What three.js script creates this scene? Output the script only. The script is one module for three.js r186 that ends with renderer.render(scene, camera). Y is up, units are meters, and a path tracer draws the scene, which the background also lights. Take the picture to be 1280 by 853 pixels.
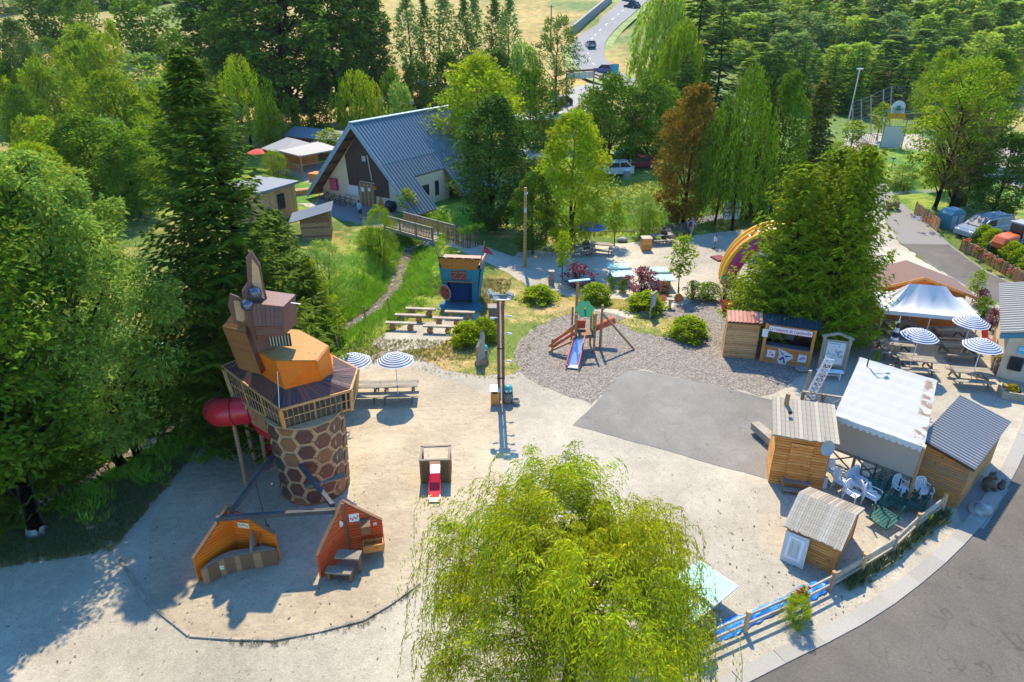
import * as THREE from 'three';
import { Sky } from 'three/addons/objects/Sky.js';
import { mergeGeometries, toCreasedNormals } from 'three/addons/utils/BufferGeometryUtils.js';
import { MarchingCubes } from 'three/addons/objects/MarchingCubes.js';

// ---------------------------------------------------------------- camera, sky, sun, exposure
const scene = new THREE.Scene();
const EYE = 17.5, TILT = 26 * Math.PI / 180, FL = 853;             // drone height (m), downward tilt, focal length in photo pixels
const camera = new THREE.PerspectiveCamera(53.13, 1024 / 682, 0.5, 1500);
camera.position.set(0, EYE, 0);
camera.rotation.set(-TILT, 0, 0);
const renderer = new THREE.WebGLRenderer({ antialias: true });
renderer.toneMapping = THREE.LinearToneMapping;
renderer.toneMappingExposure = 1.55;
renderer.shadowMap.enabled = true;
const SUN = new THREE.Vector3(-0.045, 1.33, -1).normalize();
const sky = new Sky();
sky.scale.setScalar(1000);
sky.name = 'sky';
sky.userData.kind = 'structure';
sky.material.uniforms.sunPosition.value.copy(SUN);
sky.material.uniforms.turbidity.value = 2;
sky.material.uniforms.rayleigh.value = 1.6;
sky.material.uniforms.mieCoefficient.value = 0.003;
sky.material.uniforms.cloudCoverage.value = 0;
scene.add(sky);
scene.environmentIntensity = 0.23;
const sun = new THREE.DirectionalLight(new THREE.Color().setRGB(1, 0.885, 0.66), 4.9);
sun.position.copy(SUN).multiplyScalar(150).add(new THREE.Vector3(0, 0, -40));
sun.target.position.set(0, 0, -40);
sun.castShadow = true;
Object.assign(sun.shadow.camera, { left: -70, right: 70, top: 80, bottom: -80, near: 1, far: 350 });
sun.shadow.mapSize.set(4096, 4096);
scene.add(sun, sun.target);
scene.fog = new THREE.FogExp2(new THREE.Color().setRGB(0.62, 0.72, 0.78), 0.0001);

// ---------------------------------------------------------------- helpers
const V = (x, y, z) => new THREE.Vector3(x, y, z), PI = Math.PI;
const mul = (s) => () => { s = (s + 0x6d2b79f5) | 0; let t = Math.imul(s ^ (s >>> 15), 1 | s); t = (t + Math.imul(t ^ (t >>> 7), 61 | t)) ^ t; return ((t ^ (t >>> 14)) >>> 0) / 4294967296; };
const R0 = mul(7), rr = (a, b, r = R0) => a + (b - a) * r();
const clamp = (x, a = 0, b = 1) => Math.min(b, Math.max(a, x)), lerp = (a, b, t) => a + (b - a) * t, smooth = (a, b, x) => { const t = clamp((x - a) / (b - a)); return t * t * (3 - 2 * t); };
// places read off the photograph: the point of the level plane y = h that the photo shows at (px, py) ...
const CS = Math.cos(TILT), SN = Math.sin(TILT);
function at(px, py, h = 0) { const u = (px - 640) / FL, v = (py - 426.5) / FL, t = (EYE - h) / (SN + v * CS); return V(u * t, h, -t * (CS - v * SN)); }
// ... or the point at a known distance d ahead
function atD(px, py, d) { const u = (px - 640) / FL, v = (py - 426.5) / FL, t = d / (CS - v * SN); return V(u * t, EYE - t * (SN + v * CS), -d); }
const ppm = (p) => FL / (-p.z * CS + (EYE - p.y) * SN);              // photo pixels per metre at a point
const names = {};
function numbered(n) { const k = names[n] = (names[n] ?? -1) + 1; return k ? n + '_' + String(k).padStart(3, '0') : n; }
function tag(o, label, category, group) { Object.assign(o.userData, { label, category }); if (group) o.userData.group = group; return o; }
function thing(name, p, yaw, label, category, group) {
  const o = new THREE.Group(); o.name = numbered(name); o.position.copy(p); o.rotation.y = yaw; scene.add(o);
  return tag(o, label, category, group);
}
function dup(o, p, yaw, label, group) {
  const c = o.clone(); c.name = numbered(o.name.replace(/_\d{3}$/, '')); c.position.copy(p); c.rotation.y = yaw; scene.add(c);
  c.userData = { ...o.userData }; if (label) c.userData.label = label; if (group) c.userData.group = group;
  return c;
}
const prep = (g) => { g = g.index ? g.toNonIndexed() : g; for (const k of Object.keys(g.attributes)) if (!['position', 'normal', 'uv'].includes(k)) g.deleteAttribute(k); return g; };
function join(gs) { gs = [].concat(gs).flat(); return gs.length === 1 ? gs[0] : mergeGeometries(gs.map(prep)); }
function mesh(name, gs, m, parent) {
  const o = new THREE.Mesh(join(gs), m); o.name = parent ? name : numbered(name); o.castShadow = o.receiveShadow = true; (parent ?? scene).add(o); return o;
}
function struct(name, gs, m) { const o = mesh(name, gs, m); o.userData.kind = 'structure'; return o; }
// face(A, B): local +x runs from A to B on the ground, +z towards the viewer's side
function face(a, b) { const d = b.clone().sub(a); return { p: a.clone(), yaw: -Math.atan2(d.z, d.x), w: Math.hypot(d.x, d.z) }; }
const M4 = new THREE.Matrix4(), EU = new THREE.Euler();
function put(g, x = 0, y = 0, z = 0, rx = 0, ry = 0, rz = 0) { return g.applyMatrix4(M4.makeRotationFromEuler(EU.set(rx, ry, rz)).setPosition(x, y, z)); }
// a box with uv in metres, u along its longest side (grain), at a random place of the grain
function box(w, h, d, x = 0, y = 0, z = 0, rx = 0, ry = 0, rz = 0) {
  const g = new THREE.BoxGeometry(w, h, d), P = g.attributes.position, N = g.attributes.normal, U = g.attributes.uv, s = [w, h, d], ou = R0() * 5, ov = R0() * 5;
  for (let i = 0; i < 24; i++) {
    const n = [N.getX(i), N.getY(i), N.getZ(i)], p = [P.getX(i), P.getY(i), P.getZ(i)], k = n.findIndex((q) => Math.abs(q) > 0.5), ax = [0, 1, 2].filter((q) => q !== k);
    if (s[ax[0]] < s[ax[1]]) ax.reverse();
    U.setXY(i, p[ax[0]] + ou, p[ax[1]] + ov);
  }
  return put(g, x, y, z, rx, ry, rz);
}
function cyl(r1, r2, h, seg, x = 0, y = 0, z = 0, rx = 0, ry = 0, rz = 0, open = false) { return put(new THREE.CylinderGeometry(r1, r2, h, seg, 1, open), x, y, z, rx, ry, rz); }
const QA = new THREE.Quaternion(), UP = V(0, 1, 0);
function along(g, a, b) { const d = b.clone().sub(a).normalize(); QA.setFromUnitVectors(UP, d); return g.applyMatrix4(new THREE.Matrix4().compose(a.clone().add(b).multiplyScalar(0.5), QA, V(1, 1, 1))); }
function rod(a, b, r1, r2 = r1, seg = 7) { return along(new THREE.CylinderGeometry(r2, r1, a.distanceTo(b), seg), a, b); }
function beam(a, b, w, h) {                                          // squared timber from a to b, kept upright
  const d = b.clone().sub(a), L = d.length(), z = d.clone().normalize(), x = V(0, 1, 0).cross(z); if (x.length() < 0.01) x.set(1, 0, 0); x.normalize(); const y = z.clone().cross(x);
  return box(w, h, L).applyMatrix4(new THREE.Matrix4().makeBasis(x, y, z).setPosition(a.clone().add(b).multiplyScalar(0.5)));
}
function tube(pts, r, seg = 12, rad = 7) { return new THREE.TubeGeometry(new THREE.CatmullRomCurve3(pts), seg, r, rad); }
function shape(pts) { const s = new THREE.Shape(); pts.forEach(([x, y], i) => i ? s.lineTo(x, y) : s.moveTo(x, y)); s.closePath(); return s; }
function prism(pts, d, x = 0, y = 0, z = 0, rx = 0, ry = 0, rz = 0, bevel = 0) {
  const g = new THREE.ExtrudeGeometry(shape(pts), { depth: d - 2 * bevel, bevelEnabled: bevel > 0, bevelSize: bevel, bevelThickness: bevel, bevelSegments: 2, bevelOffset: -bevel });
  g.translate(0, 0, -d / 2 + bevel); return put(g, x, y, z, rx, ry, rz);
}
const lathe = (pts, seg = 16) => new THREE.LatheGeometry(pts.map(([x, y]) => new THREE.Vector2(x, y)), seg);
function quadGeo(ps) {                                              // one or more flat quads [a,b,c,d]
  const pos = [], uv = []; for (const [a, b, c, d] of ps) { for (const q of [a, b, c, a, c, d]) pos.push(q.x, q.y, q.z); const L = a.distanceTo(b), K = b.distanceTo(c); uv.push(0, 0, L, 0, L, K, 0, 0, L, K, 0, K); }
  const g = new THREE.BufferGeometry(); g.setAttribute('position', new THREE.Float32BufferAttribute(pos, 3)); g.setAttribute('uv', new THREE.Float32BufferAttribute(uv, 2)); g.computeVertexNormals(); return g;
}
function slab(top, th) {                                            // closed panel from a quad of corners, thickness th below it
  const n = top[1].clone().sub(top[0]).cross(top[3].clone().sub(top[0])).normalize(); if (n.y < 0) n.negate(); const low = top.map((p) => p.clone().addScaledVector(n, -th));
  return quadGeo([top, [low[3], low[2], low[1], low[0]], ...[0, 1, 2, 3].map((i) => [top[i], low[i], low[(i + 1) % 4], top[(i + 1) % 4]])]);
}
// ---------------------------------------------------------------- textures (what surfaces are made of)
function hash2(x, y, s) { let h = Math.imul(x, 374761393) + Math.imul(y, 668265263) + Math.imul(s, 974634721); h = Math.imul(h ^ (h >>> 13), 1274126177); return ((h ^ (h >>> 16)) >>> 0) / 4294967296; }
function vnoise(x, y, s, per = 0) {
  const ix = Math.floor(x), iy = Math.floor(y), w = per ? (q) => ((q % per) + per) % per : (q) => q, fx = x - ix, fy = y - iy, a = fx * fx * (3 - 2 * fx), b = fy * fy * (3 - 2 * fy);
  const x0 = w(ix), x1 = w(ix + 1), y0 = w(iy), y1 = w(iy + 1);
  return lerp(lerp(hash2(x0, y0, s), hash2(x1, y0, s), a), lerp(hash2(x0, y1, s), hash2(x1, y1, s), a), b);
}
function fbm(x, y, s, oct = 4, per = 0) { let v = 0, a = 0.5, n = 0; for (let i = 0; i < oct; i++) { v += a * vnoise(x, y, s + i, per); n += a; a *= 0.5; x *= 2; y *= 2; per *= 2; } return v / n; }
function tex(w, h, f, srgb = true, clampIt = false) {
  const d = new Uint8Array(w * h * 4);
  for (let y = 0, i = 0; y < h; y++) for (let x = 0; x < w; x++, i += 4) { const c = f(x / w, y / h, x, y); if (typeof c === 'number') { d[i] = d[i + 1] = d[i + 2] = clamp(c) * 255; } else { d[i] = clamp(c[0]) * 255; d[i + 1] = clamp(c[1]) * 255; d[i + 2] = clamp(c[2]) * 255; } d[i + 3] = 255; }
  const t = new THREE.DataTexture(d, w, h); t.magFilter = THREE.LinearFilter; t.minFilter = THREE.LinearMipmapLinearFilter; t.generateMipmaps = true; t.wrapS = t.wrapT = clampIt ? THREE.ClampToEdgeWrapping : THREE.RepeatWrapping; if (srgb) t.colorSpace = THREE.SRGBColorSpace; t.needsUpdate = true; return t;
}
const rep = (t, sx, sy = sx) => { const c = t.clone(); c.repeat.set(1 / sx, 1 / sy); c.needsUpdate = true; return c; };   // tile size in metres
const mix3 = (a, b, t) => [lerp(a[0], b[0], t), lerp(a[1], b[1], t), lerp(a[2], b[2], t)];
const tWood = rep(tex(512, 256, (u, v) => { const g = fbm(u * 4, v * 48, 11, 3, 4 * 1), s = fbm(u * 8, v * 128, 17, 2, 8), k = vnoise(u * 6, v * 12, 5, 6); return 0.72 + 0.28 * g + 0.2 * (s - 0.5) - (k > 0.86 ? (k - 0.86) * 2.4 : 0); }), 1.6, 0.5);
const tPaint = rep(tex(512, 256, (u, v) => { const g = fbm(u * 4, v * 48, 11, 3, 4), s = fbm(u * 8, v * 128, 17, 2, 8); return 0.8 + 0.18 * g + 0.1 * (s - 0.5); }), 1.6, 0.5);
const tGrey = rep(tex(512, 256, (u, v) => { const g = fbm(u * 3, v * 40, 21, 3, 3), s = fbm(u * 12, v * 24, 27, 3, 12), b = 0.5 + 0.5 * g - (s > 0.62 ? (s - 0.62) * 1.6 : 0); return [b, b * 0.97, b * 0.92]; }), 1.4, 0.6);
const tBump = rep(tex(256, 256, (u, v) => fbm(u * 16, v * 16, 31, 4, 16), false), 0.8);
const tBark = rep(tex(256, 256, (u, v) => { const a = fbm(u * 24, v * 6, 41, 3, 24); return 0.45 + 0.6 * a; }), 1, 1);
const tSpeck = tex(512, 512, (u, v) => 0.72 + 0.28 * hash2(Math.floor(u * 512), Math.floor(v * 512), 3) * (0.6 + 0.4 * vnoise(u * 64, v * 64, 9, 64)), true);
const tStucco = rep(tex(256, 256, (u, v) => 0.82 + 0.12 * fbm(u * 8, v * 8, 51, 4, 8) + 0.06 * hash2(u * 256 | 0, v * 256 | 0, 2)), 3);
const tRock = rep(tex(256, 256, (u, v) => 0.5 + 0.6 * fbm(u * 6, v * 6, 61, 5, 6)), 1.2);
// stones of the play gravel: nearest of scattered points
function cells(u, v, n, s) { const x = u * n, y = v * n, ix = Math.floor(x), iy = Math.floor(y); let b = 9, b2 = 9, id = 0; for (let j = -1; j < 2; j++) for (let i = -1; i < 2; i++) { const cx = (ix + i + n) % n, cy = (iy + j + n) % n, dx = ix + i + hash2(cx, cy, s) - x, dy = iy + j + hash2(cx, cy, s + 1) - y, d = dx * dx + dy * dy; if (d < b) { b2 = b; b = d; id = hash2(cx, cy, s + 2); } else if (d < b2) b2 = d; } return [Math.sqrt(b), Math.sqrt(b2), id]; }
const gravelC = tex(512, 512, (u, v) => { const [a, b, id] = cells(u, v, 48, 71), l = 0.62 + 0.36 * id; return [l, l * 0.965, l * 0.93]; });
const gravelB = tex(512, 512, (u, v) => { const [a, b] = cells(u, v, 48, 71); return clamp((b - a) * 1.6); }, false);
// trodden sand: soft dimples
const sandB = (() => { const n = 512, f = new Float32Array(n * n).fill(0.5), r = mul(5); for (let k = 0; k < 1500; k++) { const cx = r() * n, cy = r() * n, R = 6 + r() * 11, e = 0.6 + r() * 0.8, D = (r() < 0.7 ? -1 : 0.7) * (0.08 + 0.12 * r()); for (let j = -24; j <= 24; j++) for (let i = -24; i <= 24; i++) { const q = Math.hypot(i * e, j / e) / R; if (q < 1.4) { const x = (Math.floor(cx) + i + n) % n, y = (Math.floor(cy) + j + n) % n; f[y * n + x] += D * Math.exp(-q * q * 2.2); } } } return tex(n, n, (u, v, x, y) => f[y * n + x] + 0.1 * (hash2(x, y, 4) - 0.5), false); })();
// one colour map for each large ground, in plan, nothing repeats
const PLAN = { x0: -34, z0: -76, w: 80, h: 70 };
const WIDE = { x0: -44, z0: -96, w: 100, h: 90 };                        // the same for the grass all round
const planMap = (f, A = PLAN, n = 2048) => tex(n, n, (u, v, x, y) => f(A.x0 + u * A.w, A.z0 + v * A.h, x, y), true, true);
const plazaMap = planMap((x, z, i, j) => {
  const a = fbm(x * 0.12 + 9, z * 0.12, 81, 4), b = fbm(x * 0.9, z * 0.9, 85, 3), c = vnoise(x * 5, z * 5, 88), g = hash2(i, j, 6);
  let k = 0.80 + 0.13 * (a - 0.5) * 2 + 0.10 * (b - 0.5) + 0.05 * (c - 0.5) + 0.09 * (g - 0.5);
  const dirt = smooth(0.55, 0.72, fbm(x * 0.35 + 40, z * 0.35, 91, 4)), col = mix3([0.985 * k, 0.945 * k, 0.87 * k], [0.9 * k, 0.85 * k, 0.77 * k], dirt * 0.6);
  return hash2(i, j, 13) > 0.9935 ? mix3(col, [0.42, 0.4, 0.3], 0.6) : col;
});
const grassMap = planMap((x, z, i, j) => {
  const a = fbm(x * 0.22 + 3, z * 0.22, 101, 4), b = fbm(x * 1.6, z * 1.6, 105, 3), g = hash2(i, j, 7), dry = smooth(0.42, 0.62, a * 0.7 + b * 0.3 + 0.12 * (g - 0.5));
  const c = mix3([0.42, 0.5, 0.17], [0.68, 0.6, 0.38], dry), k = 0.8 + 0.4 * g * (0.5 + b); return [c[0] * k, c[1] * k, c[2] * k];
}, WIDE);
const tField = rep(tex(512, 512, (u, v, x, y) => { const a = fbm(u * 5, v * 5, 111, 4, 5), b = fbm(u * 30, v * 30, 115, 2, 30), k = 0.75 + 0.35 * b + 0.12 * hash2(x, y, 8); return mix3([0.9 * k, 0.92 * k, 0.75 * k], [1 * k, 0.95 * k, 0.8 * k], smooth(0.35, 0.65, a)); }), 30);

const mats = {};
function mat(key, c, o = {}) { return mats[key] ??= Object.assign(new THREE.MeshStandardMaterial({ color: new THREE.Color().setRGB(...c), roughness: 0.85, name: key, side: THREE.DoubleSide }), o); }
const wood = (key, c, o) => mat(key, c, { map: tWood, bumpMap: tWood, bumpScale: 0.004, roughness: 0.75, ...o });
const W = {
  pine: wood('pine', [0.92, 0.39, 0.085]), pine2: wood('pine2', [0.82, 0.33, 0.07]), pine3: wood('pine3', [0.96, 0.46, 0.125]),
  larch: wood('larch', [0.84, 0.45, 0.165]), larch2: wood('larch2', [0.75, 0.38, 0.135]), larch3: wood('larch3', [0.92, 0.52, 0.21]),
  grey: mat('grey_wood', [0.48, 0.43, 0.36], { map: tGrey, bumpMap: tGrey, bumpScale: 0.004 }), grey2: mat('grey_wood2', [0.42, 0.37, 0.3], { map: tGrey }), grey3: mat('grey_wood3', [0.56, 0.51, 0.44], { map: tGrey }),
  pale: mat('pale_wood', [0.72, 0.66, 0.56], { map: tGrey, bumpMap: tGrey, bumpScale: 0.004 }), pale2: mat('pale_wood2', [0.62, 0.55, 0.45], { map: tGrey }),
  post: wood('post', [0.558, 0.31, 0.139]), dark: wood('dark_wood', [0.09, 0.045, 0.028]), brown: wood('brown_wood', [0.31, 0.155, 0.0697]),
  orange: wood('orange_wood', [1, 0.25, 0.008], { map: tPaint, roughness: 0.5 }), orange2: wood('orange_wood2', [0.98, 0.215, 0.006], { map: tPaint, roughness: 0.5 }), red: wood('red_wood', [0.899, 0.155, 0.0388], { roughness: 0.55 }), red2: wood('red_wood2', [0.8, 0.11, 0.02], { map: tPaint, roughness: 0.55 }),
  purple: wood('purple_wood', [0.23, 0.085, 0.055], { roughness: 0.5 }), purple2: wood('purple_wood2', [0.19, 0.072, 0.052], { roughness: 0.5 }), cream: wood('cream_wood', [0.78, 0.47, 0.22]),
};
const steel = mat('steel', [0.55, 0.56, 0.57], { metalness: 0.8, roughness: 0.35 }), white = mat('white_paint', [0.8, 0.8, 0.8], { roughness: 0.5 }), black = mat('black_plastic', [0.02, 0.02, 0.022], { roughness: 0.5 });
const glass = mat('dark_glass', [0.02, 0.025, 0.03], { roughness: 0.18 }), redP = mat('red_plastic', [0.62, 0.02, 0.03], { roughness: 0.3 }), greenM = mat('green_paint', [0.02, 0.14, 0.1], { roughness: 0.4 }), blueP = mat('blue_paint', [0.03, 0.17, 0.36], { roughness: 0.5 });
const concrete = mat('concrete', [0.5, 0.45, 0.375], { map: rep(tSpeck, 1.5), bumpMap: tBump, bumpScale: 0.003 }), stone = mat('stone', [0.42, 0.39, 0.34], { map: tRock, bumpMap: tRock, bumpScale: 0.03 }), stucco = mat('stucco', [0.8, 0.64, 0.45], { map: tStucco, bumpMap: tBump, bumpScale: 0.004 });
const roofMetal = mat('roof_metal', [0.17, 0.235, 0.275], { roughness: 0.6 }), greyMetal = mat('grey_roof', [0.19, 0.2, 0.205], { roughness: 0.75 });
function canvasTex(w, h, draw) { const c = document.createElement('canvas'); c.width = w; c.height = h; draw(c.getContext('2d'), w, h); const t = new THREE.CanvasTexture(c); t.colorSpace = THREE.SRGBColorSpace; return t; }
// a printed board: box with the print on its front face
function printed(w, h, d, t, key) { const g = new THREE.BoxGeometry(w, h, d); const m = new THREE.MeshStandardMaterial({ map: t, roughness: 0.6, name: key }); return [g, m]; }
// ---------------------------------------------------------------- terrain
const STREAM = [[60, 628], [110, 607], [150, 583], [205, 548], [320, 476], [428, 415], [468, 388], [490, 362]].map(([x, y]) => { const p = at(x, y, -1.2); return [p.x, p.z]; })
  .concat([[-8.9, -57.3], [-6.6, -59.6], [-3, -63], [3, -63.2], [8, -60.4], [13, -60.5], [20, -65], [32, -71], [48, -76]]);
function streamDist(x, z) { let b = 1e9, f = 0; for (let i = 0; i + 1 < STREAM.length; i++) { const [ax, az] = STREAM[i], [bx, bz] = STREAM[i + 1], dx = bx - ax, dz = bz - az, t = clamp(((x - ax) * dx + (z - az) * dz) / (dx * dx + dz * dz)), q = Math.hypot(x - ax - dx * t, z - az - dz * t); if (q < b) { b = q; f = i + t; } } return [b, f]; }
function hill(x, z) {
  const d = -z, d0 = lerp(95, 132, smooth(32, 60, x)), s = 0.17 * (Math.sqrt((d - d0) ** 2 + 60) + d - d0) / 2;
  const far = s < 70 ? s : 70 + (s - 70) * 0.3;
  return far * (1 - 0.2 * smooth(30, 200, x)) + (d > 100 ? (fbm(x * 0.02, z * 0.02, 121, 3) - 0.5) * 7 * smooth(100, 190, d) : 0);
}
function ground(x, z) {
  let h = hill(x, z);
  h = Math.max(0, h - 0.3);
  if (z < -8 && z > -95) { const [q, f] = streamDist(x, z); const dep = lerp(1.15, 1.55, smooth(4, 8, f)) * lerp(1, 0.6, smooth(10, 13, f)); if (q < 3.4) h -= dep * (1 - smooth(0.55, 3.2, q + 0.25 * (vnoise(x * 1.3, z * 1.3, 131) - 0.5))); }
  return h;
}
function atG(px, py) { const u = (px - 640) / FL, v = (py - 426.5) / FL, dx = u, dy = -(SN + v * CS), dz = -(CS - v * SN); let t = 5; for (let k = 0; k < 900; k++) { const e = EYE + dy * t - ground(dx * t, dz * t); if (e < 0.01) break; t += Math.max(0.02, Math.min(e * 0.5, 1.5)); } return V(dx * t, ground(dx * t, dz * t), dz * t); }
function gridSheet(xs, zs, skip, y = (x, z) => ground(x, z), col) {
  const nx = xs.length, nz = zs.length, pos = new Float32Array(nx * nz * 3), uv = new Float32Array(nx * nz * 2), c = col && new Float32Array(nx * nz * 3), idx = [];
  for (let j = 0; j < nz; j++) for (let i = 0; i < nx; i++) { const k = j * nx + i, x = xs[i], z = zs[j]; pos.set([x, y(x, z), z], k * 3); uv.set([x, z], k * 2); if (c) c.set(col(x, z), k * 3); }
  for (let j = 0; j + 1 < nz; j++) for (let i = 0; i + 1 < nx; i++) if (!skip?.((xs[i] + xs[i + 1]) / 2, (zs[j] + zs[j + 1]) / 2)) { const a = j * nx + i; idx.push(a, a + nx, a + 1, a + 1, a + nx, a + nx + 1); }
  const g = new THREE.BufferGeometry(); g.setAttribute('position', new THREE.BufferAttribute(pos, 3)); g.setAttribute('uv', new THREE.BufferAttribute(uv, 2)); if (c) g.setAttribute('color', new THREE.BufferAttribute(c, 3)); g.setIndex(idx); g.computeVertexNormals(); return g;
}
const range = (a, b, s) => Array.from({ length: Math.round((b - a) / s) + 1 }, (_, i) => a + i * s);
const near = { x0: -44, x1: 56, z0: -96, z1: -6 };
const inPlan = (t, A = PLAN) => { const c = t.clone(); c.repeat.set(1 / A.w, 1 / A.h); c.offset.set(-A.x0 / A.w, -A.z0 / A.h); c.needsUpdate = true; return c; };
const grassM = mat('grass', [0.62, 0.7, 0.5], { map: inPlan(grassMap, WIDE), bumpMap: rep(tBump, 0.5), bumpScale: 0.05, vertexColors: true, roughness: 0.95 });
const lush = (x, z) => { const [q] = streamDist(x, z); return Math.max((1 - smooth(1.5, 6.5, q + 3 * (fbm(x * 0.4, z * 0.4, 141, 3) - 0.5))) * smooth(-20, -30, z) , smooth(-58, -66, z) * 0.7); };
struct('ground', gridSheet(range(near.x0, near.x1, 0.5), range(near.z0, near.z1, 0.5), null, undefined, (x, z) => { const l = lush(x, z), n = fbm(x * 0.5, z * 0.5, 145, 3); return mix3([1.1, 1.0, 0.7], mix3([0.8, 1.5, 0.1], [1.1, 1.5, 0.18], n), l); }), grassM);
const fieldM = mat('field', [0.6, 0.6, 0.6], { map: tField, vertexColors: true, roughness: 0.95 });
// beyond: dry meadows and greener strips, out to the skyline
const fieldCol = (x, z) => { const a = fbm(x * 0.018 + 5, z * 0.018, 151, 4), b = fbm(x * 0.12, z * 0.12, 155, 3), straw = smooth(0.4, 0.56, a * 0.8 + b * 0.2 + (x > -70 && x < 12 && z < -118 ? 0.16 : 0)); return mix3([0.22, 0.34, 0.06], [0.78, 0.56, 0.2], straw); };
const xs = [...range(-600, -180, 20), ...range(-160, -48, 8), ...range(-44, 56, 4), ...range(64, 160, 8), ...range(180, 600, 20)], zs = [...range(-900, -440, 20), ...range(-424, -208, 8), ...range(-200, -100, 4), ...range(-96, -8, 4), -6, ...range(2, 50, 8)];
struct('hills', gridSheet(xs, zs, (x, z) => x > near.x0 && x < near.x1 && z > near.z0 && z < near.z1, undefined, fieldCol), fieldM);
// flat sheets from outlines read off the photograph (rough edges: every span is split and nudged)
function outline(pts, jag, seed, step = 0.35) {
  const r = mul(seed), o = [], P = pts.map((p) => p.isVector3 ? p : at(p[0], p[1])), n = P.length;
  for (let i = 0; i < n; i++) { const a = P[i], b = P[(i + 1) % n], L = a.distanceTo(b), k = jag ? Math.min(60, Math.max(1, Math.round(L / step))) : 1; for (let j = 0; j < k; j++) { const t = j / k, x = lerp(a.x, b.x, t), z = lerp(a.z, b.z, t), w = jag * ((fbm(x * 1.1, z * 1.1, seed, 3) - 0.5) * 3 + (r() - 0.5) * 0.5), nx = (b.z - a.z) / L, nz = -(b.x - a.x) / L; o.push([x + nx * w, z + nz * w]); } }
  return o;
}
function flat(name, pts, y, m, jag = 0, seed = 1) {
  const g = new THREE.ShapeGeometry(shape(outline(pts, jag, seed).map(([x, z]) => [x, -z]))); g.rotateX(-PI / 2); g.translate(0, y, 0);
  const P = g.attributes.position, U = g.attributes.uv; for (let i = 0; i < P.count; i++) U.setXY(i, P.getX(i), P.getZ(i));
  return struct(name, g, m);
}
const plazaM = mat('limestone_grit', [0.83, 0.785, 0.705], { map: inPlan(plazaMap), bumpMap: rep(gravelB, 1.3), bumpScale: 0.012, roughness: 0.95 });
const sandM = mat('sand', [0.69, 0.61, 0.49], { map: inPlan(plazaMap), bumpMap: rep(sandB, 5), bumpScale: 0.05, roughness: 0.95 });
const gravelM = mat('gravel', [0.45, 0.405, 0.35], { map: rep(gravelC, 3.1), bumpMap: rep(gravelB, 3.1), bumpScale: 0.03, roughness: 0.95 });
const roadMap = planMap((x, z, i, j) => { const a = fbm(x * 0.25, z * 0.25, 171, 4), b = fbm(x * 1.4, z * 1.4, 175, 3), e = Math.abs(fbm(x * 0.5 + 3, z * 0.5, 179, 4) - 0.5), k = 0.78 + 0.2 * a + 0.1 * (b - 0.5) + 0.12 * (hash2(i, j, 15) - 0.5) - (e < 0.004 ? 0.1 : 0) + smooth(0.62, 0.72, fbm(x * 0.8, z * 0.8, 183, 3)) * 0.03; return [k, k * 0.985, k * 0.96]; });
const slabM = mat('slab', [0.27, 0.25, 0.22], { map: inPlan(roadMap), bumpMap: rep(tSpeck, 1), bumpScale: 0.002, roughness: 0.9 });
const asphaltM = mat('asphalt', [0.165, 0.146, 0.122], { map: inPlan(roadMap), bumpMap: rep(tSpeck, 1.7), bumpScale: 0.006, roughness: 1 });
const asphaltOld = mat('worn_asphalt', [0.34, 0.31, 0.265], { map: rep(tSpeck, 1.7), bumpMap: rep(tSpeck, 1.7), bumpScale: 0.006, roughness: 0.9 });
const dryM = mat('dry_grass', [1, 0.92, 0.85], { map: inPlan(grassMap, WIDE), bumpMap: rep(tBump, 0.5), bumpScale: 0.04, roughness: 0.95 });
const KERB = [[820, 925], [880, 888], [940, 852], [1000, 822], [1060, 792], [1110, 762], [1160, 724], [1200, 688], [1238, 644], [1262, 606], [1280, 570], [1300, 520], [1330, 470]];
flat('square', [[-220, 1000], [-200, 780], [0, 700], [60, 668], [130, 648], [190, 604], [240, 560], [300, 500], [360, 478], [420, 463], [450, 448], [485, 440], [520, 446], [560, 461], [610, 470], [640, 462], [640, 440], [662, 412], [700, 392], [740, 384], [800, 392], [840, 378], [800, 374], [720, 372], [660, 356], [640, 340], [636, 322], [662, 312], [700, 316], [740, 306], [800, 302], [860, 296], [930, 287], [1000, 284], [1060, 292], [1085, 262], [1098, 262], [1123, 302], [1163, 331], [1233, 374], [1330, 412], ...KERB.slice().reverse(), [700, 1000]], 0.004, plazaM, 0.28, 3);
flat('path', [[531, 296], [548, 303], [572, 312], [602, 325], [632, 340], [650, 352], [668, 344], [664, 326], [632, 318], [602, 307], [570, 297], [556, 291], [545, 290]], 0.0085, plazaM, 0.12, 5);
flat('dirt_patch', [[462, 432], [478, 416], [505, 408], [540, 402], [575, 396], [600, 392], [604, 398], [576, 412], [566, 422], [540, 437], [500, 440]], 0.0045, plazaM, 0.3, 7);
const SANDPIT = [[182, 752], [237, 796], [290, 800], [343, 801], [400, 790], [455, 776], [490, 755], [524, 730], [560, 690], [620, 610], [646, 540], [630, 500], [560, 474], [490, 452], [430, 474], [330, 500], [240, 580], [190, 650]];
flat('sandpit', SANDPIT, 0.012, sandM, 0.12, 9);
flat('gravel_bed', [[640, 455], [652, 428], [672, 408], [702, 394], [745, 388], [790, 398], [812, 398], [838, 386], [880, 374], [930, 378], [960, 396], [1010, 440], [1002, 468], [985, 486], [950, 494], [880, 478], [805, 463], [782, 466], [758, 492], [740, 506], [700, 492], [660, 474]], 0.0085, gravelM, 0.2, 11);
flat('tarmac_pad', [[716, 532], [783, 464], [806, 464], [880, 479], [962, 500], [1040, 520], [1030, 560], [985, 602], [960, 599], [900, 583], [820, 560]], 0.0165, slabM, 0.05, 13);
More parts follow.
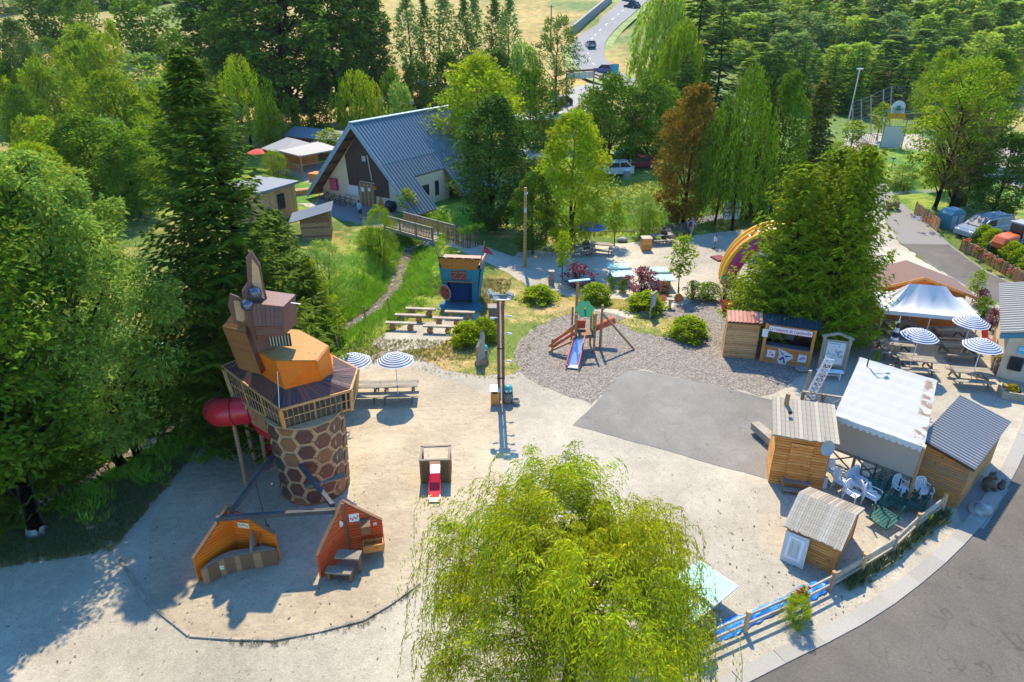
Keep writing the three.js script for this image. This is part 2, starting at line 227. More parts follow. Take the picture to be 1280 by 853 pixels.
flat('dry_lawn', [[632, 346], [655, 356], [690, 368], [735, 383], [715, 392], [690, 398], [664, 412], [650, 428], [640, 446], [652, 462], [630, 470], [600, 470], [560, 462], [520, 448], [560, 442], [600, 420], [612, 398], [625, 372]], 0.0125, dryM, 0.25, 15);
flat('dry_verge', [[770, 402], [800, 396], [850, 398], [876, 412], [842, 424], [800, 416]], 0.0125, dryM, 0.2, 16);
flat('road', [...KERB.map(([x, y]) => { return at(x, y); }), at(1500, 470), at(1900, 640), at(1700, 1300), at(700, 1300)], 0.0065, asphaltM, 0, 17);
flat('camp_road', [[1083, 230], [1098, 262], [1124, 302], [1164, 331], [1234, 374], [1330, 412], [1420, 440], [1420, 400], [1330, 376], [1272, 356], [1232, 338], [1192, 309], [1155, 276], [1122, 250], [1108, 230]], 0.0125, asphaltOld, 0.04, 19);
flat('new_asphalt', [[1127, 305], [1164, 330], [1234, 373], [1330, 411], [1330, 378], [1272, 358], [1232, 340], [1192, 311], [1186, 306]], 0.0165, asphaltM, 0, 21);
flat('camp_lane', [[352, 214], [380, 226], [404, 238], [396, 252], [380, 258], [372, 254], [392, 262], [440, 278], [470, 284], [490, 284], [484, 272], [420, 250], [400, 226], [404, 206], [360, 200]], 0.006, plazaM, 0.2, 23);
flat('forecourt', [[400, 246], [470, 258], [500, 268], [492, 280], [470, 283], [430, 276], [392, 260]], 0.0105, asphaltOld, 0.1, 25);
flat('parking', [[735, 208], [800, 210], [800, 182], [740, 182]], 0.006, asphaltOld, 0.3, 27);
flat('court_ground', [[1078, 180], [1120, 184], [1160, 190], [1240, 225], [1290, 240], [1290, 190], [1160, 168], [1060, 166], [1050, 190], [1070, 210]], 0.006, plazaM, 0.3, 29);
// kerb: precast stones along the square, each one its own piece
{
  const line = new THREE.CatmullRomCurve3(KERB.map(([x, y]) => at(x, y))), L = line.getLength(), n = Math.round(L / 1.6), ks = new THREE.Group(); ks.name = 'kerb'; ks.userData.kind = 'structure'; scene.add(ks);
  const kc = [concrete, mat('concrete_b', [0.47, 0.42, 0.345], { map: rep(tSpeck, 1.5) }), mat('concrete_c', [0.54, 0.485, 0.405], { map: rep(tSpeck, 1.5) })];
  for (let i = 0; i < n; i++) { const a = line.getPointAt(i / n), b = line.getPointAt((i + 1) / n), d = b.clone().sub(a), l = d.length(); d.normalize(); const s = V(-d.z, 0, d.x).multiplyScalar(-0.26), m = a.clone().add(b).multiplyScalar(0.5).add(s); mesh('kerb_stone', box(l - 0.012, 0.24, 0.5, m.x, -0.085 + 0.006 * R0(), m.z, 0, -Math.atan2(d.z, d.x), 0), kc[(R0() * 3) | 0], ks); }
}
// timber edging of the sandpit
{
  const t = thing('timber_edging', V(0, 0, 0), 0, 'low weathered timber edging curving round the near side of the sandpit', 'edging'), P = [[150, 700], ...SANDPIT.slice(0, 8)].map(([x, y]) => at(x, y));
  for (let i = 0; i + 1 < P.length; i++) { const n = Math.ceil(P[i].distanceTo(P[i + 1]) / 1.1); for (let k = 0; k < n; k++) { const a = P[i].clone().lerp(P[i + 1], k / n), b = P[i].clone().lerp(P[i + 1], (k + 1) / n - 0.012); mesh('timber', beam(a.setY(-0.005 + 0.015 * R0()), b.setY(-0.005 + 0.015 * R0()), 0.1, 0.12), [W.pale2, W.grey, W.grey3][(R0() * 3) | 0], t); } }
}
// stream: water sheet and its pebbles
{
  const pts = [], uv = [], idx = [], C = new THREE.CatmullRomCurve3(STREAM.map(([x, z]) => V(x, 0, z))), n = 240;
  for (let i = 0; i <= n; i++) { const p = C.getPoint(i / n), q = C.getTangent(i / n), sx = -q.z, sz = q.x, y = ground(p.x, p.z) + 0.16; for (const s of [-0.8, 0.8]) { pts.push(p.x + sx * s, y, p.z + sz * s); uv.push(p.x + sx * s, p.z + sz * s); } if (i) idx.push(2 * i - 2, 2 * i, 2 * i - 1, 2 * i - 1, 2 * i, 2 * i + 1); }
  const g = new THREE.BufferGeometry(); g.setAttribute('position', new THREE.Float32BufferAttribute(pts, 3)); g.setAttribute('uv', new THREE.Float32BufferAttribute(uv, 2)); g.setIndex(idx); g.computeVertexNormals();
  struct('stream', g, new THREE.MeshPhysicalMaterial({ color: new THREE.Color().setRGB(0.8, 0.66, 0.5), transmission: 0.85, thickness: 0, roughness: 0.08, ior: 1.33, bumpMap: rep(tBump, 1.5), bumpScale: 0.02, name: 'water' }));
  const r = mul(77), pg = new THREE.IcosahedronGeometry(1, 1), Q = pg.attributes.position; for (let i = 0; i < Q.count; i++) { const k = 0.8 + 0.4 * hash2(Math.round(Q.getX(i) * 50), Math.round(Q.getY(i) * 50), Math.round(Q.getZ(i) * 50)); Q.setXYZ(i, Q.getX(i) * k, Q.getY(i) * k * 0.6, Q.getZ(i) * k); } pg.computeVertexNormals();
  const pm = new THREE.InstancedMesh(pg, mat('pebble', [0.6, 0.52, 0.45], { map: tRock }), 1700), o = new THREE.Object3D(), c = new THREE.Color();
  for (let i = 0; i < 1700; i++) { const p = C.getPoint(r() * 0.9), s = (r() - 0.5) * 2.6, q = C.getTangent(0.5), x = p.x + (r() - 0.5) * 1.9, z = p.z + (r() - 0.5) * 1.9; o.position.set(x, ground(x, z) + 0.04, z); o.scale.setScalar(0.07 + 0.27 * r() * r()); o.rotation.set(0, r() * 6, 0); o.updateMatrix(); pm.setMatrixAt(i, o.matrix); const k = 0.25 + 0.75 * r() * r() + 0.1; c.setRGB(k, k * 0.9, k * 0.82); pm.setColorAt(i, c); }
  pm.name = numbered('stream_pebbles'); pm.userData.kind = 'stuff'; tag(pm, 'pale pebbles lying in the bed of the stream', 'pebbles'); pm.castShadow = pm.receiveShadow = true; scene.add(pm);
}
// hillside road with its markings, draped on the slope
function drape(px, width, lift, side = 0, gap = 0) {
  const C = new THREE.CatmullRomCurve3(px.map(([x, y]) => atG(x, y).setY(0))), n = 160, pts = [], uv = [], idx = []; let k = 0;
  for (let i = 0; i <= n; i++) { const p = C.getPointAt(i / n), q = C.getTangentAt(i / n); for (const s of [side - width / 2, side + width / 2]) { const x = p.x - q.z * s, z = p.z + q.x * s; pts.push(x, ground(p.x, p.z) + lift, z); uv.push(x, z); } if (i && (!gap || (i >> 1) % gap === 0)) idx.push(2 * i - 2, 2 * i, 2 * i - 1, 2 * i - 1, 2 * i, 2 * i + 1); }
  const g = new THREE.BufferGeometry(); g.setAttribute('position', new THREE.Float32BufferAttribute(pts, 3)); g.setAttribute('uv', new THREE.Float32BufferAttribute(uv, 2)); g.setIndex(idx); g.computeVertexNormals(); return g;
}
const HILLROAD = [[812, -14], [797, -2], [772, 20], [747, 42], [735, 60], [738, 76], [754, 92], [790, 106], [850, 116]];
struct('hill_road', drape(HILLROAD, 7, 0.25), mat('hill_asphalt', [0.34, 0.32, 0.3], { map: rep(tSpeck, 4) }));
struct('hill_road_shoulder', drape(HILLROAD, 11, 0.12), mat('verge', [0.24, 0.3, 0.08], { map: tField }));
struct('lane_marking', [drape(HILLROAD, 0.13, 0.27, 0, 3)], white);
struct('entrance_lane', drape([[760, 104], [735, 112], [725, 122], [722, 140], [715, 155], [700, 172]], 5.5, 0.2), mat('entrance_grit', [0.5, 0.46, 0.4], { map: rep(tSpeck, 4) }));
// ---------------------------------------------------------------- foliage: every leaf is a folded kite of its own
class Leaves {
  constructor() { this.p = []; this.c = []; }
  // base point b, direction d (unit), half-width vector w, length L, tint k
  kite(b, d, w, L, c, fold = 0.25) {
    const P = this.p, bx = b.x, by = b.y, bz = b.z, m = 0.45 * L, nx = (d.y * w.z - d.z * w.y) * fold / 1, ny = (d.z * w.x - d.x * w.z) * fold, nz = (d.x * w.y - d.y * w.x) * fold;
    P.push(bx, by, bz, bx + d.x * m + w.x + nx, by + d.y * m + w.y + ny, bz + d.z * m + w.z + nz, bx + d.x * L, by + d.y * L, bz + d.z * L, bx + d.x * m - w.x + nx, by + d.y * m - w.y + ny, bz + d.z * m - w.z + nz);
    for (let i = 0; i < 4; i++) this.c.push(c[0], c[1], c[2]);
  }
  get n() { return this.p.length / 12; }
  build() {
    const g = new THREE.BufferGeometry(), n = this.n, ix = new Uint32Array(n * 6); for (let i = 0; i < n; i++) ix.set([4 * i, 4 * i + 1, 4 * i + 2, 4 * i, 4 * i + 2, 4 * i + 3], i * 6);
    g.setAttribute('position', new THREE.Float32BufferAttribute(this.p, 3)); g.setAttribute('color', new THREE.Float32BufferAttribute(this.c, 3)); g.setIndex(new THREE.BufferAttribute(ix, 1)); return g;
  }
}
const dirRand = (r) => { const z = r() * 2 - 1, a = r() * 2 * PI, s = Math.sqrt(1 - z * z); return V(s * Math.cos(a), z, s * Math.sin(a)); };
const tint = (r, a = 0.3, y = 0.25) => { const k = 1 - a + 2 * a * r(), h = (r() - 0.4) * y; return [k * (1 + h), k, k * (1 - h)]; };
const tmpV = V(0, 0, 0);
function leaf(S, b, d, r, L, wid, c, up) { let w = up === 0 ? tmpV.set((r() - 0.5) * 0.9, 1, (r() - 0.5) * 0.9).cross(d) : tmpV.set(r() - 0.5, (r() - 0.5) * (up ?? 1), r() - 0.5).cross(d); if (w.lengthSq() < 1e-6) w.set(1, 0, 0); w.normalize().multiplyScalar(wid * 0.5); S.kite(b, d, w, L, c); }
function limb(out, a, b, r1, r2, r, sag = 0.1) { const m = a.clone().lerp(b, 0.5).add(V((r() - 0.5) * 0.2, sag, (r() - 0.5) * 0.2).multiplyScalar(a.distanceTo(b) * 0.5)); const c = new THREE.CatmullRomCurve3([a, m, b]), n = 5, rad = 5, pos = [], nor = [], uv = [], idx = []; let acc = 0;
  for (let i = 0; i <= n; i++) { const p = c.getPoint(i / n), t = c.getTangent(i / n), u = V(1, 0.3, 0.2).cross(t).normalize(), v = t.clone().cross(u), R = lerp(r1, r2, i / n); for (let j = 0; j <= rad; j++) { const q = j / rad * 2 * PI, nn = u.clone().multiplyScalar(Math.cos(q)).addScaledVector(v, Math.sin(q)); pos.push(p.x + nn.x * R, p.y + nn.y * R, p.z + nn.z * R); nor.push(nn.x, nn.y, nn.z); uv.push(j / rad * 0.6, i / n * a.distanceTo(b)); if (i && j) { const k = i * (rad + 1) + j; idx.push(k - rad - 2, k - 1, k, k - rad - 2, k, k - rad - 1); } } }
  const g = new THREE.BufferGeometry(); g.setAttribute('position', new THREE.Float32BufferAttribute(pos, 3)); g.setAttribute('normal', new THREE.Float32BufferAttribute(nor, 3)); g.setAttribute('uv', new THREE.Float32BufferAttribute(uv, 2)); g.setIndex(idx); out.push(g); }
// crown profiles: radius share at height share t (0 at the crown's foot)
const PROF = {
  round: (t) => Math.pow(Math.sin(PI * clamp(t * 0.86 + 0.1)), 0.7), oval: (t) => Math.pow(Math.sin(PI * clamp(t * 0.9 + 0.06)), 0.8) * (1 - 0.15 * t), poplar: (t) => 0.55 + 0.45 * Math.sin(PI * clamp(t * 0.8 + 0.12)) - 0.62 * smooth(0.65, 1, t),
  cone: (t) => Math.pow(1 - t, 0.8) * 0.95 + 0.05, dome: (t) => Math.sqrt(Math.max(0, 1 - t * t)), airy: (t) => 0.35 + 0.65 * Math.sin(PI * clamp(t * 0.9 + 0.05)),
};
function broad(name, { h = 10, r = 4, foot = 0.18, prof = 'round', n = 8000, clumps = 80, leafL = 0.22, leafW = 0.12, clump = 0.3, inner = 0.5, hang = 0, seed = 1, trunkR = 0.2, limbs = 14, flat = 0.58, stems = 1, bare = 0, parts = ['trunk', 'crown'] }) {
  const R = mul(seed), S = new Leaves(), T = [], f = PROF[prof], y0 = h * foot, centres = [];
  for (let i = 0; i < clumps; i++) { const t = Math.pow((i + R()) / clumps, 0.9), a = i * 2.39996 + R() * 1.2, q = Math.sqrt(lerp(inner * inner, 1, R())) * (0.8 + 0.3 * R()), rad = f(t) * r * q * (1 - clump * 0.45), c = V(Math.cos(a) * rad, y0 + t * (h - y0) * 0.97, Math.sin(a) * rad); centres.push([c, r * clump * (0.65 + 0.7 * R()) * (0.45 + 0.55 * f(t))]); }
  for (let i = 0; i < stems; i++) { const sx = stems > 1 ? (R() - 0.5) * r * 0.3 : 0, sz = stems > 1 ? (R() - 0.5) * r * 0.3 : 0; limb(T, V(sx, -0.1, sz), V(sx * 1.8 + (R() - 0.5) * 0.3, h * 0.86, sz * 1.8), trunkR, trunkR * 0.12, R, 0); T.push(cyl(trunkR * 0.95, trunkR * 1.5, 0.5, 8, sx, 0.1, sz)); }
  for (let i = 0; i < limbs; i++) { const [c] = centres[(i * 7 + 3) % clumps], y = Math.max(h * 0.1, c.y - (0.25 + 0.5 * R()) * Math.hypot(c.x, c.z) - 0.1 * h); limb(T, V(0, y, 0), c, trunkR * 0.42 * (1 - 0.7 * y / h), trunkR * 0.08, R, 0.12); }
  const per = n / clumps, d = V(0, 0, 0), b = V(0, 0, 0);
  for (const [c, cr] of centres) { const k = tint(R, 0.16, 0.2), m = Math.round(per * (0.6 + 0.8 * R()) * (R() < bare ? 0.1 : 1)); for (let i = 0; i < m; i++) {
    const u = dirRand(R), q = Math.pow(R(), 0.45); b.copy(u).multiplyScalar(cr * q); b.y *= flat; b.add(c);
    d.copy(u).multiplyScalar(0.7).add(dirRand(R)); d.y = d.y * 0.55 - 0.12 - hang * 1.5; d.normalize();
    const j = tint(R, 0.28, 0.22), L = leafL * (0.65 + 0.7 * R()); leaf(S, b, d, R, L, leafW / leafL * L, [k[0] * j[0], k[1] * j[1], k[2] * j[2]], R() < 0.6 ? 0 : 1);
  } }
  return { name, h, r, parts, geo: [join(T), S.build()] };
}
// hanging curtains of leaves (weeping birch and the like)
function weeping(name, { h = 12, r = 3.4, foot = 0.15, n = 290, per = 30, leafL = 0.24, leafW = 0.11, seed = 1, trunkR = 0.16, lenK = 0.42, prof = 'oval' }) {
  const R = mul(seed), S = new Leaves(), T = [], f = PROF[prof]; limb(T, V(0, -0.1, 0), V(0.2, h * 0.95, 0), trunkR, 0.03, R, 0);
  for (let i = 0; i < n; i++) {
    const t = 0.15 + 0.85 * (i + R()) / n, a = i * 2.39996 + R(), rad = f(t) * r * (0.45 + 0.6 * R()), y = h * foot + t * h * (1 - foot), p = V(Math.cos(a) * rad, y, Math.sin(a) * rad), len = h * lenK * (0.4 + 0.8 * R()) * (0.4 + 0.6 * t), k = tint(R, 0.18, 0.2);
    if (i % 9 === 0) limb(T, V(0.1, y - rad * 0.5, 0), p, trunkR * 0.25, 0.015, R, 0.2);
    for (let j = 0; j < per; j++) { const s = j / per, o = V((R() - 0.5) * 0.35 + Math.cos(a) * s * 0.35, -s * len + (s < 0.2 ? -0.1 : 0), (R() - 0.5) * 0.35 + Math.sin(a) * s * 0.35).add(p); if (o.y < 0.4) continue; const d = V(R() - 0.5, -1.1, R() - 0.5).normalize(), q = tint(R, 0.25, 0.2), L = leafL * (0.6 + 0.8 * R()); leaf(S, o, d, R, L, leafW / leafL * L, [k[0] * q[0], k[1] * q[1], k[2] * q[2]]); }
  }
  return { name, h, r, parts: ['trunk', 'crown'], geo: [join(T), S.build()] };
}
function conifer(name, { h = 14, r = 3, foot = 0.05, levels = 40, per = 9, tw = 7, sub = 3, leafL = 0.34, leafW = 0.13, seed = 1, trunkR = 0.22, droop = 0.3, power = 0.85, gap = 0.1 }) {
  const R = mul(seed), S = new Leaves(), T = []; limb(T, V(0, -0.1, 0), V(0.05, h * 0.97, 0), trunkR, 0.02, R, 0);
  const d = V(0, 0, 0), b = V(0, 0, 0);
  for (let i = 0; i < levels; i++) {
    const t = (i + 0.5 * R()) / levels, y = h * (foot + (1 - foot) * t), m = Math.max(4, Math.round(per * (1 - 0.45 * t)));
    for (let k = 0; k < m; k++) {
      if (R() < gap) continue;
      const a = (k + R() * 0.7) / m * 2 * PI + i * 1.1, L = r * (Math.pow(1 - t, power) * smooth(1.02, 0.9, t) + 0.035) * (0.72 + 0.42 * R()), ca = Math.cos(a), sa = Math.sin(a), sl = lerp(-droop, 0.75, smooth(0.45, 1, t)) + (R() - 0.5) * 0.2, bt = tint(R, 0.2, 0.2);
      const pt = (s) => b.set(ca * L * s, y + L * (sl * s + 0.16 * s * s * s * 2 - droop * 0.35 * Math.sin(PI * s)), sa * L * s);
      if (t < 0.7 && k % 3 === 0) limb(T, V(0, y, 0), pt(0.8).clone(), 0.045, 0.01, R, -0.06);
      const nt = Math.max(2, Math.round(tw * (0.35 + 0.65 * L / r)));
      for (let q = 0; q < nt; q++) { const s = 0.14 + 0.86 * (q + R() * 0.6) / nt; for (const side of [-1, 1, 0]) {
        if (side === 0 && q % 2) continue;
        const p = pt(s), tl = L * 0.36 * (1.08 - s * 0.75) * (0.7 + 0.5 * R()), ox = side ? ca * 0.6 - sa * side * 0.85 : ca, oz = side ? sa * 0.6 + ca * side * 0.85 : sa, nn = side ? sub : 1;
        for (let w = 0; w < nn; w++) { const f = w / nn, lx = p.x + ox * tl * f, ly = p.y - tl * f * (0.12 + 0.25 * R()), lz = p.z + oz * tl * f, c = tint(R, 0.22, 0.2); d.set(ox + (R() - 0.5) * 0.7, -0.3 + (R() - 0.5) * 0.5, oz + (R() - 0.5) * 0.7).normalize(); const LL = leafL * (0.7 + 0.6 * R()); leaf(S, tmpB.set(lx, ly, lz), d, R, LL, leafW / leafL * LL, [bt[0] * c[0], bt[1] * c[1], bt[2] * c[2]], 3); }
      } }
    }
  }
  for (let k = 0; k < 22; k++) { const s = k / 22; leaf(S, V((R() - 0.5) * 0.1, h * (0.93 + 0.07 * s), (R() - 0.5) * 0.1), V((R() - 0.5), 1.2, R() - 0.5).normalize(), R, leafL, leafW, tint(R)); }
  return { name, h, r, parts: ['trunk', 'crown'], geo: [join(T), S.build()] };
}
const tmpB = V(0, 0, 0);
const leafMats = {};
function leafMat(key, c, trans = 0.42, rough = 0.85) { return leafMats[key] ??= new THREE.MeshPhysicalMaterial({ color: new THREE.Color().setRGB(...c), vertexColors: true, side: THREE.DoubleSide, roughness: rough, transmission: trans, thickness: 0, specularIntensity: 0.08, name: 'leaf_' + key }); }
const L = {
  lime: leafMat('lime', [0.36, 0.45, 0.006], 0.38), green: leafMat('green', [0.16, 0.265, 0.008], 0.24), mid: leafMat('mid', [0.27, 0.365, 0.007], 0.34), deep: leafMat('deep', [0.11, 0.19, 0.01], 0.2), blue: leafMat('blue', [0.18, 0.26, 0.035], 0.26),
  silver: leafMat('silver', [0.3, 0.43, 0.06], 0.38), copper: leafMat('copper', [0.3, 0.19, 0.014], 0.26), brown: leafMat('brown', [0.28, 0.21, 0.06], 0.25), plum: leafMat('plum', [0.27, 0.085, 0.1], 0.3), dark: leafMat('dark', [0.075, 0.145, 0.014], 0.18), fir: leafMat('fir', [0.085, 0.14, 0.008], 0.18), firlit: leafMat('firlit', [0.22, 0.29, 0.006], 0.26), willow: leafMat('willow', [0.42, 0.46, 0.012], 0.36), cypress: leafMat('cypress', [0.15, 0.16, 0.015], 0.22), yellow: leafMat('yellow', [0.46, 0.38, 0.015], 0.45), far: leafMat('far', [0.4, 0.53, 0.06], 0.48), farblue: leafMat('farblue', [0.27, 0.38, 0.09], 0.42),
};
const barkM = mat('bark', [0.2, 0.165, 0.13], { map: tBark, bumpMap: tBark, bumpScale: 0.02 }), birchM = mat('birch_bark', [0.5, 0.47, 0.42], { map: tBark }), barkDark = mat('bark_dark', [0.09, 0.07, 0.055], { map: tBark });
const protoMade = {};
const PROTO = {
  ash: () => broad('ash', { n: 16000, clumps: 95, leafL: 0.27, leafW: 0.14, h: 11, r: 4, seed: 11, foot: 0.08, clump: 0.27 }),
  ash2: () => broad('ash2', { n: 17000, clumps: 120, leafL: 0.27, leafW: 0.14, h: 11, r: 4, seed: 12, foot: 0.05, prof: 'oval', clump: 0.27 }),
  airy: () => broad('airy', { n: 9000, clumps: 90, leafL: 0.26, leafW: 0.14, h: 12, r: 3.6, seed: 13, prof: 'airy', clump: 0.24, bare: 0.15, trunkR: 0.18, limbs: 26 }),
  ball: () => broad('ball', { n: 9000, clumps: 70, leafL: 0.36, leafW: 0.18, h: 10, r: 4.5, seed: 14, foot: 0.1, clump: 0.3 }),
  bush: () => broad('bush', { n: 2500, clumps: 34, leafL: 0.5, leafW: 0.3, h: 6, r: 4, seed: 15, foot: 0.02, clump: 0.36, trunkR: 0.12, limbs: 6 }),
  bush2: () => broad('bush2', { n: 2500, clumps: 46, leafL: 0.5, leafW: 0.26, h: 7, r: 4, seed: 16, foot: 0.02, prof: 'oval', clump: 0.3, trunkR: 0.12, limbs: 6 }),
  fara: () => broad('fara', { n: 3800, clumps: 56, leafL: 0.55, leafW: 0.3, h: 14, r: 4, seed: 17, foot: 0.08, prof: 'oval', clump: 0.26, limbs: 8 }),
  farb: () => broad('farb', { n: 3800, clumps: 48, leafL: 0.55, leafW: 0.3, h: 13, r: 4.5, seed: 18, foot: 0.08, prof: 'round', clump: 0.28, limbs: 8 }),
  poplar: () => broad('poplar', { n: 8500, clumps: 120, leafL: 0.48, leafW: 0.26, h: 20, r: 3.2, seed: 19, prof: 'poplar', foot: 0.1, clump: 0.3, hang: 0.1, trunkR: 0.3, limbs: 24, inner: 0.3 }),
  bigpop: () => broad('bigpop', { n: 15000, clumps: 150, leafL: 0.5, leafW: 0.3, h: 21, r: 6, seed: 20, prof: 'oval', foot: 0.12, clump: 0.2, hang: 0.15, trunkR: 0.4, limbs: 30, inner: 0.4 }),
  farpop: () => broad('farpop', { n: 2700, clumps: 70, leafL: 0.55, leafW: 0.28, h: 17, r: 2.4, flat: 0.9, seed: 21, prof: 'poplar', foot: 0.06, clump: 0.34, limbs: 6, inner: 0.3 }),
  birch: () => weeping('birch', { seed: 22 }), weep: () => weeping('weep', { h: 10, r: 4, n: 300, per: 24, leafL: 0.36, leafW: 0.15, seed: 23, prof: 'round', lenK: 0.36 }),
  bigweep: () => weeping('bigweep', { h: 18, r: 5, n: 330, per: 34, leafL: 0.5, leafW: 0.2, seed: 24, lenK: 0.34 }),
  spruce: () => conifer('spruce', { h: 16, r: 3.3, levels: 50, per: 11, tw: 12, sub: 4, leafL: 0.26, leafW: 0.1, seed: 25, gap: 0.05 }),
  spruce2: () => conifer('spruce2', { h: 12, r: 3.2, levels: 40, per: 11, tw: 11, sub: 4, leafL: 0.25, leafW: 0.1, seed: 26, droop: 0.16, power: 0.66, gap: 0.08 }),
  fullfir: () => conifer('fullfir', { h: 10, r: 3.6, levels: 42, per: 12, tw: 12, sub: 4, leafL: 0.25, leafW: 0.105, seed: 36, droop: 0.08, power: 0.62, gap: 0.07 }),
  farfir: () => conifer('farfir', { h: 14, r: 2.6, levels: 26, per: 7, tw: 5, sub: 2, leafL: 0.6, leafW: 0.2, seed: 27, trunkR: 0.15, droop: 0.5 }),
  cypress: () => conifer('cypress', { h: 9, r: 2, levels: 34, per: 9, tw: 5, sub: 2, leafL: 0.4, leafW: 0.2, seed: 28, droop: -0.5, power: 0.6 }),
  dome: () => broad('dome', { n: 4600, clumps: 70, leafL: 0.11, leafW: 0.06, h: 1.2, r: 1, seed: 29, prof: 'dome', foot: 0, clump: 0.24, trunkR: 0.04, limbs: 10, inner: 0.6, stems: 3, parts: ['stem', 'foliage'] }),
  dome2: () => broad('dome2', { n: 4600, clumps: 60, leafL: 0.12, leafW: 0.06, h: 1.2, r: 1, seed: 35, prof: 'dome', foot: 0, clump: 0.26, trunkR: 0.04, limbs: 10, inner: 0.5, stems: 3, parts: ['stem', 'foliage'] }),
  spiky: () => broad('spiky', { n: 1500, clumps: 60, leafL: 0.15, leafW: 0.06, h: 1.5, r: 1, seed: 30, prof: 'round', foot: 0.05, clump: 0.2, trunkR: 0.03, limbs: 26, inner: 0.3, stems: 6, parts: ['stem', 'foliage'] }),
  sapling: () => broad('sapling', { n: 750, clumps: 30, leafL: 0.2, leafW: 0.11, h: 3.4, r: 0.9, seed: 31, prof: 'oval', foot: 0.32, clump: 0.4, trunkR: 0.04, limbs: 12 }),
  tall: () => broad('tall', { n: 20000, clumps: 90, leafL: 0.24, leafW: 0.13, h: 14, r: 4, seed: 37, foot: 0.2, prof: 'oval', clump: 0.3, trunkR: 0.28, limbs: 18 }),
  pot: () => broad('pot', { n: 420, clumps: 16, leafL: 0.1, leafW: 0.05, h: 0.5, r: 0.4, seed: 32, prof: 'dome', foot: 0, clump: 0.4, trunkR: 0.01, limbs: 6, parts: ['stem', 'foliage'] }),
  silver: () => broad('silver', { n: 74000, clumps: 200, leafL: 0.19, leafW: 0.08, h: 12.5, r: 5, seed: 33, prof: 'oval', foot: 0.15, clump: 0.19, hang: 0.12, trunkR: 0.26, limbs: 34, inner: 0.35, stems: 2, bare: 0.05 }),
  brushy: () => broad('brushy', { n: 9000, clumps: 80, leafL: 0.16, leafW: 0.04, h: 4, r: 2, seed: 34, prof: 'round', foot: 0.03, clump: 0.24, trunkR: 0.04, limbs: 20, stems: 5, bare: 0.1, parts: ['stem', 'foliage'] }),
};
function tree(kind, leafM, base, height, radius, name, label, cat, group, bark = barkM) {
  const P = protoMade[kind] ??= PROTO[kind](), t = thing(name, base, R0() * 6.28, label, cat ?? 'tree', group); radius *= 1.12; t.scale.set(radius / P.r, height / P.h, radius / P.r);
  mesh(P.parts[0], P.geo[0], bark, t); const c = mesh(P.parts[1], P.geo[1], leafM, t); return t;
}
// a tree read off the photo: foot at (bx, by), top at ty, crown width w (photo pixels)
function treePx(kind, m, bx, by, ty, w, name, label, group, bark, cat) { const b = atG(bx, by), s = Math.hypot(0, -b.z), top = atD(bx, ty, s), mid = V(b.x, (b.y + top.y) / 2, b.z); return tree(kind, m, b, top.y - b.y, w / 2 / ppm(mid), name, label, cat, group, bark); }
// a tree whose foot is hidden: distance d given
function treeD(kind, m, px, ty, d, w, name, label, group, bark, cat) { const top = atD(px, ty, d), y = ground(top.x, top.z), h = Math.max(1.5, top.y - y); return tree(kind, m, V(top.x, y, top.z), h, w / 2 / ppm(V(top.x, y + h / 2, top.z)), name, label, cat, group, bark); }
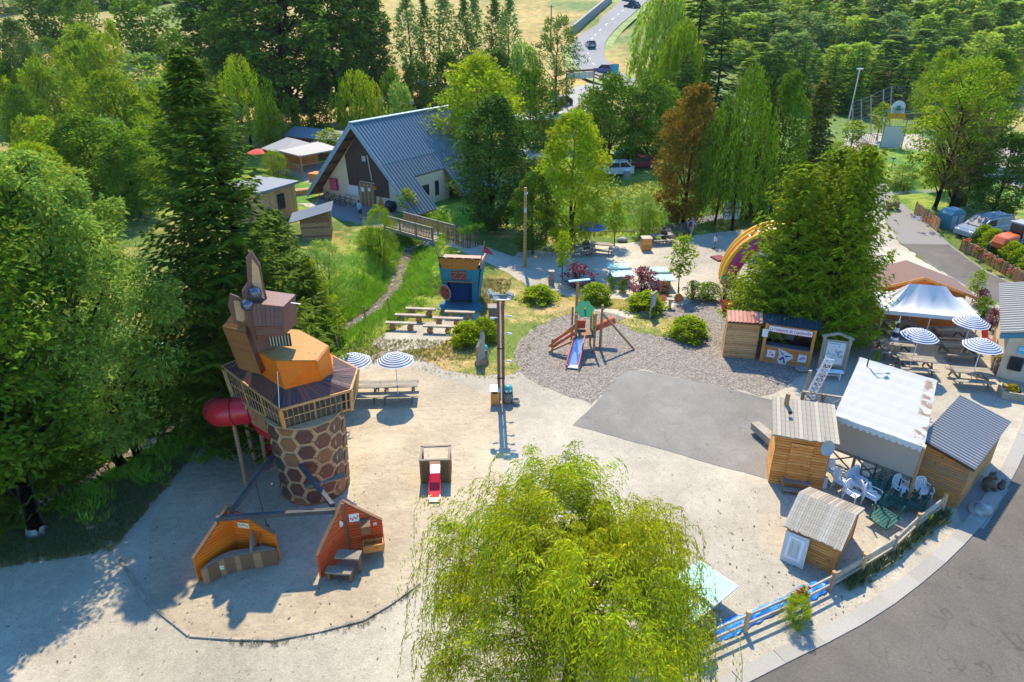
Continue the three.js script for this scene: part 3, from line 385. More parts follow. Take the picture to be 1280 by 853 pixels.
// ---------------------------------------------------------------- trees
// weeping willow-like tree in the foreground: arching twigs strung with small narrow leaves
{
  const R = mul(501), S = new Leaves(), T = [], base = V(1.55, 0, -13.1), H = 7.6, t = thing('weeping_tree', base, 0, 'large bright yellow-green weeping tree in the foreground, tallest thing at the bottom of the photo', 'tree');
  limb(T, V(0, -0.1, 0), V(0.15, 3.4, 0), 0.26, 0.17, R, 0);
  const forks = []; for (let i = 0; i < 22; i++) { const a = i * 2.4 + R(), q = 0.5 + R() * 1.7, e = V(Math.cos(a) * q, 3.4 + 1.8 * R() + (1.7 - q) * 0.3, Math.sin(a) * q); limb(T, V(0.1, 1.8 + R() * 1.3, 0), e, 0.1, 0.035, R, 0.2); forks.push(e); }
  const d = V(0, 0, 0), p = V(0, 0, 0), side = V(0, 0, 0);
  // lobes give the crown its uneven outline; sprays arch out of each lobe and hang at the tip
  const lobes = [[V(-0.8, 6.1, 0.3), [1, 1, 1]], [V(-1.2, 5.7, 0.7), [1, 1, 1]], [V(-0.5, 6.4, -0.3), [1.05, 1, 1]], [V(0.3, 5.2, 0.4), [1, 1, 1]], [V(-0.9, 5, 0.2), [1, 1, 0.9]], [V(0.2, 5.9, -0.7), [1.05, 1, 1]], [V(1, 4.6, 0.9), [0.95, 1, 1]], [V(-0.2, 4.2, 1.4), [1, 1, 1]]]; for (let i = 0; i < 46; i++) { const t2 = (i + 0.5) / 46, a = i * 2.39996, el = Math.asin(lerp(-0.42, 1, t2)), q = i % 4 === 3 ? 0.4 : (0.66 + 0.2 * R()) * (1 + 0.6 * (fbm(Math.cos(a) * 1.3 + 7, Math.sin(a) * 1.3 + el, 55, 2) - 0.5)); lobes.push([V(Math.cos(a) * Math.cos(el) * 3.7 * q, 3.6 + Math.sin(el) * 3.6 * q, Math.sin(a) * Math.cos(el) * 3.7 * q), tint(R, 0.14, 0.2)]); }
  for (const [c, k] of lobes) { limb(T, forks[(R() * 22) | 0], c, 0.035, 0.01, R, 0.15); for (let i = 0; i < 34; i++) {
    const s0 = dirRand(R).multiplyScalar(0.85 * Math.sqrt(R())).add(c), out = V(s0.x, 0, s0.z), far = out.length(); out.normalize(); const a = (R() - 0.5) * 1.6, ox = out.x * Math.cos(a) - out.z * Math.sin(a), oz = out.x * Math.sin(a) + out.z * Math.cos(a), len = 0.6 + 1.3 * R() * R() + 0.3 * R(), up = lerp(0.75, 0.1, clamp((4.6 - s0.y) / 3)) * (0.6 + 0.7 * R()), hang = 0.5 + 0.9 * R() * clamp(far / 3, 0.4, 1);
    const C = new THREE.CatmullRomCurve3([s0.clone(), V(s0.x + ox * len * 0.4, s0.y + up * len * 0.55, s0.z + oz * len * 0.4), V(s0.x + ox * len * 0.8, s0.y + up * len * 0.4, s0.z + oz * len * 0.8), V(s0.x + ox * len, Math.max(0.4, s0.y - hang * len * 0.7), s0.z + oz * len)]), N = 17, kk = tint(R, 0.12, 0.15);
    if (i % 3 === 0) T.push(new THREE.TubeGeometry(C, 5, 0.007, 3));
    for (let j = 1; j <= N; j++) { const q = C.getPoint(j / N), tn = C.getTangent(j / N); side.set(-oz, 0, ox); for (let m = 0; m < 4; m++) { const sg = m % 2 ? 1 : -1, w = (m >> 1) * 0.09 + 0.03 * R(); p.copy(q).addScaledVector(side, sg * w).add(tmpV.set((R() - 0.5) * 0.07, -w * 0.5 + (R() - 0.5) * 0.06, (R() - 0.5) * 0.07)); d.copy(tn).multiplyScalar(0.6).addScaledVector(side, sg * (0.5 + 0.5 * R())); d.y -= 0.35 + 0.5 * R(); d.x += (R() - 0.5) * 0.5; d.z += (R() - 0.5) * 0.5; d.normalize(); const cc = tint(R, 0.36, 0.3); leaf(S, p, d, R, 0.1 + 0.08 * R(), 0.028 + 0.016 * R(), [k[0] * kk[0] * cc[0], k[1] * kk[1] * cc[1], k[2] * kk[2] * cc[2]]); } }
  } }
  t.scale.set(0.87, 0.96, 0.88); mesh('trunk', T, barkM, t); mesh('crown', S.build(), L.willow, t);
}
// thickets that fill the left slope
{ const r = mul(777); for (let i = 0; i < 38; i++) { const d = 52 + i * 1.7, x = -24 + r() * 262, top = lerp(190, 20, smooth(50, 140, d)) + (r() - 0.5) * 26; if (x > 150 && d < 66) continue; treeD(r() < 0.5 ? 'bush' : 'bush2', [L.mid, L.mid, L.lime, L.silver, L.green][(r() * 5) | 0], x, top, d, (44 + r() * 34) * 90 / (d + 25), 'thicket_bush', 'leafy bush in the thicket on the left slope', 'leafy bushes filling the left slope', barkM, 'bush'); } }
// big trees of the left edge
{ const t = treePx('silver', L.silver, 172, 580, 168, 262, 'leafy_tree', 'big pale silvery-leaved tree at the left edge between the stream and the spruce'); t.rotation.set(0.17, 1.1, 0); }
tree('spruce2', L.fir, V(-19.8, 0, -21.5), 10, 3, 'spruce_tree', 'dark spruce at the left edge behind the tree with the bare trunk');
tree('tall', L.deep, V(-17.6, 0, -19.6), 14.4, 3.7, 'leafy_tree', 'tall tree with bare pale trunk foot in the bottom left corner beside the sand', 'tree', null, birchM);
treePx('spruce', L.fir, 315, 516, 58, 250, 'spruce_tree', 'tallest dark spruce, rising behind the wooden play tower');
treePx('spruce2', L.fir, 366, 450, 262, 120, 'spruce_tree', 'dark spruce close behind the right side of the play tower');
treePx('spruce2', L.firlit, 398, 440, 322, 80, 'spruce_tree', 'smaller bright green spruce between the play tower and the stream');
tree('ash', L.mid, V(-24.5, 0, -17), 11, 4.2, 'leafy_tree', 'green tree at the far left whose shadow falls on the sand').userData.label = 'green leafy tree cut by the left edge of the photo beside the dark spruce';
treePx('brushy', L.silver, 412, 395, 300, 70, 'silver_shrub', 'silvery grey-green willow shrub beside the dark spruce on the stream bank', null, barkM, 'shrub');
treePx('brushy', L.silver, 222, 530, 455, 70, 'silver_shrub', 'silvery shrub on the stream bank left of the red tube slide', null, barkM, 'shrub');
treePx('dome2', L.green, 408, 440, 395, 45, 'bank_bush', 'bright green bush hanging over the stream under the spruces', null, barkM, 'shrub');
treePx('dome2', L.green, 385, 452, 405, 60, 'bank_bush', 'dark green bush close behind the roof of the orange cabin', null, barkM, 'shrub');
treePx('brushy', L.mid, 345, 352, 270, 55, 'leafy_shrub', 'light green shrub beside the small grey-roofed shed', null, barkM, 'shrub');
treePx('dome2', L.mid, 300, 400, 330, 110, 'leafy_shrub', 'green bush half hidden behind the tallest spruce', null, barkM, 'shrub');
// beside the bridge and the A-frame house
treePx('brushy', L.mid, 478, 330, 258, 46, 'leafy_shrub', 'tall light green shrub at the left end of the footbridge', null, barkM, 'shrub');
treePx('brushy', L.green, 462, 310, 285, 34, 'leafy_shrub', 'low green shrub on the bank below the forecourt', null, barkM, 'shrub');
treePx('sapling', L.mid, 510, 272, 236, 26, 'young_tree', 'slim young tree against the right side of the A-frame house', null, barkM);
treePx('ash2', L.dark, 619, 288, 120, 122, 'leafy_tree', 'dense dark green tree right of the A-frame house at the picket fence');
treePx('ball', L.lime, 600, 232, 68, 122, 'leafy_tree', 'bright green round-headed tree behind the dark tree at the A-frame roof');
treeD('ball', L.green, 662, 84, 84, 78, 'leafy_tree', 'dark green round tree right behind the bright round-headed tree');
treePx('ash', L.lime, 714, 312, 137, 100, 'leafy_tree', 'bright yellow-green tree standing left of the white car');
treePx('ash', L.deep, 666, 318, 215, 62, 'leafy_tree', 'small dark tree behind the tall yellow pole', null);
treePx('brushy', L.silver, 802, 296, 240, 34, 'silver_shrub', 'narrow silvery shrub at the edge of the upper square below the copper tree', null, barkM, 'shrub');
treePx('brushy', L.lime, 812, 298, 262, 30, 'leafy_shrub', 'small bright green shrub beside the narrow silvery shrub', null, barkM, 'shrub');
treePx('sapling', L.mid, 768, 306, 250, 26, 'young_tree', 'thin young tree on the grass above the blue parasol');
treePx('ash2', L.copper, 854, 282, 104, 98, 'copper_tree', 'tall copper-brown leaved tree above the upper square');
treePx('birch', L.green, 915, 288, 74, 84, 'birch_tree', 'drooping birch with pale trunk right of the copper tree', null, birchM);
treePx('birch', L.deep, 893, 284, 110, 66, 'birch_tree', 'dark drooping tree between the copper tree and the pale-trunked birch', null, barkDark);
treePx('ash2', L.green, 963, 268, 88, 70, 'leafy_tree', 'bright-topped green tree right of the drooping birch');
treePx('cypress', L.cypress, 1008, 232, 98, 48, 'conifer_tree', 'dark olive cone-shaped conifer left of the leaning lamp post');
treePx('fullfir', L.firlit, 1032, 430, 184, 122, 'spruce_tree', 'broad yellow-green spruce right half of the pair behind the snack kiosk');
treePx('fullfir', L.firlit, 968, 420, 205, 128, 'spruce_tree', 'yellow-green spruce left half of the pair behind the snack kiosk');
treePx('fullfir', L.firlit, 1012, 404, 186, 130, 'spruce_tree', 'yellow-green spruce standing behind the kiosk pair of spruces');
// hedge-like maples and the row by the car park
treeD('ball', L.green, 768, 92, 84, 92, 'maple_tree', 'dark green maple at the left of the car park row');
treeD('ball', L.green, 818, 96, 86, 86, 'maple_tree', 'dark green maple beside the copper tree in the car park row');
treeD('ball', L.mid, 745, 112, 90, 60, 'maple_tree', 'smaller maple next to the entrance lane');
treeD('bigweep', L.far, 840, -34, 112, 84, 'willow_tree', 'big grey-green weeping tree below the bend of the hill road');
treeD('bigweep', L.mid, 858, 20, 98, 70, 'willow_tree', 'weeping tree in front of the dark conifers right of the hill road');
treeD('farfir', L.fir, 880, -30, 104, 84, 'conifer_tree', 'dark tall conifer behind the copper tree');
treeD('farfir', L.fir, 905, 10, 98, 76, 'conifer_tree', 'dark conifer right of the tall one behind the copper tree');
treeD('farfir', L.fir, 860, 70, 92, 60, 'conifer_tree', 'low dark conifer between the maples and the copper tree');
treeD('airy', L.blue, 697, 18, 104, 62, 'leafy_tree', 'airy grey-green tree beside the tall thin pole at the hill road');
treeD('bush', L.silver, 655, 55, 112, 50, 'far_bush', 'grey-green bush below the mown slope, left of the airy tree', null, barkM, 'bush');
// poplars and the row along the field
[[345, -45, 104, 150], [300, -40, 108, 120], [405, -35, 108, 90]].forEach(([x, y, d, w], i) => treeD('bigpop', L.deep, x, y, d, w, 'poplar_tree', ['huge dark poplar with leaning trunk above the cabins', 'huge dark poplar left of the leaning-trunk one', 'tall dark poplar right of the leaning-trunk one'][i]));
[[440, -34, 112, 62, L.deep], [462, -20, 114, 50, L.deep], [243, -45, 118, 74, L.deep], [268, -60, 122, 60, L.deep]].forEach(([x, y, d, w, m], i) => treeD('poplar', m, x, y, d, w, 'poplar_tree', ['slender dark poplar at the left edge of the dry field', 'slender poplar against the dry field', 'dark poplar above the top of the tallest spruce', 'dark poplar right behind the top of the tallest spruce'][i]));
[[505, -22, 46], [528, -8, 34], [552, -25, 50], [578, -10, 36], [592, -20, 36], [618, -12, 40], [636, -16, 40]].forEach(([x, y, w], i) => treeD('farpop', i % 2 ? L.blue : L.farblue, x, y, 122 + (i % 3) * 4, w * 0.72, 'poplar_tree', 'blue-green poplar in the row in front of the dry field', 'poplars in the row below the dry field'));
treeD('weep', L.lime, 443, 84, 100, 60, 'weeping_tree', 'round yellow-green weeping tree behind the long cabin');
treeD('bush', L.green, 488, 88, 104, 34, 'far_bush', 'green bush behind the ridge of the A-frame house', null, barkM, 'bush');
treeD('bush', L.silver, 498, 104, 98, 38, 'far_bush', 'silvery bush left of the ridge of the A-frame house', null, barkM, 'bush');
treeD('birch', L.lime, 293, 64, 92, 78, 'birch_tree', 'bright green drooping tree right of the top of the tallest spruce');
treeD('ash2', L.mid, 335, 128, 92, 40, 'leafy_tree', 'green tree in front of the cabin with hipped roof, left side');
treePx('sapling', L.mid, 414, 205, 160, 36, 'young_tree', 'small tree in front of the long brown cabin');
treePx('brushy', L.mid, 346, 226, 188, 34, 'leafy_shrub', 'light green shrub beside the terrace of the hipped cabin', null, barkM, 'shrub');
// bushes and trees climbing the left slope
[['bush', 'green', 168, -4, 150, 84, 'big dark green bush high on the left slope'], ['bush', 'mid', 100, 32, 135, 62, 'round light-topped bush on the left slope'], ['bush2', 'green', 56, 46, 132, 40, 'small round bush left of the light-topped one'], ['ash2', 'blue', 10, 22, 110, 62, 'blue-green tree at the left edge high up'], ['bush', 'deep', 48, -16, 160, 66, 'dark bush in the top left corner'], ['bush2', 'green', 92, -10, 158, 48, 'green bush near the top left corner'],
  ['bush2', 'silver', 172, 66, 112, 78, 'pale green bushy tree below the big dark bush'], ['ball', 'mid', 130, 88, 88, 88, 'bright leafy tree left of the tallest spruce'], ['ash2', 'green', 18, 106, 84, 66, 'green tree at the left edge, halfway up'], ['ball', 'green', 94, 142, 66, 112, 'dark tree with bright tips above the silvery tree'], ['bush2', 'silver', 58, 84, 104, 56, 'greyish bush on the left slope'], ['bush', 'lime', 72, 62, 116, 28, 'small bright bush between the round bushes'],
  ['bush2', 'lime', 134, 24, 128, 24, 'narrow bright bush below the dry strip'], ['ash', 'green', 150, 165, 62, 90, 'green tree between the silvery tree and the tallest spruce'], ['bush', 'mid', 185, 150, 76, 60, 'low light green tree left of the tallest spruce'], ['bush2', 'silver', 248, 72, 106, 44, 'silvery tree right behind the tallest spruce top'], ['bush', 'mid', 205, 110, 92, 60, 'green bush close to the tallest spruce'], ['ash', 'lime', 30, 178, 58, 90, 'light green tree at the left edge above the silvery tree'], ['bush2', 'blue', 30, 60, 122, 50, 'grey-green bush near the left edge'], ['bush', 'green', 215, 40, 132, 50, 'green bush above the top of the tallest spruce'],
  ['bush2', 'mid', 325, 120, 96, 30, 'small green tree under the huge poplars'], ['bush', 'mid', 360, 120, 100, 34, 'low green bush at the foot of the leaning poplar'], ['bush', 'green', 395, 118, 102, 40, 'green bush behind the long brown cabin'], ['bush2', 'deep', 560, 62, 116, 60, 'dark bush at the foot of the poplar row'], ['bush', 'deep', 520, 76, 112, 44, 'dark green bush left foot of the poplar row'], ['bush2', 'deep', 620, 60, 112, 56, 'dark bush right foot of the poplar row']]
  .forEach(([k, m, x, y, d, w, l]) => treeD(k, L[m], x, y, d, w, 'slope_tree', l, null, barkM, k[0] === 'b' && k !== 'ball' ? 'bush' : 'tree'));
// the wood behind the sports court
{
  const r = mul(909);
  for (let i = 0; i < 13; i++) treeD('farfir', i % 3 ? L.green : L.mid, 932 + i * 18 + r() * 8, 52 + r() * 20, 128 + r() * 8, 38 + r() * 14, 'wood_conifer', 'dark conifer in the front row of the wood behind the sports court', 'conifers in the front row of the wood');
  for (let row = 0; row < 4; row++) for (let i = 0; i < 13; i++) { const k = r(); treeD(k < 0.3 ? 'fara' : k < 0.45 ? 'farb' : 'farpop', [L.far, L.far, L.silver, L.far, L.farblue][(r() * 5) | 0], 905 + i * 31 + r() * 26 - row * 6, 34 - row * 26 + r() * 22 - (i > 7 ? (i - 7) * 3 : 0), 142 + row * 17 + r() * 8, 48 + r() * 26, 'wood_tree', 'leafy tree in the wood behind the sports court', 'leafy trees of the wood behind the sports court'); }
  for (let i = 0; i < 10; i++) treeD(i % 2 ? 'fara' : 'farb', L.farblue, 850 + i * 30 + r() * 20, -16 + r() * 16, 300 + r() * 40, 40 + r() * 26, 'distant_tree', 'bluish distant tree on the far hillside', 'distant trees on the far hillside');
  for (let i = 0; i < 9; i++) treeD(i % 2 ? 'bush' : 'bush2', L.farblue, -10 + i * 30 + r() * 12, -22 + r() * 14, 185 + r() * 30, 40 + r() * 20, 'distant_bush', 'bluish distant bush at the top of the left slope', 'distant bushes along the top of the left slope', barkM, 'bush');
}
treePx('airy', L.mid, 1168, 262, 70, 104, 'leafy_tree', 'sunlit airy tree left of the teal container by the camp road');
treePx('airy', L.brown, 1186, 264, 128, 70, 'withered_tree', 'half withered brownish tree with several stems by the camp road', null, barkM);
treeD('ash', L.mid, 1216, 95, 72, 62, 'leafy_tree', 'green tree right of the sunlit airy tree');
treeD('ash2', L.green, 1256, 60, 86, 84, 'leafy_tree', 'green tree near the right edge above the parked vehicles');
treeD('ash', L.deep, 1272, 166, 62, 84, 'leafy_tree', 'dark green tree cut by the right edge above the orange tractor');
treeD('ash', L.green, 1232, 170, 66, 56, 'leafy_tree', 'dark leafy tree behind the grey-blue van');
treeD('ball', L.mid, 1188, 60, 112, 60, 'leafy_tree', 'tree at the right end of the sports court');
treePx('cypress', L.fir, 1193, 262, 236, 14, 'small_conifer', 'small dark conifer behind the teal container');
treePx('sapling', L.mid, 1062, 190, 150, 34, 'young_tree', 'thin young tree in front of the sports court');
treePx('sapling', L.mid, 1096, 176, 128, 26, 'young_tree', 'thin young tree at the left of the green goal frame');
[[1060, 228, 190, 44, 'yellow', 'yellowing shrub below the sports court'], [1042, 212, 176, 40, 'mid', 'green shrub left of the yellowing one below the sports court'], [1076, 206, 178, 30, 'brown', 'brownish shrub at the foot of the leaning lamp post'], [1092, 222, 196, 30, 'mid', 'low shrub right of the yellowing one below the sports court'], [1128, 236, 206, 40, 'green', 'green shrub left of the sunlit airy tree'], [1030, 236, 198, 40, 'green', 'dark shrub behind the top of the kiosk spruces']].forEach(([x, y, t, w, m, l]) => treePx('brushy', L[m], x, y, t, w, 'leafy_shrub', l, null, barkM, 'shrub'));
treePx('spruce2', L.fir, 938, 272, 92, 66, 'conifer_tree', 'dark conifer between the drooping birch and the bright-topped tree');
treePx('sapling', L.mid, 1215, 378, 338, 22, 'young_tree', 'small young tree right of the white tent');
// shrubs of the square
[[674, 382, 358, 48, 'mid', 'rounded olive-green shrub left of the slide playhouse'], [745, 382, 355, 42, 'mid', 'rounded green shrub behind the slide playhouse'], [807, 394, 366, 52, 'mid', 'rounded bright shrub beside the small notice board'], [861, 428, 397, 52, 'mid', 'rounded bright shrub alone on the gravel'], [583, 436, 404, 46, 'lime', 'rounded bright shrub behind the pointed wooden totem'], [606, 430, 398, 40, 'mid', 'rounded green shrub between the totem and the floodlight post']]
  .forEach(([x, y, t, w, m, l], i) => treePx(i % 2 ? 'dome' : 'dome2', L[m], x, y - 7, t, w, 'rounded_shrub', l, null, barkM, 'shrub'));
[[722, 358, 331, 42, 'plum', 'purple-leaved shrub in front of the left table-tennis table'], [804, 368, 336, 46, 'plum', 'purple-leaved shrub in front of the right table-tennis table'], [830, 368, 352, 20, 'brown', 'reddish green shrub at the corner of the right table-tennis table'], [866, 374, 352, 26, 'mid', 'low green shrub left in the bed before the inflatable arch'], [884, 374, 354, 34, 'green', 'low green shrub in the middle of the bed before the inflatable arch'], [906, 374, 350, 28, 'brown', 'reddish shrub at the foot of the inflatable arch'], [764, 362, 346, 14, 'green', 'small weedy shrub between the purple shrubs'], [778, 366, 350, 16, 'green', 'small pale shrub left of the right purple shrub'], [924, 378, 352, 26, 'lime', 'green shrub at the foot of the left spruce of the pair']]
  .forEach(([x, y, t, w, m, l]) => treePx('spiky', L[m], x, y, t, w, 'bed_shrub', l, null, barkM, 'shrub'));
treePx('sapling', L.lime, 703, 352, 288, 24, 'young_tree', 'bright young tree beside the left purple shrub');
treePx('sapling', L.mid, 848, 366, 293, 36, 'young_tree', 'sparse young tree with dark stem right of the table-tennis tables');
// roadside hedge behind the bamboo screen
for (let i = 0; i < 7; i++) { const a = at(1212, 302), b = at(1300, 352), p = a.lerp(b, (i + 0.4) / 7).add(V(0.9, 0, -0.3)); tree('dome', i % 2 ? L.lime : L.mid, p, 1.25 + 0.3 * R0(), 0.95, 'hedge_shrub', ['hedge shrub nearest the grey-blue van', 'second hedge shrub from the van', 'third hedge shrub from the van, before the tractor', 'fourth hedge shrub along the bamboo screen', 'hedge shrub right of the tractor', 'last but one hedge shrub towards the right edge', 'hedge shrub cut by the right edge'][i], 'shrub', 'hedge shrubs behind the bamboo screen'); }
// grass: tufts on the banks, the lawn and the weedy edges (nobody could count them)
function tufts(name, label, n, place, h, c1, c2, seed) {
  const r = mul(seed), S = new Leaves(); for (let i = 0; i < 9; i++) { const a = i * 2.4, d = V(Math.cos(a) * 0.5, 1, Math.sin(a) * 0.5).normalize(); leaf(S, V(Math.cos(a) * 0.06, 0, Math.sin(a) * 0.06), d, r, 0.7 + 0.5 * r(), 0.1, [1, 1, 1]); }
  const o = new THREE.Object3D(), c = new THREE.Color(), list = []; for (let i = 0; i < n * 4 && list.length < n; i++) { const q = place(r); if (q) list.push(q); }
  const im = new THREE.InstancedMesh(S.build(), leafMats['t' + seed] ??= new THREE.MeshPhysicalMaterial({ color: 0xffffff, side: THREE.DoubleSide, roughness: 0.8, transmission: 0.35, thickness: 0, name: 'blade' }), list.length);
  list.forEach(([x, z, k], i) => { o.position.set(x, ground(x, z) - 0.01, z); const s = h * (0.5 + 0.9 * r()) * (k ?? 1); o.scale.set(s * 1.1, s, s * 1.1); o.rotation.y = r() * 6.3; o.updateMatrix(); im.setMatrixAt(i, o.matrix); const t = r(), q = 0.7 + 0.6 * r(); c.setRGB(lerp(c1[0], c2[0], t) * q, lerp(c1[1], c2[1], t) * q, lerp(c1[2], c2[2], t) * q); im.setColorAt(i, c); });
  im.name = numbered(name); im.castShadow = im.receiveShadow = true; im.userData.kind = 'stuff'; tag(im, label, 'grass'); scene.add(im);
}
const nearStream = (w0, w1) => (r) => { const k = r() * 9.6, i = k | 0, [ax, az] = STREAM[i], [bx, bz] = STREAM[i + 1], t = k - i, s = (r() < 0.5 ? -1 : 1) * lerp(w0, w1, r() * r()), L2 = Math.hypot(bx - ax, bz - az); return [lerp(ax, bx, t) - (bz - az) / L2 * s, lerp(az, bz, t) + (bx - ax) / L2 * s]; };
tufts('bank_grass', 'lush bright green grass along both banks of the stream', 12000, (r) => { const p = nearStream(0.55, 5)(r); return p; }, 0.42, [0.2, 0.42, 0.004], [0.36, 0.5, 0.008], 601);
const inQuad = (px) => { const P = px.map(([x, y]) => at(x, y)); return (r) => { const a = r(), b = r(), p = P[0].clone().lerp(P[1], a).lerp(P[3].clone().lerp(P[2], a), b); return [p.x, p.z]; }; };
tufts('lawn_grass', 'short dry grass on the slope around the log benches', 6000, (r) => { const p = inQuad([[515, 345], [640, 350], [610, 450], [415, 456]])(r); return p[1] > -43 && p[1] < -36 && p[0] > -8.6 && p[0] < -2 ? null : p; }, 0.12, [0.26, 0.25, 0.06], [0.34, 0.28, 0.1], 602);
tufts('tree_grass', 'grass under the trees at the left', 5000, (r) => inQuad([[150, 560], [250, 560], [140, 690], [-60, 720]])(r), 0.2, [0.12, 0.17, 0.02], [0.26, 0.22, 0.06], 603);
tufts('upper_lawn_grass', 'green grass between the upper square and the car park', 8000, (r) => inQuad([[700, 225], [960, 225], [960, 285], [690, 300]])(r), 0.22, [0.18, 0.28, 0.01], [0.32, 0.3, 0.03], 604);
tufts('fence_weeds', 'weeds growing along the foot of the roadside fence', 260, (r) => { const a = at(1055, 732), b = at(1180, 640), p = a.lerp(b, r()); return [p.x + (r() - 0.5) * 0.5, p.z + (r() - 0.5) * 0.5 + 0.15]; }, 0.3, [0.07, 0.13, 0.015], [0.18, 0.18, 0.04], 605);
tufts('edging_weeds', 'sparse weeds along the timber edging of the sandpit', 90, (r) => { const i = 2 + r() * 5, k = i | 0, a = at(...SANDPIT[k]).lerp(at(...SANDPIT[k + 1]), i - k); return [a.x + (r() - 0.5) * 0.2, a.z + 0.14 + (r() - 0.5) * 0.2]; }, 0.12, [0.1, 0.14, 0.02], [0.22, 0.2, 0.06], 606);
tufts('verge_grass', 'dry tufts at the ragged edges of the gravel and the sand', 1100, (r) => { const E = [[420, 463], [485, 442], [560, 462], [640, 466], [650, 430], [700, 394], [780, 400], [842, 424]], i = r() * 6.99, k = i | 0, a = at(...E[k]).lerp(at(...E[k + 1]), i - k); return [a.x + (r() - 0.5) * 1.6, a.z + (r() - 0.5) * 1.6]; }, 0.09, [0.36, 0.33, 0.08], [0.5, 0.42, 0.18], 607);
// dead leaves and twigs scattered on the sand and the square
{
  const r = mul(888), S = new Leaves(); leaf(S, V(0, 0, 0), V(1, 0.15, 0), r, 1, 0.45, [1, 1, 1], 0); const n = 700, im = new THREE.InstancedMesh(S.build(), mat('litter', [1, 1, 1], { side: THREE.DoubleSide }), n), o = new THREE.Object3D(), c = new THREE.Color();
  for (let i = 0; i < n; i++) { const p = i < 240 ? at(180 + r() * 420, 560 + r() * 230) : i < 480 ? at(880 + r() * 200, 610 + r() * 170) : at(r() * 900, 480 + r() * 370); o.position.set(p.x, 0.02, p.z); o.scale.setScalar(0.05 + 0.1 * r() * r()); o.rotation.set(0, r() * 6.3, 0); o.updateMatrix(); im.setMatrixAt(i, o.matrix); const k = 0.05 + 0.14 * r(); c.setRGB(k, k * 0.85, k * 0.55); im.setColorAt(i, c); }
  im.name = numbered('leaf_litter'); im.userData.kind = 'stuff'; im.castShadow = im.receiveShadow = true; tag(im, 'dead leaves and twigs scattered over the sand and the square', 'leaf litter'); scene.add(im);
}
// ---------------------------------------------------------------- buildings and sheds
// boards laid over a panel (in the panel's own x-y plane, facing +z): each board its own piece
function boards(parent, w, h, bh, mats3, { top = () => h, gap = 0.02, th = 0.03, x0 = 0, z = 0, vertical = false, name = 'plank' } = {}) {
  const n = Math.max(1, Math.round((vertical ? w : h) / bh)), s = (vertical ? w : h) / n;
  for (let i = 0; i < n; i++) {
    const m = mats3[(R0() * mats3.length) | 0], dz = z + th / 2 + 0.004 * R0();
    if (vertical) { const x = (i + 0.5) * s, hh = Math.min(top(x - s * 0.45), top(x + s * 0.45)); if (hh > 0.05) mesh(name, box(s - gap, hh, th, x0 + x, hh / 2, dz), m, parent); continue; }
    const y = (i + 0.5) * s; let a = 0, b = w; while (a < w && top(a) < y + s * 0.3) a += 0.02; while (b > a && top(b) < y + s * 0.3) b -= 0.02;
    if (b - a > 0.04) mesh(name, box(b - a, s - gap, th, x0 + (a + b) / 2, y, dz), m, parent);
  }
}
// a wall panel of given width/height with boards as its pieces; placed at (x, z) turned by ry
function plankWall(t, w, h, x, z, ry, ms, bh = 0.14, o = {}) {
  const top = o.top ?? (() => h), pts = [[0, 0], [w, 0], [w, top(w)]]; if (o.apex) pts.push([o.apex, top(o.apex)]); pts.push([0, top(0)]);
  const wl = mesh('wall', put(prism(pts, 0.05), 0, 0, -0.03), ms[0], t); wl.position.set(x, o.y ?? 0, z); wl.rotation.y = ry; boards(wl, w, o.max ?? h, bh, ms, { ...o, top }); return wl;
}
// corrugated sheet: from a..b along the eave, c..d the upper edge; waves run from eave to ridge
function corrugated(a, b, d, c, pitch = 0.18, amp = 0.022, th = 0.03) {
  const W2 = a.distanceTo(b), n = Math.max(8, Math.round(W2 / pitch) * 6), nor = b.clone().sub(a).cross(d.clone().sub(a)).normalize(); if (nor.y < 0) nor.negate();
  const pos = [], idx = []; for (let i = 0; i <= n; i++) { const s = i / n, o = Math.cos(i / 6 * 2 * PI), lift = amp * (o > 0 ? Math.sqrt(o) : -Math.sqrt(-o)); for (const [p, q] of [[a, b], [d, c]]) for (const k of [lift, lift - th]) { const v = p.clone().lerp(q, s).addScaledVector(nor, k); pos.push(v.x, v.y, v.z); } if (i) { const m = i * 4; idx.push(m - 4, m, m + 2, m - 4, m + 2, m - 2, m - 3, m - 1, m + 3, m - 3, m + 3, m + 1, m - 4, m - 3, m + 1, m - 4, m + 1, m, m - 2, m + 2, m + 3, m - 2, m + 3, m - 1); } }
  const g = new THREE.BufferGeometry(); g.setAttribute('position', new THREE.Float32BufferAttribute(pos, 3)); g.setIndex(idx); g.computeVertexNormals();
  const q = toCreasedNormals(g, 0.6); q.setAttribute('uv', new THREE.Float32BufferAttribute(new Float32Array(q.attributes.position.count * 2), 2)); return q;
}
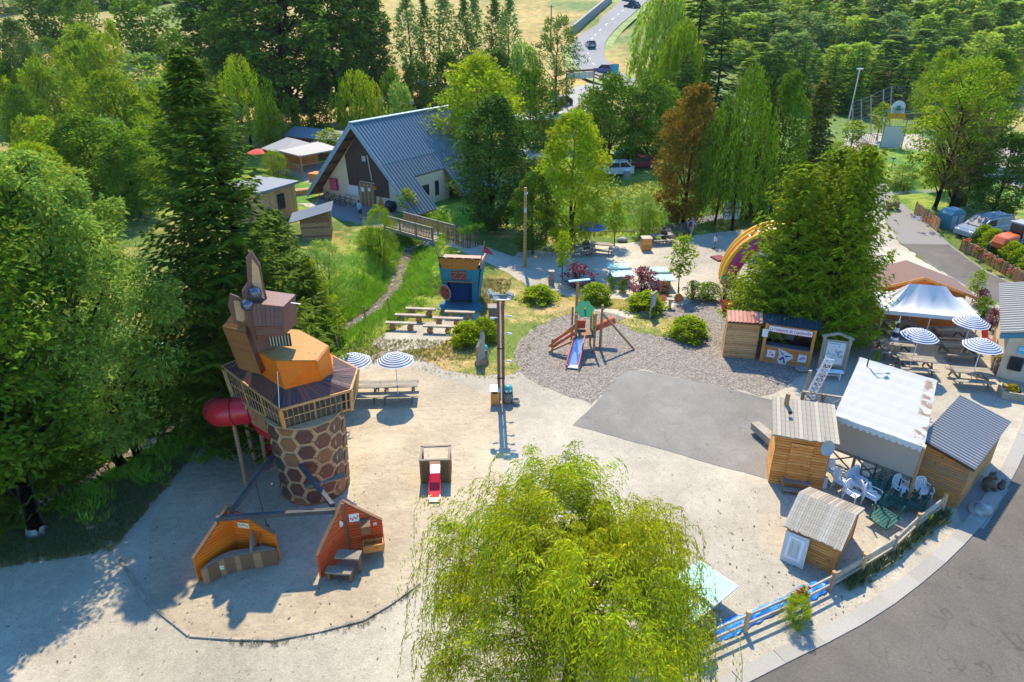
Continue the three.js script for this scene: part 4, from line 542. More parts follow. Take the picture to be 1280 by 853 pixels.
// boarded roof: boards from eave to ridge, each a piece of the roof part
function boardRoof(t, a, b, d, c, bw, ms, th = 0.03) {
  const rf = mesh('roof', slab([a, b, c, d].map((p) => p.clone().add(V(0, -0.03, 0))), 0.03), W.grey2, t), n = Math.round(a.distanceTo(b) / bw);
  for (let i = 0; i < n; i++) { const s = (i + 0.04) / n, e = (i + 0.96) / n, k = (R0() - 0.5) * 0.06, low = (p, q, u) => p.clone().lerp(q, u), A = low(a, b, s), B = low(a, b, e), C = low(d, c, e), D = low(d, c, s), over = A.clone().sub(D).normalize().multiplyScalar(k + 0.03); mesh('roof_board', slab([A.add(over), B.add(over), C, D].map((p) => p.add(V(0, th * (0.6 + R0() * 0.5), 0))), th), ms[(R0() * ms.length) | 0], rf); }
  return rf;
}
function windowPart(t, w, h, x, y, z, ry, frameM = white) {
  const f = mesh('window', [box(w, 0.07, 0.06, 0, h / 2, 0), box(w, 0.07, 0.06, 0, -h / 2, 0), box(0.07, h, 0.06, -w / 2, 0, 0), box(0.07, h, 0.06, w / 2, 0, 0), box(0.04, h, 0.05, 0, 0, 0)], frameM, t); f.position.set(x, y, z); f.rotation.y = ry; mesh('pane', box(w - 0.04, h - 0.04, 0.02), glass, f); return f;
}
const PINE = [W.pine, W.pine2, W.pine3], LARCH = [W.larch, W.larch2, W.larch3], PALE = [W.pale, W.pale2, W.grey3], GREY = [W.grey, W.grey2, W.grey3];

// ---- A-frame house
{
  const F = face(at(402, 246), at(524, 270)), w = F.w, D = 13.5, H = 7.9, t = thing('a_frame_house', F.p, F.yaw, 'steep A-frame house with blue-grey corrugated roof, brown gable and cream walls', 'house');
  const cx = w / 2, half = w / 2 + 0.75, slope = (H - 0.35) / half, topY = (x) => H - 0.45 - Math.abs(x - cx) * slope;
  const wl = mesh('wall', [put(prism([[0.3, 0], [w - 0.3, 0], [w - 0.3, Math.max(0.1, topY(w - 0.3))], [cx, topY(cx)], [0.3, Math.max(0.1, topY(0.3))]], 0.25), 0, 0, -0.15), put(prism([[0.3, 0], [w - 0.3, 0], [w - 0.3, Math.max(0.1, topY(w - 0.3))], [cx, topY(cx)], [0.3, Math.max(0.1, topY(0.3))]], 0.25), 0, 0, -D + 0.6), box(0.25, 3.0, 5.6, w - 2.0, 1.5, -4.2), box(0.25, 1, D - 0.8, 1.2, 0.5, -D / 2)], stucco, t);
  windowPart(wl, 1.1, 1, w - 1.85, 1.5, -3.2, PI / 2, W.dark); windowPart(wl, 0.5, 1.4, w - 1.85, 1.4, -5.0, PI / 2, W.dark);
  const gable = mesh('gable_cladding', put(prism([[cx - 2.3, 1.5], [cx - 2.5, topY(cx - 2.6) - 0.1], [cx, topY(cx) - 0.06], [cx + 2.6, topY(cx + 2.6) - 0.1], [cx + 2.9, 1.15], [cx + 1.2, 1.15], [cx + 1.2, 2.4], [cx - 0.9, 2.4], [cx - 0.9, 1.5]], 0.06), 0, 0, 0.02), W.dark, t);
  for (let x = cx - 2.3; x < cx + 2.75; x += 0.24) { const y1 = Math.min(topY(x), topY(x + 0.22)) - 0.15, y0 = x > cx - 1.1 && x < cx + 1.15 ? 2.42 : x < cx ? 1.55 : 1.2; if (y1 > y0) mesh('plank', box(0.225, y1 - y0, 0.03, x + 0.11, (y0 + y1) / 2, 0.065 + 0.01 * R0()), W.dark, gable); }
  const door = mesh('door', [box(2.0, 2.3, 0.08, cx + 0.15, 1.15, 0.06)], W.brown, t); for (let i = 0; i < 8; i++) mesh('plank', box(0.235, 2.2, 0.03, cx - 0.73 + i * 0.252, 1.12, 0.115), i % 2 ? W.brown : W.post, door);
  mesh('door_poster', [box(0.35, 0.4, 0.012, cx - 0.4, 1.6, 0.145), box(0.3, 0.3, 0.012, cx + 0.5, 1.7, 0.145)], white, door);
  mesh('notice_board', [box(1.5, 0.95, 0.06, cx - 1.75, 1.35, 0.1)], mat('notice', [0.6, 0.57, 0.5]), t); mesh('wall_box', [box(0.95, 1.15, 0.28, 2.2, 1.6, 0.16)], mat('pink_paint', [0.42, 0.05, 0.12], { roughness: 0.5 }), t);
  mesh('wall_lamp', [box(0.3, 0.35, 0.2, cx + 1.35, 1.95, 0.18)], mat('orange_paint', [0.7, 0.14, 0.02]), t); mesh('down_pipe', [rod(V(cx + 0.95, 2.6, 0.12), V(cx + 0.62, 5.0, 0.12), 0.05)], steel, t); mesh('vent', [box(0.5, 0.5, 0.06, cx + 0.1, 4.6, 0.1)], mat('vent', [0.4, 0.38, 0.36]), t);
  // roof: left slope whole, right slope with a cut over the side windows
  const pt = (x, z) => V(x, H - Math.abs(x - cx) * slope, z), zf = 1.25, zb = -D - 0.8, L0 = cx - half, R1 = cx + half, cut = cx + half * 0.64, S = [[zf, -1.7], [-1.7, -6.2], [-6.2, zb]];
  const rf = mesh('roof', [slab([pt(L0, zf), pt(L0, zb), pt(cx, zb), pt(cx, zf)], 0.14), ...S.map(([a, b], i) => slab([pt(cx, a), pt(cx, b), pt(i === 1 ? cut : R1, b), pt(i === 1 ? cut : R1, a)], 0.14))], W.brown, t);
  const up = (p) => p.clone().add(V(0, 0.06, 0));
  mesh('roof_sheet', corrugated(up(pt(L0, zf)), up(pt(L0, zb)), up(pt(cx, zf)), up(pt(cx, zb)), 0.42, 0.1, 0.04), roofMetal, rf);
  const split = cx + half * 0.45, dz = 0.02;
  for (const [a, b, x] of [[zf, -1.7, R1], [-1.7, -6.2, cut], [-6.2, zb, R1]]) { mesh('roof_sheet', corrugated(up(pt(x, a)), up(pt(x, b)), up(pt(split, a)), up(pt(split, b)), 0.42, 0.1, 0.04), roofMetal, rf); }
  mesh('roof_sheet', corrugated(up(pt(split + 0.12, zf)).add(V(0, 0.07, 0)), up(pt(split + 0.12, zb)).add(V(0, 0.07, 0)), up(pt(cx, zf)).add(V(0, 0.07, 0)), up(pt(cx, zb)).add(V(0, 0.07, 0)), 0.42, 0.1, 0.04), roofMetal, rf);
  mesh('ridge_cap', [beam(V(cx, H + 0.16, zf + 0.03), V(cx, H + 0.16, zb), 0.5, 0.1)], mat('ridge', [0.42, 0.5, 0.58], { roughness: 0.4, metalness: 0.2 }), rf);
  for (const s of [L0, R1]) mesh('barge_board', [beam(pt(s, zf + 0.03).add(V(0, -0.05, 0)), pt(cx, zf + 0.03).add(V(0, -0.05, 0)), 0.08, 0.42)], mat('barge', [0.2, 0.27, 0.33], { roughness: 0.5 }), rf);
  for (let k = 1; k < 6; k++) for (const s of [-1, 1]) mesh('purlin', [box(0.16, 0.22, 1.3, cx + s * half * k / 6.2, H - 0.32 - half * k / 6.2 * slope, 0.5)], W.dark, rf);
}
// ---- small grey-roofed shed and the vertical-board cabin on the left bank
{
  const F = face(at(378, 300), at(414, 298)), t = thing('garden_shed', F.p, F.yaw, 'small brown shed with grey corrugated roof on the bank above the stream', 'shed'), w = F.w, d = 2.6, h = 1.7;
  plankWall(t, w, h, 0, 0, 0, [W.post, W.brown], 0.16); plankWall(t, d, h, w, 0, PI / 2, [W.brown, W.post], 0.16); plankWall(t, d, h, 0, -d, -PI / 2, [W.brown], 0.3); mesh('roof', corrugated(V(-0.9, h - 0.15, 0.4), V(-0.9, h - 0.15, -d - 0.3), V(w + 0.3, h + 0.75, 0.4), V(w + 0.3, h + 0.75, -d - 0.3), 0.25, 0.03), greyMetal, t); mesh('gable', put(prism([[0, h], [w, h], [w, h + 0.62]], 0.05), 0, 0, -0.05), W.brown, t);
}
{
  const F = face(at(330, 283), at(373, 268)), t = thing('board_cabin', F.p, F.yaw, 'tan cabin of upright boards with one dark window, half hidden by the tallest spruce', 'cabin'), w = F.w, d = 4.2, h = 2.9;
  plankWall(t, w, h, 0, 0, 0, LARCH, 0.2, { vertical: true }); plankWall(t, d, h, w, 0, PI / 2, LARCH, 0.2, { vertical: true }); plankWall(t, d, h, 0, -d, -PI / 2, LARCH, 0.4, { vertical: true }); mesh('roof', [box(w + 0.7, 0.22, d + 0.7, w / 2, h + 0.12, -d / 2)], greyMetal, t); windowPart(t, 0.8, 1.3, w * 0.55, 1.7, 0.06, 0, black);
}
// ---- holiday cabins behind
function cabin(label, A, B, d, h, mt, roofM, o = {}) {
  const F = face(A, B), t = thing('holiday_cabin', F.p, F.yaw, label, 'cabin'), w = F.w;
  plankWall(t, w, h, 0, 0, 0, mt, 0.32); plankWall(t, d, h, w, 0, PI / 2, mt, 0.32); plankWall(t, d, h, 0, -d, -PI / 2, mt, 0.5); plankWall(t, w, h, w, -d, PI, mt, 0.6);
  const e = 0.5, r = o.rise ?? 0.9, a = V(-e, h, e), b = V(w + e, h, e), c = V(w + e, h, -d - e), q = V(-e, h, -d - e), k = o.hip ? w * 0.3 : 0, r1 = V(k - (k ? 0 : e), h + r, -d / 2), r2 = V(w - k + (k ? 0 : e), h + r, -d / 2);
  const rf = mesh('roof', o.flat ? [slab([a, b, c.clone().setY(h + r), q.clone().setY(h + r)], 0.15)] : [slab([a, b, r2, r1], 0.12), slab([c, q, r1, r2], 0.12), ...(k ? [slab([b, c, r2, r2.clone().add(V(0.01, 0, 0))], 0.1), slab([q, a, r1, r1.clone().add(V(-0.01, 0, 0))], 0.1)] : [])], roofM, t);
  if (!k && !o.flat) mesh('gable', [put(prism([[0, h], [w, h], [w, h + 0.05], [0, h + 0.05]], 0.05), 0, 0, -0.02), put(prism([[0, 0], [d, 0], [d / 2, r * 0.9]], 0.06, 0, 0, 0, 0, PI / 2), w, h - 0.02, 0), put(prism([[0, 0], [d, 0], [d / 2, r * 0.9]], 0.06, 0, 0, 0, 0, PI / 2), 0, h - 0.02, 0)], mt[0], t);
  for (const x of o.win ?? []) windowPart(t, 1.0, 1.2, x * w, h * 0.58, 0.08, 0);
  return { t, w, rf };
}
{
  const hip = cabin('wooden holiday cabin with pale hipped roof and a railed terrace', at(337, 212), at(358, 217), 4.6, 2.5, PINE, mat('pale_roof', [0.3, 0.28, 0.26], { roughness: 0.6 }), { hip: true, rise: 1.1 });
  const T = hip.t, w = hip.w; mesh('terrace', [box(3.6, 0.5, 5, w + 1.8, 0.25, -2.2)], concrete, T); mesh('porch_roof', slab([V(w - 0.2, 2.75, 0.6), V(w + 3.8, 2.55, 0.4), V(w + 3.8, 2.6, -5.2), V(w - 0.2, 3.0, -5.1)], 0.14), mats.pale_roof, T);
  for (const [x, z] of [[w + 3.6, 0.2], [w + 3.6, -4.7], [w + 0.3, 0.2]]) mesh('post', box(0.14, 2.2, 0.14, x, 1.5, z), W.post, T);
  const rail = mesh('railing', [beam(V(w + 0.3, 1.45, 0.2), V(w + 3.6, 1.45, 0.2), 0.08, 0.1), beam(V(w + 3.6, 1.45, 0.2), V(w + 3.6, 1.45, -4.7), 0.08, 0.1)], W.post, T); for (let i = 0; i < 8; i++) for (const k of [-1, 1]) mesh('slat', beam(V(w + 0.5 + i * 0.4, 0.98 - 0.42 * k, 0.2), V(w + 0.85 + i * 0.4, 0.98 + 0.42 * k, 0.2), 0.05, 0.07), i % 2 ? W.pine : W.post, rail);
  const dr = windowPart(T, 1.7, 1.9, w * 0.82, 1.15, 0.09, 0); windowPart(T, 0.8, 0.8, w * 0.2, 1.5, 0.09, 0); mesh('steps', [box(1, 0.18, 0.5, w + 0.2, 0.1, 0.7), box(1, 0.36, 0.35, w + 0.2, 0.18, 0.45)], W.grey, T);
  cabin('long dark brown holiday cabin with grey roof behind the hipped one', atG(362, 193), atG(432, 203), 4, 2.5, [W.brown, mat('brown3', [0.17, 0.08, 0.035], { map: tWood })], greyMetal, { rise: 0.8, win: [0.2, 0.5] });
  cabin('low brown cabin right of the A-frame house ridge with pale flat roof', atG(640, 172), atG(706, 168), 5, 2.5, [W.post, W.pine2], mats.pale_roof, { flat: true, rise: 0.3 });
  cabin('low cabin with white ribbed roof half hidden behind the bright green tree', at(655, 222), at(696, 214), 4.6, 2.2, LARCH, mat('white_roof', [0.4, 0.41, 0.42], { roughness: 0.5 }), { flat: true, rise: 0.5, win: [0.6] });
  cabin('cabin with pale grey roof behind the ridge of the A-frame house', atG(474, 152), atG(515, 150), 4.5, 2.6, [W.brown], mats.pale_roof, { rise: 0.7 });
  cabin('tiny cabin roof between the A-frame ridge and the bright round tree', atG(524, 128), atG(546, 128), 3.5, 2.6, [W.post], mats.pale_roof, { rise: 0.7 });
  cabin('orange wooden playhouse-like hut under the maples of the car park', atG(785, 168), atG(806, 170), 2.2, 2.3, [W.orange2], W.brown, { rise: 0.9 });
}
// ---- orange wooden chalet with brown roof behind the white tent
{
  const F = face(at(1077, 402), at(1195, 409)), w = F.w, d = 2.6, h = 2.25, r = 0.95, t = thing('wooden_chalet', F.p, F.yaw, 'orange wooden chalet with brown felt roof behind the white party tent', 'chalet'), top = (x) => h + r * (1 - Math.abs(x - w / 2) / (w / 2));
  plankWall(t, w, h, 0, 0, 0, [W.orange2, W.pine, W.orange], 0.15, { top, apex: w / 2, max: h + r }); plankWall(t, d, h, w, 0, PI / 2, PINE, 0.15); plankWall(t, d, h, 0, -d, -PI / 2, PINE, 0.15);
  const felt = mat('brown_felt', [0.30, 0.17, 0.125], { map: tSpeck, roughness: 0.9 }), e = 0.45, k = r * e / (w / 2), rf = mesh('roof', slab([V(-e, h - k + 0.06, e), V(w / 2, h + r + 0.06, e), V(w / 2, h + r + 0.06, -d), V(-e, h - k + 0.06, -d)], 0.1), felt, t);
  mesh('roof_side', slab([V(w + e, h - k + 0.06, e), V(w / 2, h + r + 0.06, e), V(w / 2, h + r + 0.06, -d), V(w + e, h - k + 0.06, -d)], 0.1), felt, rf); for (const s of [-1, 1]) mesh('barge_board', beam(V(w / 2 + s * (w / 2 + e), h - k, e + 0.03), V(w / 2, h + r, e + 0.03), 0.05, 0.16), W.pine2, rf);
}
// ---- orange-tiled shed and the snack kiosk
{
  const F = face(at(904, 446), at(943, 449)), w = F.w, h = 2.15, d = 0.8, t = thing('tiled_shed', F.p, F.yaw, 'plain larch shed with narrow orange tile roof left of the snack kiosk', 'shed');
  plankWall(t, w, h, 0, 0, 0, LARCH, 0.13); plankWall(t, d, h, w, 0, PI / 2, LARCH, 0.13); plankWall(t, d, h, 0, -d, -PI / 2, LARCH, 0.13);
  const rf = mesh('roof', slab([V(-0.05, h, 0.15), V(w + 0.15, h, 0.15), V(w + 0.15, h + 0.35, -d), V(-0.05, h + 0.35, -d)], 0.05), W.brown, t), tm = [mat('tile_a', [0.55, 0.25, 0.16]), mat('tile_b', [0.62, 0.3, 0.2]), mat('tile_c', [0.48, 0.2, 0.13])];
  for (let i = 0; i < 9; i++) for (let j = 0; j < 2; j++) mesh('tile', put(new THREE.CylinderGeometry(0.115, 0.115, 0.46, 8, 1, true, PI / 2, PI), (i + 0.5) * (w + 0.2) / 9 - 0.05, h + 0.05 + (j + 0.3) * 0.15, -0.06 - j * 0.4, PI / 2 + 0.36), tm[(R0() * 3) | 0], rf);
}
{
  const F = face(at(950, 451), at(1011, 461)), w = F.w, d = 1.5, t = thing('snack_kiosk', F.p, F.yaw, 'open wooden snack kiosk with lettered sign board, butterfly panel and dark blue roof', 'kiosk'), h = 2.3;
  plankWall(t, w, 1.0, 0, 0, 0, [W.post, W.pine2, W.larch2], 0.13); plankWall(t, d, h, w, 0, PI / 2, LARCH, 0.13); plankWall(t, d, h, 0, -d, -PI / 2, LARCH, 0.13); plankWall(t, w, h, w, -d, PI, [W.dark], 0.26);
  for (const x of [0.06, w - 0.06]) mesh('post', box(0.14, h, 0.14, x, h / 2, 0.02), W.pine, t);
  mesh('counter', box(w - 0.2, 0.05, 0.5, w / 2, 1.03, -0.15), mat('counter', [0.12, 0.14, 0.16], { roughness: 0.4 }), t); mesh('lintel', box(w, 0.3, 0.08, w / 2, h - 0.2, 0), W.pine, t);
  const [g, m] = printed(w - 0.3, 0.36, 0.03, canvasTex(1024, 128, (c, W2, H2) => { c.fillStyle = '#efe6e2'; c.fillRect(0, 0, W2, H2); c.strokeStyle = '#b0303c'; c.lineWidth = 8; c.strokeRect(4, 4, W2 - 8, H2 - 8); c.fillStyle = '#a3123a'; c.font = 'bold 82px serif'; c.textAlign = 'center'; c.textBaseline = 'middle'; c.fillText('Le Comptoir de Capalouille', W2 / 2, H2 / 2 + 2, W2 - 60); }), 'sign_print'); mesh('sign_board', put(g, w / 2, h - 0.27, 0.06), m, t);
  mesh('roof', corrugated(V(-0.15, h + 0.04, 0.1), V(w + 0.2, h + 0.04, 0.1), V(-0.15, h + 0.14, -0.95), V(w + 0.2, h + 0.14, -0.95), 0.2, 0.025), mat('blue_roof', [0.02, 0.04, 0.055], { roughness: 0.85 }), t);
  const [g1, m1] = printed(0.42, 0.42, 0.02, canvasTex(128, 128, (c) => { c.fillStyle = '#dfe3e6'; c.fillRect(0, 0, 128, 128); c.fillStyle = '#e08030'; c.beginPath(); c.arc(48, 40, 18, 0, 7); c.fill(); c.fillStyle = '#cf3b6a'; c.beginPath(); c.arc(88, 80, 20, 0, 7); c.fill(); c.fillStyle = '#bfc6cf'; c.fillRect(20, 70, 30, 26); }), 'ice_print'); mesh('picture_panel', put(g1, 0.5, 0.55, 0.045), m1, t);
  const [g2, m2] = printed(0.42, 0.42, 0.02, canvasTex(128, 128, (c) => { c.fillStyle = '#d4dfe6'; c.fillRect(0, 0, 128, 128); c.strokeStyle = '#a32a5a'; c.lineWidth = 16; c.beginPath(); c.moveTo(24, 86); c.quadraticCurveTo(64, 40, 108, 46); c.stroke(); c.strokeStyle = '#6a3f8a'; c.lineWidth = 7; c.beginPath(); c.moveTo(26, 96); c.lineTo(106, 60); c.stroke(); }), 'drink_print'); mesh('picture_panel', put(g2, w - 0.42, 0.55, 0.045), m2, t);
  mesh('butterfly_panel', put(prism([[-0.38, 0.4], [-0.1, 0.32], [0.4, 0.12], [0.42, -0.06], [0.16, -0.3], [0.1, -0.5], [-0.2, -0.5], [-0.36, -0.3], [-0.28, 0]], 0.03), w / 2 - 0.05, 0.53, 0.05), mat('panel_white', [0.66, 0.68, 0.7]), t);
  mesh('butterfly_wing', [[[-0.32, 0.34], [-0.05, 0.1], [-0.12, 0.04]], [[-0.02, 0.05], [0.36, 0.06], [0.05, -0.06]], [[-0.08, -0.02], [-0.28, -0.22], [-0.2, -0.3], [0, -0.1]], [[-0.02, -0.08], [0.08, -0.4], [0.0, -0.44], [-0.08, -0.1]]].map((p) => put(prism(p, 0.02), w / 2 - 0.05, 0.53, 0.07)), mat('wing', [0.1, 0.05, 0.17]), t);
  mesh('appliance', [box(0.7, 0.45, 0.5, 0.5, 1.25, -1.2), box(0.5, 0.6, 0.5, 1.3, 1.3, -1.4)], mat('grey_box', [0.22, 0.24, 0.25]), t); mesh('menu_card', [box(0.3, 0.45, 0.03, 0.02, 1.75, 0.12)], white, t); mesh('fruit_garland', [box(0.75, 0.16, 0.05, 0.95, 1.78, -0.5)], mat('yellow_green', [0.5, 0.55, 0.03]), t);
}
// ---- timber hut, white canopy and grey-roofed hut of the terrace
{
  const F = face(at(961, 603), at(1026, 614)), w = F.w, d = 1.75, hf = 2.45, hb = 2.8, t = thing('timber_hut', F.p, F.yaw, 'timber hut with weathered board roof and satellite dish beside the tarmac pad', 'hut'), side = (x) => lerp(hf, hb, x / d);
  plankWall(t, w, hf, 0, 0, 0, PINE, 0.12); plankWall(t, d, hb, 0, -d, -PI / 2, PINE, 0.12, { top: (x) => lerp(hb, hf, x / d), max: hb }); plankWall(t, d, hb, w, 0, PI / 2, [W.pine2, W.brown], 0.12, { top: side, max: hb }); plankWall(t, w, hb, w, -d, PI, PINE, 0.3);
  boardRoof(t, V(-0.25, hf + 0.03, 0.3), V(w + 0.2, hf + 0.03, 0.3), V(-0.25, hb + 0.1, -d - 0.25), V(w + 0.2, hb + 0.1, -d - 0.25), 0.16, PALE);
  const dr = mesh('door', box(0.84, 1.75, 0.05, w * 0.48, 1.2, 0.045), W.pine2, t); for (let i = 0; i < 12; i++) mesh('plank', box(0.82, 0.13, 0.02, w * 0.48, 0.42 + i * 0.145, 0.08), PINE[i % 3], dr); mesh('handle', box(0.03, 0.16, 0.05, w * 0.48 + 0.34, 1.25, 0.1), steel, dr); mesh('kick_plate', box(0.82, 0.14, 0.012, w * 0.48, 0.33, 0.1), steel, dr);
  const st = mesh('steps', [beam(V(w * 0.25, 0.02, 0.62), V(w * 0.25, 0.42, 0.06), 0.05, 0.14), beam(V(w * 0.75, 0.02, 0.62), V(w * 0.75, 0.42, 0.06), 0.05, 0.14)], W.grey2, t); for (let i = 0; i < 2; i++) mesh('step', box(w * 0.5, 0.04, 0.26, w * 0.5, 0.18 + i * 0.2, 0.5 - i * 0.28), W.grey, st);
  const dish = mesh('satellite_dish', lathe([[0.02, 0], [0.17, 0.025], [0.3, 0.09], [0.31, 0.1], [0.17, 0.045], [0.02, 0.02]], 24), mat('dish', [0.36, 0.36, 0.35], { roughness: 0.4 }), t); dish.position.set(w * 0.86, hf - 0.1, 0.45); dish.rotation.set(1.2, 0, -0.5); mesh('dish_arm', [rod(V(0, 0, 0), V(-0.1, -0.05, -0.4), 0.02), rod(V(0, 0.05, 0.3), V(-0.1, 0.45, 0.2), 0.012)], steel, dish);
  mesh('roof_stub', [cyl(0.09, 0.1, 0.55, 8, w * 0.15, hb + 0.3, -d * 0.9)], W.post, t); mesh('roof_lamp', [cyl(0.08, 0.08, 0.12, 10, w * 0.2, hb + 0.1, -d * 0.5, 1.2)], black, t);
}
const TERR = face(at(1044, 601), at(1190, 640));                     // front line of the canopy bay and the grey-roofed hut
{
  const A = [at(1043, 519, 2.75), at(1156, 559, 2.75), at(1172, 475.5, 3.2), at(1075.5, 446.5, 3.2)], t = thing('white_canopy', V(A[0].x, 0, A[0].z), 0, 'large white fabric canopy with scalloped front and rusty stains over the terrace', 'canopy'), o = t.position, rel = (p) => p.clone().sub(o), Q = A.map(rel), n = 28, m = 20, pos = [], uv = [], idx = [];
  for (let j = 0; j <= m; j++) for (let i = 0; i <= n; i++) { const a = Q[0].clone().lerp(Q[1], i / n), b = Q[3].clone().lerp(Q[2], i / n), p = a.lerp(b, j / m), s = j / m * 7; p.y += -0.07 * Math.abs(Math.sin(PI * s)) + 0.05 * (fbm(i * 0.5, j * 0.5, 191, 3) - 0.5); pos.push(p.x, p.y, p.z); uv.push(i / n, j / m); if (i && j) { const k = j * (n + 1) + i; idx.push(k - n - 2, k - n - 1, k, k - n - 2, k, k - 1); } }
  const g = new THREE.BufferGeometry(); g.setAttribute('position', new THREE.Float32BufferAttribute(pos, 3)); g.setAttribute('uv', new THREE.Float32BufferAttribute(uv, 2)); g.setIndex(idx); g.computeVertexNormals();
  const stain = tex(512, 512, (u, v) => { const e = u > 0.84 ? smooth(0.84, 0.9, u) : 0, q = fbm(u * 9, v * 16, 161, 4), k = e * smooth(0.56, 0.66, q) * 0.8, dirt = 0.03 * fbm(u * 4, v * 30, 165, 3); return mix3([0.93 - dirt, 0.92 - dirt, 0.9 - dirt], [0.62, 0.48, 0.33], k); }, true, true);
  mesh('canopy_sheet', g, new THREE.MeshPhysicalMaterial({ color: new THREE.Color().setRGB(0.58, 0.58, 0.57), map: stain, transmission: 0.18, thickness: 0, roughness: 0.8, side: THREE.DoubleSide, name: 'canopy_cloth' }), t);
  const vp = [[0, 0]]; const L2 = Q[0].distanceTo(Q[1]), dn = 14; const pts = [[0, 0]]; for (let i = 0; i < dn; i++) for (let k = 0; k <= 5; k++) pts.push([(i + k / 5) * L2 / dn, -0.16 - 0.12 * Math.sin(PI * k / 5)]); pts.push([L2, 0]);
  const val = mesh('valance', put(prism(pts, 0.012), 0, 0, 0), mat('valance', [0.6, 0.6, 0.57]), t); val.position.copy(Q[0]).add(V(0.01, 0, 0.02)); val.rotation.y = -Math.atan2(Q[1].z - Q[0].z, Q[1].x - Q[0].x);
  for (const p of Q) mesh('post', rod(V(p.x, 0, p.z), V(p.x, p.y - 0.06, p.z), 0.06), W.post, t);
  const back = Q[0].clone().lerp(Q[3], 0.13).setY(0), back2 = Q[1].clone().lerp(Q[2], 0.13).setY(0); mesh('back_curtain', slab([back.clone().setY(2.5), back2.clone().setY(2.6), back2.clone().setY(0.85), back.clone().setY(0.85)], 0.01), mat('curtain', [0.48, 0.4, 0.31]), t);
  const fr = mesh('trellis_railing', [beam(back.clone().setY(0.85), back2.clone().setY(0.85), 0.08, 0.1), beam(back.clone().setY(0.12), back2.clone().setY(0.12), 0.06, 0.08)], W.grey2, t); for (let i = 0; i < 3; i++) { const a = back.clone().lerp(back2, i / 3), b = back.clone().lerp(back2, (i + 1) / 3); mesh('brace', [beam(a.clone().setY(0.12), b.clone().setY(0.85), 0.05, 0.06)], W.grey2, fr); mesh('brace', [beam(a.clone().setY(0.85), b.clone().setY(0.12), 0.05, 0.06)], W.grey, fr); mesh('post', rod(a, a.clone().setY(0.9), 0.06), W.grey2, fr); }
}
{
  const a = at(1142, 613), b = at(1195, 636), F = face(a, b), w = F.w, d = 4.4, hl = 2.35, hr = 2.05, t = thing('grey_roofed_hut', F.p, F.yaw, 'brown timber hut with grey corrugated roof at the road end of the terrace', 'hut');
  plankWall(t, w, hl, 0, 0, 0, [W.pine2, W.post], 0.12, { top: (x) => lerp(hl, hr, x / w), max: hl }); plankWall(t, d, hr, w, 0, PI / 2, [W.pine2, W.post], 0.12); plankWall(t, d, hl, 0, -d, -PI / 2, [W.brown], 0.24); plankWall(t, w, hr, w, -d, PI, [W.brown], 0.3);
  mesh('roof', corrugated(V(w + 0.18, hr - 0.02, 0.2), V(w + 0.18, hr - 0.02, -d - 0.2), V(-0.3, hl + 0.1, 0.2), V(-0.3, hl + 0.1, -d - 0.2), 0.2, 0.035), mat('grey_sheet', [0.23, 0.235, 0.235], { roughness: 0.7 }), t);
  mesh('fascia', [beam(V(w + 0.18, hr - 0.06, 0.22), V(-0.3, hl + 0.06, 0.22), 0.02, 0.09)], W.dark, t);
}
// terrace railing between the hut and the canopy, and the lattice ladder
{
  const a = at(1000, 512), b = at(1050, 520), c = at(1075, 500), t = thing('terrace_railing', V(0, 0, 0), 0, 'grey timber railing with crossed braces between the ladder and the white canopy', 'railing'), P = [a, b, c];
  for (let k = 0; k < 2; k++) { const p = P[k], q = P[k + 1], n = 2; mesh('rail', beam(p.clone().setY(1.0), q.clone().setY(1.0), 0.12, 0.06), W.pale2, t); mesh('rail', beam(p.clone().setY(0.15), q.clone().setY(0.15), 0.06, 0.06), W.grey2, t); for (let i = 0; i < n; i++) { const s = p.clone().lerp(q, i / n), e = p.clone().lerp(q, (i + 1) / n); mesh('post', beam(s.clone().setY(0), s.clone().setY(1), 0.12, 0.12), W.grey2, t); mesh('brace', beam(s.clone().setY(0.15), e.clone().setY(1), 0.05, 0.05), W.grey, t); mesh('brace', beam(s.clone().setY(1), e.clone().setY(0.15), 0.05, 0.05), W.grey, t); } }
  const L0 = at(1001, 510), T1 = at(1033, 449, 2.9), l = thing('lattice_ladder', V(0, 0, 0), 0, 'white lattice lighting ladder leaning above the roof of the timber hut', 'ladder'), off = V(0.34, 0, 0.1), off2 = V(0.1, 0, -0.26), chords = [V(0, 0, 0), off, off2], al = mat('aluminium', [0.75, 0.75, 0.78], { metalness: 0.3, roughness: 0.4 });
  for (const o of chords) mesh('rail', rod(L0.clone().add(o), T1.clone().add(o), 0.028), al, l);
  for (let i = 0; i <= 11; i++) { const s = L0.clone().lerp(T1, i / 11), e = L0.clone().lerp(T1, Math.min(1, (i + 1) / 11)); mesh('rung', rod(s.clone(), s.clone().add(off), 0.02, 0.02, 5), al, l); if (i < 11) mesh('lattice_bar', [rod(s.clone(), e.clone().add(off), 0.014, 0.014, 4), rod(s.clone().add(off), e.clone().add(off2), 0.012, 0.012, 4), rod(s.clone().add(off2), e.clone(), 0.012, 0.012, 4)], al, l); }
  mesh('foot', box(0.5, 0.06, 0.5, L0.x + 0.15, 0.03, L0.z), W.grey2, l); const pr = at(1026, 500); mesh('prop', [rod(V(pr.x - 0.3, 0, pr.z), T1.clone().lerp(L0, 0.1), 0.025), rod(V(pr.x + 0.1, 0, pr.z), T1.clone().lerp(L0, 0.05), 0.025)], W.pale2, l);
  const tp = at(1022, 512); const po = thing('timber_pole', tp, 0, 'short thick timber pole in front of the kiosk beside the ladder', 'pole'); mesh('shaft', cyl(0.08, 0.09, 1.6, 8, -0.25, 0.8, -1.0), W.pale2, po);
}
